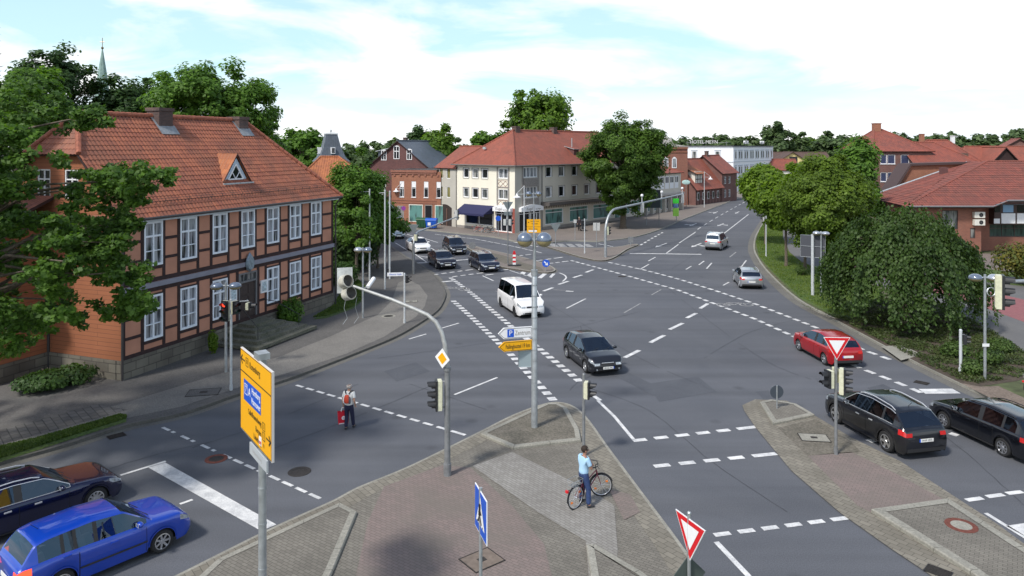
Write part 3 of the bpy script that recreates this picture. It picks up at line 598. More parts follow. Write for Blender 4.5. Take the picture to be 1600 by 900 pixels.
def window(root, F, o, nu=2, bars=(.5,), fm=None, gm=None, fw=.07, rev=.12, sill=None, name='window', face=-.03):
    u0,u1,z0,z1 = o; b = MB(); d0, d1 = -rev+.01, face
    F.box(b,u0,u0+fw,z0,z1,d0,d1); F.box(b,u1-fw,u1,z0,z1,d0,d1); F.box(b,u0+fw,u1-fw,z0,z0+fw,d0,d1); F.box(b,u0+fw,u1-fw,z1-fw,z1,d0,d1)
    t = fw*.45
    for k in range(1,nu):
        c = u0+(u1-u0)*k/nu; F.box(b,c-t,c+t,z0+fw,z1-fw,d0,d1-.01)
    for f in bars:
        s_ = t if f >= 0 else t*.45; f = abs(f); c = z0+(z1-z0)*f
        for k in range(nu):
            a = u0+(u1-u0)*k/nu+(fw if k == 0 else t); e = u0+(u1-u0)*(k+1)/nu-(fw if k == nu-1 else t)
            F.box(b,a,e,c-s_,c+s_,d0,d1-.012)
    w_ = recalc(b.build(name, fm or white_m, root))
    g = MB(); g.add([F.p(u0+.01,-rev+.03,z0+.01),F.p(u1-.01,-rev+.03,z0+.01),F.p(u1-.01,-rev+.03,z1-.01),F.p(u0+.01,-rev+.03,z1-.01)], [(0,1,2,3) if F.a.cross(Vector((0,0,1))).dot(F.n) > 0 else (3,2,1,0)])
    g.build('pane', gm or gl_dark, w_)
    if sill:
        s_ = MB(); F.box(s_,u0-.06,u1+.06,z0-.06,z0-.003,-.02,.08); recalc(s_.build('sill', sill, w_))
    return w_
def ridge(mb, a, b_, r=.13, mi=0): mb.tube([a,b_], r, 6, mi)
def roofslab(mb, pts, t=.12, mi=0, under=1):
    """sloping polygon with thickness; outward up"""
    p = [Vector(x) for x in pts]; n = (p[1]-p[0]).cross(p[2]-p[0]).normalized()
    if n.z < 0: p = p[::-1]; n = -n
    k = len(p); vs = p+[q-n*t for q in p]
    mb.add(vs, [tuple(range(k))], mi); 
    b0 = len(mb.v)-2*k
    mb.f.append(tuple(b0+k+i for i in range(k-1,-1,-1))); mb.m.append(under)
    for i in range(k): j = (i+1)%k; mb.f.append((b0+i,b0+k+i,b0+k+j,b0+j)); mb.m.append(under)
def tiled_plane(name, pts, m, root, tw=.235, th=.31, amp=.034, step=.026, t=.1):
    """real pantile relief: rolls across, steps down the slope, clipped to a polygon"""
    p = [Vector(x) for x in pts]; n = (p[1]-p[0]).cross(p[2]-p[0]).normalized()
    if n.z < 0: p = p[::-1]; n = -n
    u = Vector((0,0,1)).cross(n).normalized(); v = n.cross(u); o = p[0]
    q = np.array([((x-o).dot(u),(x-o).dot(v)) for x in p])
    u0,v0 = q.min(0); u1,v1 = q.max(0)
    nu = int((u1-u0)/tw)+1; nv = int((v1-v0)/th)+1; S = 5
    us = u0+np.arange(nu*S+1)*tw/S; prof = amp*np.array([0,.75,1,.35,-.25])[np.arange(nu*S+1)%S]
    V = []; Fc = []; uvs = []
    def inside(x,y):
        c = False; k = len(q)
        for i in range(k):
            x1,y1 = q[i]; x2,y2 = q[(i+1)%k]
            if (y1>y)!=(y2>y) and x < (x2-x1)*(y-y1)/(y2-y1)+x1: c = not c
        return c
    for j in range(nv):
        va, vb = v0+j*th, v0+(j+1)*th+.02; base = len(V)
        jig = random.uniform(-.006,.006)
        for (vv_, hh) in ((va,step+.012),(va,step),(vb,0)):
            for i in range(len(us)):
                x, y = us[i], min(vv_, v1)
                w_ = o+u*x+v*y+n*(prof[i]+hh+jig-(.03 if (hh > step) else 0)*1.0)
                V.append(w_)
        L_ = len(us)
        for i in range(L_-1):
            if not inside((us[i]+us[i+1])/2, min(va+th*.5, v1-.01)): continue
            Fc.append((base+i,base+i+1,base+L_+i+1,base+L_+i)); Fc.append((base+L_+i,base+L_+i+1,base+2*L_+i+1,base+2*L_+i))
    me = bpy.data.meshes.new(name); me.from_pydata([tuple(a) for a in V], [], Fc); me.materials.append(m)
    uvl = me.uv_layers.new(name='UVMap').data; co = np.array([tuple(a-o) for a in V]); U = np.stack([co@np.array(u)-u0, co@np.array(v)-v0],1)
    li = np.zeros(len(me.loops), int); me.loops.foreach_get('vertex_index', li); uvl.foreach_set('uv', U[li].ravel())
    me.polygons.foreach_set('use_smooth', [True]*len(me.polygons))
    try: me.set_sharp_from_angle(angle=R(50))
    except Exception: pass
    ob = bpy.data.objects.new(name, me); C.objects.link(ob); ob.parent = root
    s_ = MB(); roofslab(s_, [x-n*.03 for x in p], t, 0, 0); us_ = s_.build('roof_boarding', timber_m, ob)
    return ob
def frame_between(pa, pb):
    a, c = G(*pa), G(*pb); d = c-a; return a, math.atan2(d.y, d.x), d.length
# ------------------------------------------------------------ 1. the half-timbered house
old_flat = None
tile_geo = tiles('old_clay_tile_body', (.37,.125,.066), (.26,.085,.052), (.13,.07,.05), .235, .31, .0, .7)
a, rz, Lh = frame_between((190,598),(520,480))
TH = thing('half_timbered_house', 'two storey terracotta half-timbered house with dark beams, white windows and old red tiled hipped roof', 'house', a, rz)
Dh, ze, zr = 8.2, 7.75, 12.65
FF = Face((0,0,0),(1,0,0),(0,-1,0)); FL = Face((0,0,0),(0,1,0),(-1,0,0)); FRt = Face((Lh,0,0),(0,1,0),(1,0,0)); FB = Face((Lh,Dh,0),(-1,0,0),(0,1,0))
wc = [1.83,4.1,6.37,8.62,10.83,13.0,15.2]; ww = 1.14
up = [(c-ww/2,c+ww/2,5.17,7.34) for c in wc]; lo = [(c-ww/2,c+ww/2,1.6,3.74) for i,c in enumerate(wc) if i != 3]
door = (7.84,9.4,1.05,3.78)
b = MB(); wall(b, FF, 0, Lh, 1.0, ze, up+lo+[door]); wall(b, FRt, 0, Dh, 1.0, ze); wall(b, FB, 0, Lh, 1.0, ze); b.build('wall', terracotta, TH)
b = MB(); side_w = [(3.1,4.1,8.6,10.0),(5.2,6.2,8.6,10.0)]; wall(b, FL, 0, Dh, 1.0, ze, []); 
# gable end wall above the eaves, up to the half hip, with two attic windows
wall(b, FL, 2.4, 5.8, ze, 10.6, [(2.75,3.65,8.5,9.9),(4.6,5.5,8.5,9.9)])
b.add([FL.p(0.0,0,ze),FL.p(2.4,0,ze),FL.p(2.4,0,10.6)], [(0,1,2)]); b.add([FL.p(5.8,0,ze),FL.p(8.2,0,ze),FL.p(5.8,0,10.6)], [(0,1,2)])
b.build('boarded_gable', terr_side, TH)
for o in [(2.75,3.65,8.5,9.9),(4.6,5.5,8.5,9.9)]: window(TH, FL, o, 2, (.65,-.33), gm=gl_dark)
b = MB()
FF.box(b,-.04,Lh+.04,-.1,1.0,-.3,.07); FL.box(b,.30,Dh,-.1,1.0,-.3,.07); FRt.box(b,.30,Dh,-.1,1.0,-.3,.07); recalc(b.build('stone_plinth', stone_m, TH))
b = MB(); pd = .035
def hb(u0,u1,z,h=.16): FF.box(b,u0,u1,z-h/2,z+h/2,-.05,pd)
def vb(u,z0,z1,w_=.17): FF.box(b,u-w_/2,u+w_/2,z0,z1,-.05,pd-.004)
hb(0,Lh,1.09,.18); hb(0,Lh,4.02,.2); hb(0,Lh,4.5,.2); hb(0,Lh,7.5,.14)
edges = []
for i, c in enumerate(wc):
    for s_ in (-1,1):
        u_ = c+s_*(ww/2+.085); vb(u_,4.6,7.43)
        if i != 3: vb(u_,1.18,3.92)
vb(.09,1.18,3.92,.18); vb(.09,4.6,7.43,.18); vb(Lh-.09,1.18,3.92,.18); vb(Lh-.09,4.6,7.43,.18)
vb(7.74,1.18,3.92,.2); vb(9.5,1.18,3.92,.2)
for i, c in enumerate(wc):
    l = c-ww/2-.17; r_ = c+ww/2+.17
    FF.box(b,l+.17,r_-.17,5.0,5.165,-.05,pd); FF.box(b,l+.17,r_-.17,7.345,7.42,-.05,pd)
    if i != 3: FF.box(b,l+.17,r_-.17,1.44,1.59,-.05,pd); FF.box(b,l+.17,r_-.17,3.745,3.82,-.05,pd)
prev = .18
for i, c in enumerate(wc+[None]):
    nxt = Lh-.18 if c is None else c-ww/2-.17
    for z in (5.5,6.45): hb(prev,nxt,z,.14)
    for z in (1.95,2.85):
        if i == 3: hb(prev,7.64,z,.14)
        elif i == 4: hb(9.6,nxt,z,.14)
        else: hb(prev,nxt,z,.14)
    if c is not None: prev = c+ww/2+.17
recalc(b.build('timber_frame', timber_m, TH))
b = MB(); FF.box(b,-.05,Lh+.05,4.13,4.38,-.02,.10); recalc(b.build('string_board', band_m, TH))
b = MB(); FF.box(b,-.3,Lh+.38,7.38,7.56,.0,.36); FF.box(b,-.3,Lh+.40,7.56,7.60,.0,.40); FRt.box(b,-.3,Dh+.3,7.38,7.56,.0,.36); recalc(b.build('eaves_board', fascia_m, TH))
for o in up+lo: window(TH, FF, o, 2, (.66,-.33,-.5) if False else (.67,-.34), fm=plain('window_white',(.80,.85,.92),.5), gm=gl_curt, fw=.10, rev=.08, face=.045)
# extra glazing bars: lower casements have two bars, the top light one centre bar (built in window())
dr = MB(); FF.box(dr,door[0]+.1,door[1]-.1,1.1,3.2,-.12,-.06)
for k in range(2):
    for j in range(3): FF.box(dr,door[0]+.2+k*.68,door[0]+.2+k*.68+.5,1.25+j*.65,1.25+j*.65+.5,-.06,-.035)
D = recalc(dr.build('door', plain('dark_brown_door',(.045,.03,.028),.6,vary=.2), TH))
h_ = MB(); FF.box(h_,8.55,8.62,2.1,2.22,-.03,.02); recalc(h_.build('handle', galv, D))
fr_ = MB(); FF.box(fr_,door[0],door[0]+.1,1.1,3.78,-.1,.03); FF.box(fr_,door[1]-.1,door[1],1.1,3.78,-.1,.03); FF.box(fr_,door[0]+.1,door[1]-.1,3.2,3.3,-.1,.02); FF.box(fr_,door[0]+.1,door[1]-.1,3.68,3.78,-.1,.03)
for k in range(1,4): FF.box(fr_,door[0]+.1+k*.34-.02,door[0]+.1+k*.34+.02,3.3,3.68,-.1,0)
recalc(fr_.build('door_frame', plain('aged_frame',(.16,.16,.17),.6), TH))
g = MB(); g.quad(FF.p(door[0]+.1,-.09,3.3),FF.p(door[1]-.1,-.09,3.3),FF.p(door[1]-.1,-.09,3.68),FF.p(door[0]+.1,-.09,3.68)); g.build('fanlight', gl_grey, TH)
# stone steps: wide, built from four slabs
st = MB()
for k in range(5): st.bx(7.7-.42*k,9.55+.42*k,-1.2-.42*k,-.075,.85-.17*k if k<5 else 0,1.02-.17*k)
for k in range(5): pass
S_ = st.build('entrance_steps', layered('step_stone',(.16,.155,.125),(.07,.08,.05),1.2,14,.95,.4,.35,.9), TH)
# emblem over the door, notice cases, handrail
b = MB()
pr = [(0,.62),(.16,.45),(.30,.20),(.33,-.1),(.24,-.36),(0,-.5),(-.24,-.36),(-.33,-.1),(-.30,.20),(-.16,.45)]
b.add([(8.62+x,-.16,4.3+z) for x,z in pr]+[(8.62+x*.8,-.26,4.3+z*.8) for x,z in pr]+[(8.62+x,-.12,4.3+z) for x,z in pr], [tuple(range(10,20))]+[(i,(i+1)%10,10+(i+1)%10,10+i) for i in range(10)]+[(20+i,20+(i+1)%10,(i+1)%10,i) for i in range(10)]); recalc(b.build('crest', plain('crest_metal',(.25,.31,.36),.45,.5,vary=.3,scale=7,bump=.6), TH))
for u_ in (7.35,9.95):
    b = MB(); FF.box(b,u_-.28,u_+.28,2.35,3.1,.0,.10,0); FF.box(b,u_-.2,u_+.2,2.45,3.0,.10,.106,1); o = recalc(b.build('notice_case', [white_m, plain('notice_paper',(.45,.55,.60),.5,vary=.4,scale=14)], TH))
for s_ in (7.3,9.9):
    b = MB(); b.tube([(s_+(.1 if s_<8 else -.1),-.02,2.0),(s_-.05 if s_<8 else s_+.05,-.9,1.9),(s_-.5 if s_<8 else s_+.5,-2.2,1.15),(s_-.5 if s_<8 else s_+.5,-2.2,.3)], .022, 6); b.build('handrail', black_m, TH)
# roof
e = .42; zed = ze-.18; sl = (zr-zed)/(Dh/2+e)
zh = 10.62; hx = -.35; yh0 = (zh-zed)/sl-e; yh1 = Dh-yh0; rl = 1.1; rr = Lh+e-(Dh/2+e)
xl = -.35
Pm = dict(A=(xl,-e,zed), B=(Lh+e,-e,zed), Cc=(rr,Dh/2,zr), Dd=(rl,Dh/2,zr), E=(xl,yh0,zh), F=(xl,yh1,zh), Gg=(Lh+e,Dh+e,zed), Hh=(xl,Dh+e,zed))
random.seed(5)
tiled_plane('roof', [Pm['A'],Pm['B'],Pm['Cc'],Pm['Dd'],Pm['E']], tile_geo, TH)
tiled_plane('roof', [Pm['B'],Pm['Gg'],Pm['Cc']], tile_geo, TH)
tiled_plane('roof', [Pm['E'],Pm['Dd'],Pm['F']], tile_geo, TH)
b = MB(); roofslab(b, [Pm['Gg'],Pm['Hh'],Pm['F'],Pm['Dd'],Pm['Cc']], .14); b.build('roof', [roof_old, timber_m], TH)
b = MB(); V_ = lambda k: Vector(Pm[k])+Vector((0,0,.06))
for p_, q_ in (('Dd','Cc'),('Cc','B'),('Cc','Gg'),('E','Dd'),('F','Dd')):
    n_ = max(2,int((V_(q_)-V_(p_)).length/.38)); 
    for k in range(n_):
        x0 = V_(p_).lerp(V_(q_),k/n_); x1 = V_(p_).lerp(V_(q_),(k+1.15)/n_); b.tube([x0,x1], [.12,.145], 8)
b.build('ridge_tiles', plain('ridge_tile_clay',(.30,.10,.06),.8,vary=.35,scale=5), TH, smooth=True)
b = MB()
for k in range(int(Lh/.8)):
    x = .3+k*.8; b.tube([(x,-e+.55,zed+.55*sl+.02),(x,-e+.50,zed+.5*sl+.28)], .014, 4)
for zz_ in (.14,.26): b.tube([(.1,-e+.52,zed+.52*sl+zz_),(Lh,-e+.52,zed+.52*sl+zz_)], .012, 4)
b.build('snow_guard', gutter_pipe, TH)
b = MB(); b.tube([(xl,-e-.06,zed-.02),(Lh+e,-e-.06,zed-.02)], .07, 8); b.tube([(Lh+e+.06,-e,zed-.02),(Lh+e+.06,Dh+e,zed-.02)], .07, 8)
b.tube([(Lh+.3,-e-.05,zed-.05),(Lh+.12,-.14,zed-.6),(Lh+.12,-.14,.1)], .05, 8); b.tube([(-.05,-.1,7.3),(-.05,-.1,0)], .055, 8); b.build('rain_gutter', gutter_pipe, TH)
# chimneys with lead aprons
for (cx, cw, hgt) in ((6.15,.98,.50),(12.5,.85,.24)):
    b = MB(); b.bx(cx-cw/2,cx+cw/2,Dh/2-.55,Dh/2+.35,zr-.9,zr+hgt); b.bx(cx-cw/2-.06,cx+cw/2+.06,Dh/2-.61,Dh/2+.41,zr+hgt-.16,zr+hgt+.02)
    c_ = b.build('chimney', chim_brick, TH)
    b = MB(); y0 = Dh/2-.62; zq = lambda y: zed+(y+e)*sl
    b.add([(cx-cw/2-.14,y0-.32,zq(y0-.32)+.1),(cx+cw/2+.14,y0-.32,zq(y0-.32)+.1),(cx+cw/2+.14,y0+.1,zq(y0+.1)+.12),(cx-cw/2-.14,y0+.1,zq(y0+.1)+.12)], [(0,1,2,3)])
    b.add([(cx-cw/2-.16,y0-.3,zq(y0-.3)+.1),(cx-cw/2+.02,y0-.3,zq(y0-.3)+.1),(cx-cw/2+.02,Dh/2,zq(Dh/2)+.1),(cx-cw/2-.16,Dh/2,zq(Dh/2)+.1)], [(0,1,2,3)]); b.build('flashing', plain('old_lead',(.27,.29,.31),.6,.2,vary=.2), c_)
# triangular dormer
cx = 8.66; yd = .92; zd = zed+(yd+e)*sl-.12; hw_, hh_ = 1.08, 1.5
b = MB(); b.add([(cx-hw_,yd,zd),(cx+hw_,yd,zd),(cx,yd,zd+hh_),(cx-hw_,yd+.1,zd),(cx+hw_,yd+.1,zd),(cx,yd+.1,zd+hh_)], [(0,1,2),(5,4,3),(0,3,4,1)])
dm = b.build('dormer', plain('dormer_blue_grey',(.55,.66,.78),.6,vary=.1), TH)
b = MB()
yb_ = lambda z: (z-zed)/sl-e
for s_ in (-1,1):
    b.add([(cx+s_*(hw_+.16),yd-.14,zd-.12),(cx,yd-.14,zd+hh_+.14),(cx,yb_(zd+hh_+.14),zd+hh_+.14),(cx+s_*(hw_+.16),yb_(zd-.12)+.0,zd-.12)], [(0,1,2,3)])
o = b.build('dormer_roof', roof_orange, dm)
b = MB(); b.tube([(cx-hw_-.14,yd-.15,zd-.1),(cx,yd-.15,zd+hh_+.1),(cx+hw_+.14,yd-.15,zd-.1)], .038, 4); b.build('verge_board', timber_m, dm)
b = MB()
t1 = [(cx-.62,zd+.16),(cx+.62,zd+.16),(cx,zd+1.02)]; 
for i in range(3): p_, q_ = t1[i], t1[(i+1)%3]; b.tube([(p_[0],yd-.03,p_[1]),(q_[0],yd-.03,q_[1])], .055, 4)
b.tube([(cx-.3,yd-.03,zd+.58),(cx,yd-.03,zd+.16)], .03, 4); b.tube([(cx+.3,yd-.03,zd+.58),(cx,yd-.03,zd+.16)], .03, 4); w1 = b.build('window', white_m, dm)
b = MB(); b.add([(t1[0][0],yd-.015,t1[0][1]),(t1[1][0],yd-.015,t1[1][1]),(t1[2][0],yd-.015,t1[2][1])], [(0,1,2)]); b.build('pane', gl_dark, w1)
b = MB(); b.bx(cx-hw_-.15,cx+hw_+.2,yd-.28,yd+.02,zd-.12,zd-.04); b.build('flashing', lead_m, dm)
# pent roof and small wing on the shaded end
wg = MB(); FW = Face((-2.9,Dh-3.5,0),(0,1,0),(-1,0,0)); FWs = Face((-2.9,Dh-3.5,0),(1,0,0),(0,-1,0))
WX = [(1.5,2.6,5.2,6.9),(3.6,4.7,5.2,6.9),(1.5,2.6,1.8,3.6)]
wall(wg, FW, 0, 9, 1.0, 7.3, WX); wall(wg, FWs, 0, 2.9, 1.0, 7.3); wg.build('wing_wall', terr_side, TH)
for o in WX: window(TH, FW, o, 2, (.66,-.33), gm=gl_grey, fw=.09)
b = MB(); FW.box(b,0,9,-.1,1.0,-.2,.06); FWs.box(b,.2,2.9,-.1,1.0,-.2,.06); recalc(b.build('stone_plinth', stone_m, TH))
b = MB(); roofslab(b, [(-3.3,Dh-3.9,7.2),(-.0,Dh-3.9,8.6),(-.0,Dh+5.6,8.6),(-3.3,Dh+5.6,7.2)], .14); roofslab(b, [(-.5,-.2,7.3),(0,-.2,7.75),(0,Dh-3.9,7.75),(-.5,Dh-3.9,7.3)], .08)
b.build('wing_roof', [roof_old, timber_m], TH)
b = MB(); b.tube([(-.06,Dh-3.55,7.2),(-.06,Dh-3.55,.1)], .06, 8); b.build('downpipe', gutter_pipe, TH)
# ------------------------------------------------------------ generic simple house
def house(name, label, pa, pb, D, ze, zr, wm, rm, ops=(), side_ops=(), hipl=0, hipr=0, axis='x', eave=.35, z0=0, cat='house', gm=None, fm=None, nu=2, bars=(.6,), plinth=None, back=True, sill=None, frame=None, gablemat=None, right_ops=()):
    """box with pitched or hipped roof; ridge along local x ('x') or running back ('y')"""
    if frame: a, rz, L_ = frame
    else: a, rz, L_ = frame_between(pa, pb)
    root = thing(name, label, cat, a, rz)
    F0 = Face((0,0,0),(1,0,0),(0,-1,0)); F1 = Face((0,0,0),(0,1,0),(-1,0,0)); F2 = Face((L_,0,0),(0,1,0),(1,0,0)); F3 = Face((L_,D,0),(-1,0,0),(0,1,0))
    b = MB(); wall(b,F0,0,L_,z0,ze,ops); wall(b,F1,0,D,z0,ze,side_ops); wall(b,F2,0,D,z0,ze,right_ops); wall(b,F3,0,L_,z0,ze)
    if axis == 'x':
        if not hipl: b.add([F1.p(0,0,ze),F1.p(D,0,ze),F1.p(D/2,0,zr-.1)], [(2,1,0)])
        if not hipr: b.add([F2.p(0,0,ze),F2.p(D,0,ze),F2.p(D/2,0,zr-.1)], [(0,1,2)])
    elif axis == 'y':
        b.add([F0.p(0,0,ze),F0.p(L_,0,ze),F0.p(L_/2,0,zr-.1)], [(0,1,2)]); b.add([F3.p(0,0,ze),F3.p(L_,0,ze),F3.p(L_/2,0,zr-.1)], [(0,1,2)])
    b.build('wall', wm, root)
    for o in ops: window(root, F0, o, nu, bars, fm, gm, sill=sill)
    for o in side_ops: window(root, F1, o, nu, bars, fm, gm, sill=sill)
    for o in right_ops: window(root, F2, o, nu, bars, fm, gm, sill=sill)
    e = eave; b = MB()
    if axis == 'x':
        s_ = (zr-ze)/(D/2); zz_ = ze-e*s_*.5
        rlx = hipl if hipl else -e; rrx = L_-hipr if hipr else L_+e
        A_,B_,C_,D_ = (-e,-e,zz_),(L_+e,-e,zz_),(L_+e,D+e,zz_),(-e,D+e,zz_); r0,r1 = (rlx,D/2,zr),(rrx,D/2,zr)
        roofslab(b,[A_,B_,r1,r0]); roofslab(b,[C_,D_,r0,r1])
        if hipl: roofslab(b,[D_,A_,r0])
        if hipr: roofslab(b,[B_,C_,r1])
    elif axis == 'y':
        s_ = (zr-ze)/(L_/2); zz_ = ze-e*s_*.5; r0,r1 = (L_/2,-e,zr),(L_/2,D+e,zr)
        roofslab(b,[(-e,-e,zz_),r0,r1,(-e,D+e,zz_)]); roofslab(b,[(L_+e,-e,zz_),(L_+e,D+e,zz_),r1,r0])
    elif axis == 'flat':
        b.bx(-.15,L_+.15,-.15,D+.15,ze,ze+.25)
    o = b.build('roof', [rm, timber_m], root)
    if axis != 'flat':
        b = MB(); up_ = Vector((0,0,.03)); ridge(b, Vector(r0)+up_, Vector(r1)+up_, .12)
        if axis == 'x' and hipl: ridge(b,Vector(A_)+up_,Vector(r0)+up_,.1); ridge(b,Vector(D_)+up_,Vector(r0)+up_,.1)
        if axis == 'x' and hipr: ridge(b,Vector(B_)+up_,Vector(r1)+up_,.1); ridge(b,Vector(C_)+up_,Vector(r1)+up_,.1)
        b.build('ridge_tiles', rm, root)
    return root, F0, F1, F2, L_
def chimney(root, x, y, z0, z1, w_=.7, m=None):
    b = MB(); b.bx(x-w_/2,x+w_/2,y-w_/2,y+w_/2,z0,z1); b.bx(x-w_/2-.05,x+w_/2+.05,y-w_/2-.05,y+w_/2+.05,z1,z1+.12); return b.build('chimney', m or chim_brick, root)
# ------------------------------------------------------------ 2. cream corner block
a, rz, Lc = frame_between((713,356),(804.5,366))
# frame: local x along the short street front; main ridge runs back along local y
CB = thing('corner_shop_block', 'three storey cream corner building with red hipped roof, navy awning and ground floor shops', 'building', a, rz)
Lr = 25.0; zc, zt = 8.7, 13.2
W0 = Face((0,0,0),(1,0,0),(0,-1,0)); W1 = Face((Lc,0,0),(0,1,0),(1,0,0)); W2 = Face((0,0,0),(0,1,0),(-1,0,0))
us_ = [(1.4,2.4),(3.1,4.2),(4.85,5.95)]
opsL = [(p,q,6.85,8.1) for p,q in us_]+[(p,q,4.25,5.5) for p,q in us_]+[(7.85,9.55,6.95,8.2),(7.85,9.55,4.3,5.55)]
shopL = [(1.75,6.85,.75,3.0)]; entL = [(7.35,10.3,.15,3.0)]
b = MB(); wall(b, W0, 0, Lc, 0, zc, opsL+shopL+entL, rev=.2); b.build('cream_wall', cream_pl, CB)
opsR = [(1.6,4.3,7.05,8.35),(1.6,4.3,4.45,5.85)]
cr_ = [(6.05,7.25),(8.75,9.95),(11.6,12.8),(14.4,15.6),(17.2,18.4),(20,21.2),(22.8,24.0)]
opsR += [(p,q,7.0,8.35) for p,q in cr_]+[(p,q,4.3,5.7) for p,q in cr_]
b = MB(); wall(b, W1, 0, 5.2, 0, zc, opsR[:2]+[(.8,4.9,.15,3.0)], rev=.2); b.build('grey_corner_wall', grey_pl, CB)
shopR = [(5.9,9.7,.7,2.75),(11.1,15.3,.7,2.75),(16.5,20.9,.7,2.75),(21.8,24.6,.2,2.75)]
b = MB(); wall(b, W1, 5.2, Lr, 0, zc, opsR[2:]+shopR, rev=.2); wall(b, W2, 0, Lr, 0, zc); Fb_ = Face((Lc,Lr,0),(-1,0,0),(0,1,0)); wall(b, Fb_, 0, Lc, 0, zc); b.build('beige_wall', beige_pl, CB)
for i, o in enumerate(opsL): window(CB, W0, o, 2 if i >= 6 else 1, () , gm=gl_curt if i == 6 else gl_grey if i%2 else gl_dark, fw=.09, rev=.2, sill=off_white)
for i, o in enumerate(opsR): window(CB, W1, o, 4 if i < 2 else 1, () , gm=gl_curt if i < 2 else (gl_grey if i%3 == 0 else gl_dark), fw=.09, rev=.2, sill=off_white)
b = MB()
for o in opsL[6:]+opsR[:0]: 
    W0.box(b,o[0]-.25,o[0]-.02,o[2]-1.2,o[3]+.15,-.01,.06); W0.box(b,o[1]+.02,o[1]+.25,o[2]-1.2,o[3]+.15,-.01,.06); W0.box(b,o[0]-.02,o[1]+.02,o[2]-1.2,o[2]-1.1,-.01,.06); recalc(b.build('window_surround', grey_trim, CB)); b = MB()
for o in opsL[:6]: b = MB(); W0.box(b,o[0]-.12,o[0]-.01,o[2]-.05,o[3]+.1,-.01,.02); W0.box(b,o[1]+.01,o[1]+.12,o[2]-.05,o[3]+.1,-.01,.02); W0.box(b,o[0]-.01,o[1]+.01,o[3]+.01,o[3]+.1,-.01,.02); recalc(b.build('window_surround', grey_trim, CB))
for o in opsR[2:]: b = MB(); W1.box(b,o[0]-.12,o[0]-.01,o[2]-.05,o[3]+.1,-.01,.02); W1.box(b,o[1]+.01,o[1]+.12,o[2]-.05,o[3]+.1,-.01,.02); W1.box(b,o[0]-.01,o[1]+.01,o[3]+.01,o[3]+.1,-.01,.02); recalc(b.build('window_surround', grey_trim, CB))
b = MB(); W1.box(b,1.3,1.55,3.2,8.6,-.01,.07); W1.box(b,4.35,4.6,3.2,8.6,-.01,.07)
recalc(b.build('bay_pilasters', grey_trim, CB))
b = MB()      # red lattice diamonds under the paired windows
for z in (5.7,3.15):
    z += .12
    for k in range(2):
        c0 = 8.28+k*.84; q = [(c0-.42,z+.45),(c0,z+.78),(c0+.42,z+.45),(c0,z+.12)]
        for i in range(4): p_, r_ = q[i], q[(i+1)%4]; b.tube([W0.p(p_[0],.03,p_[1]),W0.p(r_[0],.03,r_[1])], .022, 4)
    b.tube([W0.p(7.86,.03,z+.05),W0.p(9.54,.03,z+.05)], .022, 4); b.tube([W0.p(7.86,.03,z+.85),W0.p(9.54,.03,z+.85)], .022, 4)
b.build('lattice_ornament', plain('lattice_red',(.30,.16,.14),.7), CB)
for z in (6.0,3.4):
    b = MB()
    for k in range(16): W1.box(b,1.6+k*.17,1.6+k*.17+.12,z-.05,z+.9,.05,.3)
    W1.box(b,1.55,4.35,z+.85,z+.95,.0,.32); W1.box(b,1.55,4.35,z-.12,z-.05,.0,.32); recalc(b.build('balcony_boards', plain('weathered_boards',(.30,.28,.26),.85,vary=.2), CB))
b = MB(); b.add([], [])
# roof: hip at the corner end
e = .5; R0 = Vector((Lc/2,5.4,zt)); R1 = Vector((Lc/2,Lr+.1,zt)); zq_ = zc-.12
b = MB(); roofslab(b,[(-e,-e,zq_),(Lc+e,-e,zq_),R0]); roofslab(b,[(Lc+e,-e,zq_),(Lc+e,Lr+.1,zq_),R1,R0]); roofslab(b,[(-e,Lr+.1,zq_),(-e,-e,zq_),R0,R1]); b.build('roof', [roof_red, gutter_pipe], CB)
b = MB(); u3 = Vector((0,0,.04)); ridge(b,R0+u3,R1+u3,.13); ridge(b,Vector((Lc+e,-e,zq_))+u3,R0+u3,.13); ridge(b,Vector((-e,-e,zq_))+u3,R0+u3,.1); b.build('ridge_tiles', roof_red, CB)
b = MB(); b.tube([(-e,-e-.08,zq_),(Lc+e+.08,-e-.08,zq_),(Lc+e+.08,Lr,zq_)], .08, 6); b.tube([W1.p(5.2,.08,8.5),W1.p(5.2,.08,.1)], .06, 6); b.tube([W0.p(.05,.06,8.5),W0.p(.05,.06,.1)], .06, 6); b.build('rain_gutter', plain('grey_gutter',(.2,.19,.18),.5,.3), CB)
for (x,y) in ((Lc/2,6.1),(Lc/2+.1,14)): chimney(CB,x,y,zt-.6,zt+.45,.8)
# wall head dormer with pipe
xx = Lc-1.6; zs_ = zc+(Lc+e-xx)/(Lc/2+e)*(zt-zc)
b = MB(); b.bx(xx-.9,xx+.55,13.4,14.5,zs_-.9,zs_+.35); d_ = b.build('dormer', dark_brick, CB)
b = MB(); roofslab(b,[(xx+.75,13.2,zs_+.35),(xx+.75,14.7,zs_+.35),(xx-1.8,14.7,zs_+.95),(xx-1.8,13.2,zs_+.95)],.08); b.build('dormer_roof', [roof_red,lead_m], d_)
b = MB(); b.tube([(xx-.3,14,zs_+.3),(xx-.3,14,zs_+1.9)], .07, 6); b.build('vent_pipe', lead_m, d_)
b = MB(); b.bx(3.3,3.8,1.75,1.95,zc+1.95,zc+2.25); b.build('roof_window', lead_m, CB)
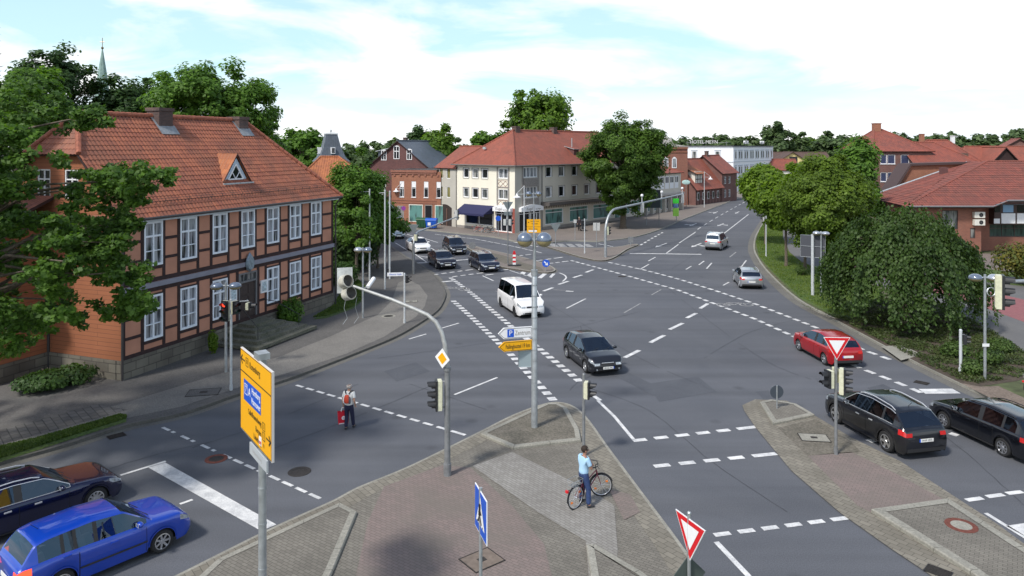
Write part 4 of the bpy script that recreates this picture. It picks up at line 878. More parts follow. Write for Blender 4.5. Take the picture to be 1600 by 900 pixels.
# shop fronts
def shopfront(root, F, o, n, gm, fm=white_m, transom=.72):
    w_ = window(root, F, o, n, (transom,) if transom else (), fm, gm, .09, .2, name='shop_window'); return w_
shopfront(CB, W0, shopL[0], 2, gl_dark, white_m, None)
shopfront(CB, W0, entL[0], 3, gl_dark, white_m, .8); shopfront(CB, W1, (.8,4.9,.15,3.0), 4, gl_dark, white_m, .8)
for i, o in enumerate(shopR): shopfront(CB, W1, o, 1 if i < 3 else 2, gl_shop, white_m, .76)
b = MB(); navy = plain('navy_awning',(.018,.02,.075),.8,vary=.1)
b.add([W0.p(1.6,.02,3.35),W0.p(7.1,.02,3.35),W0.p(7.1,1.9,2.35),W0.p(1.6,1.9,2.35),W0.p(1.6,1.9,2.1),W0.p(7.1,1.9,2.1)], [(0,1,2,3),(3,2,5,4)]); b.add([W0.p(1.6,.02,3.35),W0.p(1.6,1.9,2.35),W0.p(1.6,.02,2.35)],[(0,1,2)]); b.add([W0.p(7.1,.02,3.35),W0.p(7.1,1.9,2.35),W0.p(7.1,.02,2.35)],[(0,1,2)])
b.build('awning', navy, CB)
for F, u0, u1 in ((W0,7.3,10.4),(W1,.7,5.0)):
    b = MB(); n_ = 10; pts = [F.p(u0+(u1-u0)*k/n_, .5, 2.75) for k in range(n_+1)]+[F.p(u0+(u1-u0)*k/n_, .5, 3.25+.35*math.sin(math.pi*k/n_)) for k in range(n_+1)]
    pts2 = [F.p(u0+(u1-u0)*k/n_, .02, 2.75) for k in range(n_+1)]+[F.p(u0+(u1-u0)*k/n_, .02, 3.25+.35*math.sin(math.pi*k/n_)) for k in range(n_+1)]
    m_ = n_+1; b.add(pts+pts2, [(k,k+1,m_+k+1,m_+k) for k in range(n_)]+[(m_+k,m_+k+1,2*m_+m_+k+1,2*m_+m_+k) for k in range(n_)]+[(0,m_,3*m_,2*m_),(n_,2*m_+n_,3*m_+n_,m_+n_)])
    sg_ = b.build('arched_sign', white_m, CB)
    c_ = F.p((u0+u1)/2,.512,3.1); rot = (R(90),0,0) if F is W0 else (R(90),0,R(90))
    text('Kugel', .52, grey_trim, sg_, F.p(u0+(u1-u0)*.36,.515,3.08), rot, 'lettering', ex=.004); text('am Hagen', .26, grey_trim, sg_, F.p(u0+(u1-u0)*.76,.515,3.0), rot, 'lettering', ex=.004)
b = MB(); W1.box(b,5.0,Lr+.1,3.35,3.75,0,1.5); W1.box(b,5.0,Lr+.1,3.28,3.35,.1,1.35)
recalc(b.build('canopy', plain('dark_canopy',(.10,.09,.085),.7,vary=.15), CB))
b = MB()
for k in range(30): W1.box(b,5.5+k*.5,5.5+k*.5+.3,2.88,3.12,.02,.06)
recalc(b.build('fascia_letters', plain('faded_letters',(.30,.27,.24),.7), CB))
b = MB(); W0.box(b,7.4,10.2,-.05,.14,-.02,.5); W0.box(b,10.3,10.73,0,3.2,-.05,.03); recalc(b.build('entrance_step', plain('red_step',(.30,.08,.06),.8), CB))
b = MB(); W1.box(b,5.3,Lr,.0,.5,-.02,.03); W0.box(b,.1,7.3,0,.45,-.02,.03); recalc(b.build('plinth', grey_trim, CB))
# lower grey section with the archway
GS, F0, F1, F2, Lg = house('grey_archway_house','narrow grey plastered house with arched gateway, left of the cream corner block',(682,351.5),(712.5,356),8.5,8.15,11.0,grey_pl,roof_red,
    [(.7,1.6,4.0,5.5),(2.5,3.4,4.0,5.5),(.7,1.6,6.6,8.0),(2.5,3.4,6.6,8.0)], nu=1, bars=(), gm=glassy('olive_blind_glass',(.1,.1,.03),.1,(.25,.23,.10),1,.9), eave=.3, cat='building')
b = MB(); n_=12; F0.box(b,.55,3.75,.05,2.6,-.0,.02)
pts=[F0.p(.55+3.2*k/n_,.02,2.6+.45*math.sin(math.pi*k/n_)) for k in range(n_+1)]; b.poly(pts[::-1]); recalc(b.build('gateway', plain('gateway_dark',(.035,.025,.022),.9), GS))
b = MB(); F0.box(b,1.15,1.3,.05,2.5,.02,.12); F0.box(b,2.6,2.75,.05,2.5,.02,.12); recalc(b.build('gate_post', plain('brown_wood',(.16,.09,.07),.7), GS))
# ------------------------------------------------------------ 3. orange brick shop
ow = [(1.3,2.0,3.85,6.1),(3.2,3.9,3.85,6.1),(5.15,5.85,3.85,6.1),(7.1,7.8,3.85,6.1)]
OS, F0, F1, F2, Lo = house('brick_shop','small flat roofed orange brick shop with four narrow windows above two teal shop windows',(612,349.5),(682,352.5),9,7.5,8,orange_brick,gutter_pipe,ow,nu=1,bars=(-.55,),axis='flat',cat='shop',gm=gl_dark,sill=white_m)
b = MB(); F0.box(b,0,Lo,7.1,7.25,.0,.12); F0.box(b,-.1,Lo+.1,7.35,7.7,.0,.18); F0.box(b,0,Lo,3.0,3.12,0,.06); F0.box(b,0,Lo,3.35,3.45,0,.06)
for k in range(9): F0.box(b,.35+k*.98,.65+k*.98,6.8,7.1,.0,.10)
recalc(b.build('cornice', red_brick, OS))
for o in ow:
    b = MB(); F0.box(b,o[0]+.05,o[1]-.05,o[3]-.85,o[3]-.05,-.1,-.04); recalc(b.build('roller_blind', white_m, OS))
for (u0,u1,z0,z1,m_,n_) in ((2.9,4.9,.5,2.75,gl_shop,1),(7.0,9.2,.4,2.75,gl_shop,1),(5.4,6.4,.1,2.75,gl_dark,2),(1.0,1.8,.9,2.5,gl_grey,1)):
    b = MB(); F0.box(b,u0-.1,u1+.1,z0-.1,z1+.1,0,.05); q = recalc(b.build('shop_window', off_white if m_ is gl_shop else grey_trim, OS)); b = MB(); F0.box(b,u0,u1,z0,z1,.05,.056); recalc(b.build('pane', m_, q))
# ------------------------------------------------------------ 4. dark brick gabled house with slate roof
cc = P(621.7,300,112); s0 = P(573,300,112); s1 = P(671,300,112)
fr4 = (Vector((s0.x,s0.y+1.5,0)), math.atan2(-3.2,s1.x-s0.x), math.hypot(s1.x-s0.x,3.2))
gw = [(2.2,3.1,8.9,10.4),(4.3,5.3,9.1,11.0),(6.5,7.4,9.0,10.5),(1.9,3.0,4.6,6.4),(1.9,3.0,1.2,3.6),(4.3,5.3,4.6,6.4),(6.5,7.4,4.6,6.4)]
SG, F0, F1, F2, L4 = house('gabled_brick_house','dark brick gabled house with blue-grey slate roof and white arched windows',0,0,14,7.9,11.9,dark_brick,roof_slate,[],axis='y',frame=fr4,eave=.3)
b = MB()
for o in gw:
    w_ = MB(); F0.box(w_,o[0],o[1],o[2],o[3],.0,.05); n_=8
    pts=[F0.p(o[0]+(o[1]-o[0])*k/n_,.05,o[3]+.18*math.sin(math.pi*k/n_)) for k in range(n_+1)]; w_.poly(pts[::-1]); x_ = recalc(w_.build('window', white_m, SG))
    g = MB(); c_ = (o[0]+o[1])/2
    for (p_,q_) in ((o[0]+.1,c_-.05),(c_+.05,o[1]-.1)):
        F0.box(g,p_,q_,o[2]+.1,o[2]+(o[3]-o[2])*.6,.05,.056); F0.box(g,p_,q_,o[2]+(o[3]-o[2])*.66,o[3]-.02,.05,.056)
    recalc(g.build('pane', gl_dark, x_))
b = MB(); b.bx(-.25,2.6,3.5,8.5,8.3,10.3); sd_ = b.build('dormer', roof_slate, SG)
b = MB(); roofslab(b,[(-.6,3.2,10.3),(-.6,8.8,10.3),(3.4,8.8,11.1),(3.4,3.2,11.1)],.1); b.build('dormer_roof',[roof_slate,lead_m],sd_)
for k in range(2):
    b = MB(); b.bx(-.30,-.24,4.1+k*2.4,5.4+k*2.4,8.9,10.0,0); b.bx(-.32,-.30,4.2+k*2.4,5.3+k*2.4,9.0,9.9,1); b.build('window',[white_m,gl_dark],sd_)
chimney(SG, L4/2-.3, 3, 11.3, 12.3, .5)
# slate tower
tp = P(517,260,104)
TW = thing('slate_roofed_tower','square brick stair tower with steep flared slate roof and small finial','tower',(tp.x,tp.y,0),R(24))
b = MB(); b.bx(-1.75,1.75,-1.75,1.75,0,9.0); b.build('wall', orange_brick, TW)
b = MB(); lv = [(2.3,8.9),(1.75,9.5),(1.2,10.9),(.78,12.7)]; vs_ = []
for r_, z in lv: vs_ += [(-r_,-r_,z),(r_,-r_,z),(r_,r_,z),(-r_,r_,z)]
fs_ = [(4*i+k,4*i+(k+1)%4,4*i+4+(k+1)%4,4*i+4+k) for i in range(3) for k in range(4)]+[(12,13,14,15),(3,2,1,0)]; b.add(vs_,fs_); b.build('roof', roof_slate, TW)
b = MB(); b.bx(-.85,.85,-.85,.85,12.7,12.85); b.tube([(0,0,12.8),(0,0,13.7)],.04,5); b.ball((0,0,13.25),.16,8,6); b.tube([(-.6,0,13.05),(.6,0,13.05)],.04,5); b.build('finial', lead_m, TW)
for s_ in (0,1):
    b = MB(); T_ = Rz(R(-90*s_)); b.bx(-.28,.28,-1.85,-1.3,10.0,10.9,0,T_); b.bx(-.2,.2,-1.87,-1.85,10.1,10.8,1,T_); b.build('dormer',[white_m,gl_dark],TW)
# orange tiled roof between
q0 = P(480,300,74); q1 = P(541,300,76)
house('tiled_outbuilding','low outbuilding with bright orange hipped tile roof behind the half-timbered house',0,0,9,7.2,9.9,terracotta,roof_orange,[],hipl=2,hipr=3.6,frame=(Vector((q0.x-1,q0.y-1,0)),R(8),7.5),cat='house')
# church spire far left
sp_ = P(160,110,230)
SPI = thing('church_spire','slender green copper church spire with cross, far behind the trees on the left','church spire',(sp_.x,sp_.y,0))
b = MB(); b.bx(-2.4,2.4,-2.4,2.4,0,20); b.build('tower_wall', red_brick, SPI)
b = MB(); b.lathe([(3.2,20),(2.2,27),(1.45,33),(.62,38.5),(.08,42)],8); b.build('spire_roof', plain('copper_green',(.22,.32,.29),.6,.2,vary=.2,scale=1), SPI)
b = MB(); b.ball((0,0,41.8),.42,8,6); b.tube([(0,0,41.8),(0,0,45)],.1,5); b.tube([(-.8,0,43.7),(.8,0,43.7)],.1,5); b.build('cross', plain('dull_gold',(.22,.17,.09),.4,.6), SPI)
# ------------------------------------------------------------ 5. street row beyond the oak
d_ = Vector((0.6316,0.7753,0)); C0 = G(804.5,366)
def at(t): return C0+d_*t
rzR = math.atan2(d_.y,d_.x)
MS, F0, F1, F2, Lm = house('terraced_shop_house','three storey beige building with red roof and roof dormer, partly hidden by the big oak',0,0,11,8.5,13.0,beige_pl,roof_red,
    [(1.5,2.7,7.0,8.3),(4.0,5.2,7.0,8.3),(1.5,2.7,4.3,5.6),(4,5.2,4.3,5.6)],nu=1,bars=(),frame=(at(25.2),rzR,7.0),eave=.3,hipr=0,cat='building',gm=gl_grey)
b = MB(); b.bx(1.6,3.0,1.6,4.0,8.9,10.7); q=b.build('dormer', white_m, MS); b = MB(); b.bx(1.75,2.85,1.55,1.6,9.3,10.4); b.build('pane', gl_dark, q); b = MB(); roofslab(b,[(1.3,1.2,10.7),(3.3,1.2,10.7),(3.3,4.8,11.4),(1.3,4.8,11.4)],.08); b.build('dormer_roof',[roof_red,lead_m],q)
b = MB(); F0.box(b,0,7,3.3,3.7,0,1.5); recalc(b.build('canopy', _M['dark_canopy'], MS)); b = MB(); F0.box(b,.4,3.0,.6,2.6,0,.05,0); F0.box(b,3.5,6.6,.6,2.6,0,.05,0); q = recalc(b.build('shop_window', white_m, MS)); b = MB(); F0.box(b,.5,2.9,.7,2.5,.05,.056); F0.box(b,3.6,6.5,.7,2.5,.05,.056); recalc(b.build('pane', gl_shop, q))
LS, F0, F1, F2, Ll = house('low_arcade_building','two storey grey arcade building with paired white shutters and dark pillars, right of the oak',0,0,10,6.6,8.3,beige_pl,roof_red,[],frame=(at(32.4),rzR,13.5),hipr=3.0,eave=.4,cat='building')
for k in range(7):
    for j in range(1):
        u_ = .6+k*1.75; b = MB(); F0.box(b,u_,u_+1.35,3.9,6.0,0,.05); q = recalc(b.build('window', white_m, LS)); b = MB(); F0.box(b,u_+.12,u_+.6,4.9,5.85,.05,.056); F0.box(b,u_+.74,u_+1.23,4.9,5.85,.05,.056); recalc(b.build('pane', gl_grey, q))
b = MB(); F0.box(b,0,13.5,2.85,3.2,0,.7); recalc(b.build('canopy', plain('light_canopy',(.42,.40,.38),.7,vary=.1), LS))
for k in range(7):
    b = MB(); F0.box(b,.3+k*2.1,.75+k*2.1,0,2.85,.1,.6); recalc(b.build('pillar', grey_pl, LS))
for k in range(6):
    b = MB(); F0.box(b,.9+k*2.1,2.3+k*2.1,.5,2.6,0,.05); q = recalc(b.build('shop_window', white_m, LS)); b = MB(); F0.box(b,1.0+k*2.1,2.2+k*2.1,.6,2.5,.05,.056); recalc(b.build('pane', gl_shop if k<3 else gl_dark, q))
# tall brick building with ornamental gable
p0 = P(1033,250,136); p1 = P(1073.5,250,138)
BT, F0, F1, F2, Lb = house('ornate_brick_building','tall orange brick building with arched windows and pale ornamental gable crest',0,0,9,10.9,12,red_brick,grey_trim,[],axis='flat',frame=(Vector((p0.x-3,p0.y,0)),R(8),p1.x-p0.x+3),cat='building')
for u_ in (3.6,5.2,1.8):
    b = MB(); F0.box(b,u_,u_+.9,7.0,8.7,0,.05); n_=8; b.poly([F0.p(u_+.9*k/n_,.05,8.7+.4*math.sin(math.pi*k/n_)) for k in range(n_+1)][::-1]); q = recalc(b.build('window', white_m, BT)); b = MB(); F0.box(b,u_+.13,u_+.77,7.15,8.75,.05,.056); recalc(b.build('pane', gl_curt, q))
b = MB(); F0.box(b,0,Lb,10.6,10.85,0,.25); recalc(b.build('cornice', orange_brick, BT)); b = MB(); F0.box(b,0,Lb,9.9,10.05,0,.12); recalc(b.build('cornice', orange_brick, BT))
pr = [(1.9,11.1),(2.5,11.4),(2.9,11.7),(3.1,12.6),(3.7,12.4),(4.1,13.1),(4.5,12.4),(5.1,12.6),(5.3,11.7),(5.8,11.4),(Lb,11.1)]
b = MB(); n_ = len(pr); b.add([(x,-.1,z) for x,z in pr]+[(x,.3,z) for x,z in pr],[tuple(range(n_)),tuple(range(2*n_-1,n_-1,-1))]+[(i,n_+i,n_+(i+1)%n_,(i+1)%n_) for i in range(n_)]); recalc(b.build('gable_crest', plain('pale_stone',(.52,.50,.48),.8,vary=.15), BT))
# low timbered red roofed house at the street bend
p0 = G(1083,322); 
RH, F0, F1, F2, Lq = house('red_roofed_cottage','low half-timbered house with steep bright red tile roof beside the grey building',0,0,9,3.2,8.6,brown_brick,roof_red,[],frame=(p0+Vector((.6,.5,0)),math.atan2(.76,.65),11),eave=.5,cat='house')
b = MB(); 
for k in range(9): F0.box(b,.2+k*1.3,.35+k*1.3,0,3.1,0,.04)
F0.box(b,0,11,1.5,1.65,0,.045); F0.box(b,0,11,2.95,3.1,0,.045); recalc(b.build('timber_frame', timber_m, RH))
for k in range(5):
    b = MB(); F0.box(b,.55+k*2.1,1.35+k*2.1,1.0,2.4,.0,.06); q = recalc(b.build('window', white_m, RH)); b = MB(); F0.box(b,.63+k*2.1,1.27+k*2.1,1.08,2.3,.06,.066); recalc(b.build('pane', gl_dark, q))
b = MB(); b.bx(1.0,4.0,.6,4.5,3.6,6.3); q = b.build('dormer', off_white, RH)
b = MB(); b.add([(.6,.1,6.3),(4.4,.1,6.3),(2.5,.1,6.35)],[(0,1,2)]); roofslab(b,[(.5,0,5.9),(4.5,0,5.9),(4.5,4.5,7.9),(.5,4.5,7.9)],.12); b.build('dormer_roof',[roof_orange,timber_m],q)
b = MB()
for k in range(4): b.bx(1.0+k*.95,1.12+k*.95,.55,.6,3.7,6.0)
b.bx(1.0,4.0,.54,.6,4.8,4.92); b.build('timber_frame', timber_m, q)
RG, F0, F1, F2, Lq = house('gabled_cottage','narrow red roofed cottage with dark timber gable in front of the white hotel',0,0,8,5.8,9.2,brown_brick,roof_dkred,[(1,1.9,3.6,5),(3,3.9,3.6,5),(1,1.9,.9,2.4),(3,3.9,.9,2.4)],frame=(p0+Vector((8.0,9.3,0)),math.atan2(.76,.65),7),eave=.4,cat='house')
chimney(RG,1.5,4,8.9,10.0,.6)
# ------------------------------------------------------------ 6. white hotel
Hc = G(1146,300.6); rzH = math.atan2(-.6,.8)
HO = thing('white_hotel','three storey white hotel with rooftop lettering at the end of the street','hotel',Hc,rzH)
hw_m = plain('hotel_white',(.80,.82,.86),.8,vary=.03); 
Fl = Face((0,0,0),(-1,0,0),(0,-1,0)); Fr = Face((0,0,0),(0,1,0),(1,0,0))
b = MB(); b.bx(-19,0,0,30,0,11.0); b.build('wall', hw_m, HO)
b = MB(); b.bx(-19.2,.2,-.2,30.2,11.0,11.25); b.build('flat_roof', plain('roof_felt',(.07,.075,.08),.9), HO)
b = MB(); tr_m = plain('hotel_trim',(.50,.54,.60),.7)
for z in (3.5,7.2,10.75): Fl.box(b,0,19,z,z+.18,0,.12); Fr.box(b,0,30,z,z+.18,0,.12)
recalc(b.build('cornice', tr_m, HO))
def hwin(F, u, z, w_, h_):
    b = MB(); F.box(b,u-.14,u+w_+.14,z-.15,z+h_+.15,0,.06,1); F.box(b,u-.22,u+w_+.22,z+h_+.15,z+h_+.32,0,.14,1); F.box(b,u,u+w_,z,z+h_,.06,.09,0); q = recalc(b.build('window', [white_m, tr_m], HO))
    b = MB(); F.box(b,u+.1,u+w_-.1,z+.1,z+h_-.1,.09,.096); recalc(b.build('pane', gl_grey, q))
for u in (3.3,9.3,13.5): 
    for z in (.9,4.3,8.0): hwin(Fl,u,z,1.2,1.9)
for k in range(14):
    for z in (.9,4.3,8.0): hwin(Fr,.9+k*2.05+(.5 if k%2 else 0),z,.95,1.9)
sgn = MB(); sgn.tube([(-12.5,2,11.2),(-12.5,2,12.3)],.05,5); sgn.tube([(-2.5,2,11.2),(-2.5,2,12.3)],.05,5); sgn.tube([(-13,2,11.95),(-2,2,11.95)],.04,5); q = sgn.build('roof_sign', galv_d, HO)
text('HOTEL MEYN', 1.2, plain('sign_letter_grey',(.55,.55,.55),.6), q, (-8.2,1.85,12.1), (R(90),0,0), ex=.06); 
text('HOTEL', 1.2, white_m, q, (.3,8,12.0), (R(90),0,R(90)), ex=.06); text('MEYN', 1.2, white_m, q, (.3,20,12.0), (R(90),0,R(90)), ex=.06)
# yellow gable house
q0 = P(1216,290,205)
YH, F0, F1, F2, Ly = house('yellow_gable_house','pale yellow gabled house with balcony and brown roof beyond the roadside trees',0,0,9,6.8,9.5,plain('yellow_plaster',(.72,.60,.28),.9),roof_brown,[],axis='y',frame=(Vector((q0.x,q0.y,0)),R(-5),7.8),eave=.5)
b = MB(); F0.box(b,3.0,5.2,6.4,8.2,0,.05); recalc(b.build('balcony_opening', black_m, YH)); b = MB(); F0.box(b,2.7,5.5,5.6,6.5,.05,1.2); recalc(b.build('balcony', plain('balcony_grey',(.35,.35,.35),.7), YH))
q0 = P(1205,290,215); house('brown_roofed_house','wide house with plain brown roof behind the yellow gable house',0,0,10,6.5,9.3,off_white,roof_brown,[],frame=(Vector((q0.x,q0.y,0)),R(-4),17),eave=.5)
q0 = P(1199,290,196); house('red_roofed_annex','low annex with red roof between the hotel and the yellow house',0,0,8,4.8,7.6,off_white,roof_dkred,[],frame=(Vector((q0.x,q0.y,0)),R(-5),8),eave=.4)
# ------------------------------------------------------------ 7. right hand side
q0 = P(1366,290,108); q1 = P(1444,290,100)
rz7 = math.atan2(q1.y-q0.y,q1.x-q0.x); L7 = math.hypot(q1.x-q0.x,q1.y-q0.y)
w7 = []
for z in (3.3,6.0,8.6):
    w7 += [(.9,1.8,z-.15,z+1.2),(1.9,3.0,z-.15,z+1.2),(3.8,5.0,z-.15,z+1.2)]
AB, F0, F1, F2, L7 = house('brick_apartment_house','three storey brown brick apartment house with red hipped roof and white framed windows',0,0,12,10.4,13.6,brown_brick,roof_dkred,w7,hipl=2.6,hipr=4.4,frame=(Vector((q0.x,q0.y,0)),R(-3),8.2),gm=glassy('blue_grey_glass',(.05,.06,.12),.1),nu=1,bars=(),cat='house',sill=white_m)
for x in AB.children:
    pass
chimney(AB,2.9,6,13.0,14.5,1.0,orange_brick)
AW, F0, F1, F2, _ = house('brick_apartment_wing','lower brick wing with red roof stepping down beside the apartment house',0,0,10,8.6,11.6,brown_brick,roof_dkred,[],hipr=4,frame=(Vector((P(1430,290,106).x,106,0)),R(-4),9),cat='house')
q0 = P(1436,290,112)
DH, F0, F1, F2, Ld = house('attic_window_house','house with mansard gable, dark red roof and two yellow-blind attic windows',0,0,9,8.3,12.0,dark_brick,roof_dkred,[(1.1,2.6,9.3-1.4,9.55-.1+.0) ] if False else [],hipl=3.2,hipr=3.2,frame=(Vector((q0.x,q0.y,0)),R(-4),9.6),cat='house')
b = MB(); b.bx(1.2,6.9,-.6,3,7.9,10.0); q = b.build('dormer', roof_brown, DH)
for u_ in (1.6,4.6):
    b = MB(); b.bx(u_,u_+1.7,-.66,-.6,8.4,9.7,0); w_ = b.build('window', white_m, q); b = MB(); b.bx(u_+.18,u_+1.52,-.67,-.66,8.55,9.1,0); b.bx(u_+.18,u_+1.52,-.67,-.66,9.1,9.55,1); b.build('pane', [gl_dark, plain('yellow_blind',(.40,.42,.10),.7)], w_)
chimney(DH,2.5,4.5,11.5,12.9,.6,orange_brick); chimney(DH,7.2,4.5,11.5,12.6,.5,white_m)
for k in range(2):
    b = MB(); T_ = Matrix.Translation((2.4+k*1.1,1.6+.6*k,10.2+.5*k)) @ Matrix.Rotation(R(40),4,'X'); b.bx(0,.5,0,.9,0,.06,0,T_); b.build('roof_window', lead_m, DH)
# brick block with sloping parapet, between
q0 = P(1398,290,90); q1 = P(1516,290,90)
PB = thing('sloping_brick_block','orange brick block with dark sloping roof edge behind the big brick building','building',(q0.x,q0.y,0))
wL = q1.x-q0.x; zt_ = 8.9
b = MB(); pr = [(0,0),(wL,0),(wL,zt_),(1.9,zt_-.25),(0,5.6)]; n_=5
b.add([(x,0,z) for x,z in pr]+[(x,2.6,z) for x,z in pr],[tuple(range(5)),tuple(range(9,4,-1))]+[(i,5+i,5+(i+1)%5,(i+1)%5) for i in range(5)]); recalc(b.build('wall', orange_brick, PB))
b = MB(); b.tube([(-.6,-.2,5.0),(1.8,-.2,zt_-.1),(wL,-.2,zt_+.12)], .2, 4); roofslab(b,[(-.8,-.3,4.9),(1.8,-.3,zt_),(1.8,2.7,zt_),(-.8,2.7,4.9)],.2,0,0); roofslab(b,[(1.8,-.3,zt_),(wL,-.3,zt_+.2),(wL,2.7,zt_+.2),(1.8,2.7,zt_)],.2,0,0); recalc(b.build('roof', plain('dark_roof_edge',(.07,.045,.045),.7), PB))
b = MB(); b.bx(.7,1.1,-.03,.0,5.6,6.3); b.build('window', gl_dark, PB)
# the big brick building on the right
BR = thing('long_brick_building','long red brick building with wide dark red hipped roof and white balcony panels','building',(0,0,0))
zE = 5.05; A_ = Vector((39.9,74,zE)); 
b = MB(); FA = Face((40.4,74.6,0),(1,0,0),(0,-1,0)); FS = Face((40.4,74.6,0),(.2,.98,0),(-.98,.2,0))
wA = (3.4,4.8,2.55,4.2)
def ux(px, Y): return (px-800)/FPX*Y-40.4
opA = [(ux(1472,74.6),ux(1497,74.6),2.6,4.55),(ux(1516,74.6),ux(1524,74.6),1.7,2.75)]
xr = ux(1533,74.6)
wall(b, FA, 0, xr, 0, zE, opA); wall(b, FS, 0, 12, 0, zE)
FC = Face((40.4+xr,74.6,0),(0,1,0),(1,0,0)); wall(b, FC, 0, 2.4, 0, zE)
FD = Face((40.4+xr,77.0,0),(1,0,0),(0,-1,0)); wd = lambda px: (px-800)/FPX*77-(40.4+xr)
opD = [(wd(1546),wd(1625),1.55,2.9)]
wall(b, FD, 0, 26, 0, zE, opD); b.build('wall', red_brick, BR)
dkf = plain('dark_window_frame',(.06,.035,.03),.6)
for o in opA: window(BR, FA, o, 1, (), dkf, gl_grey)
window(BR, FD, opD[0], 4, (.66,), dkf, glassy('shaded_teal_glass',(.02,.03,.03),.05,(.05,.09,.08),2,.5))  # shade under the balcony is put into this darker glass colour
b = MB(); FD.box(b,wd(1545),wd(1640),2.95,5.0,.0,.9,0); q = recalc(b.build('glazed_balcony', dkf, BR))
for (pa,pb_) in ((1544,1553),(1555.5,1577),(1579.5,1602),(1604,1626)):
    b = MB(); FD.box(b,wd(pa),wd(pb_),3.05,4.1 if pa > 1550 else 3.55,.9,.94); recalc(b.build('balcony_panel', white_m, q))
for (pa,pb_) in ((1545,1554),(1558,1574),(1580,1596),(1606,1622)):
    b = MB(); FD.box(b,wd(pa),wd(pb_),4.2,4.95,.9,.93); recalc(b.build('pane', plain('sky_toned_glass',(.25,.42,.62),.05) if pa == 1558 else gl_dark, q))  # one pane has a sky reflection painted in as its colour
for k in range(2):
    u_ = ux(1527,74.6); b = MB(); FA.box(b,u_-.5,u_+.55,3.05+k*.75,3.65+k*.75,.02,.4,0); o = recalc(b.build('air_conditioner', off_white, BR))
    g = MB(); g.lathe([(.02,0),(.22,0)],14,T=Matrix.Translation(FA.p(u_+.15,.405,3.35+k*.75)) @ Matrix.Rotation(R(90),4,'X')); g.build('fan_grille', black_m, o)
b = MB(); 
P_ = Vector((53.3,82.5,9.35)); Q_ = Vector((78,82.5,9.35)); P2 = Vector((56.2,91,9.05)); D2 = Vector((42.1,86.5,5.1)); 
A1 = Vector((39.4,73.7,zE-.05)); A2 = Vector((48.2,73.7,zE-.05)); A3 = Vector((50.4,74.75,zE+.469)); A4 = Vector((78,74.75,zE+.469)); A0 = Vector((38.9,76,zE))
Pm_ = P_.lerp(Q_,.02); [tiled_plane('roof',q_,dkred_body,BR,.30,.40,.04,.045,.16) for q_ in ([A1,A2,A3,A4,Q_,P_],[P_,P2,A1],[P2,D2,A1])]
b = MB(); ridge(b,P_,Q_,.12); ridge(b,P_,A1,.12); b.build('ridge_tiles', roof_dkred, BR)
b = MB(); ridge(b,P2,D2+Vector((0,0,.1)),.14); b.build('flashing', lead_m, BR)
b = MB(); x_ = P_.lerp(P2,.6).lerp(D2,.3); b.bx(x_.x-.35,x_.x+.35,x_.y-.3,x_.y+.3,x_.z-.4,x_.z+.6); b.build('chimney', dark_brick, BR)
b = MB(); b.tube([A1,A2,A3,A4],.08,6); b.build('rain_gutter', plain('zinc',(.32,.33,.34),.4,.5), BR)
# roofs in the right distance
q0 = P(1512,290,118); house('gabled_red_house','red roofed house with small dark timber gable on the far right',0,0,9,8.0,11.0,dark_brick,roof_red,[],frame=(Vector((q0.x,q0.y,0)),R(-3),22),hipl=2,cat='house')
q0 = P(1545,290,116); g_, F0, F1, F2, L_ = house('timber_gable_house','steep dark boarded gable with red roof behind the long brick building',0,0,9,8.0,10.9,timber_m,roof_red,[],axis='y',frame=(Vector((q0.x,q0.y,0)),R(-3),5.0),cat='house')
q0 = P(1552,290,150); g_,_,_,_,_ = house('distant_red_gable_house','small distant house with red hipped roof at the right skyline',0,0,9,9.6,12.6,brown_brick,roof_dkred,[],axis='y',frame=(Vector((q0.x,q0.y,0)),R(-25),9),cat='house'); chimney(g_,7,5,11,13.2,.8,orange_brick)
q0 = P(1494,290,160); PV = thing('purple_roofed_pavilion','small pale gabled pavilion with purple roof in the distance','building',(q0.x,q0.y,0))
b = MB(); b.bx(0,4.6,0,6,0,9.2); b.build('wall', plain('pavilion_white',(.6,.6,.62),.7), PV); b = MB(); roofslab(b,[(-.3,-.3,8.4),(4.9,-.3,8.4),(4.9,3,10.6),(-.3,3,10.6)],.1); b.build('roof',[plain('purple_sheet',(.20,.12,.26),.5),white_m],PV)
q0 = P(1527,290,170); WT = thing('white_marquee','long white tent roof in the distance on the right','tent',(q0.x-3,q0.y,0)); b = MB(); b.bx(0,9,0,5,0,9.6); b.build('tent_wall', white_m, WT); b = MB(); roofslab(b,[(-.2,-.2,9.5),(9.2,-.2,9.5),(9.2,2.5,10.7),(-.2,2.5,10.7)],.08); b.build('tent_roof',[white_m,white_m],WT)
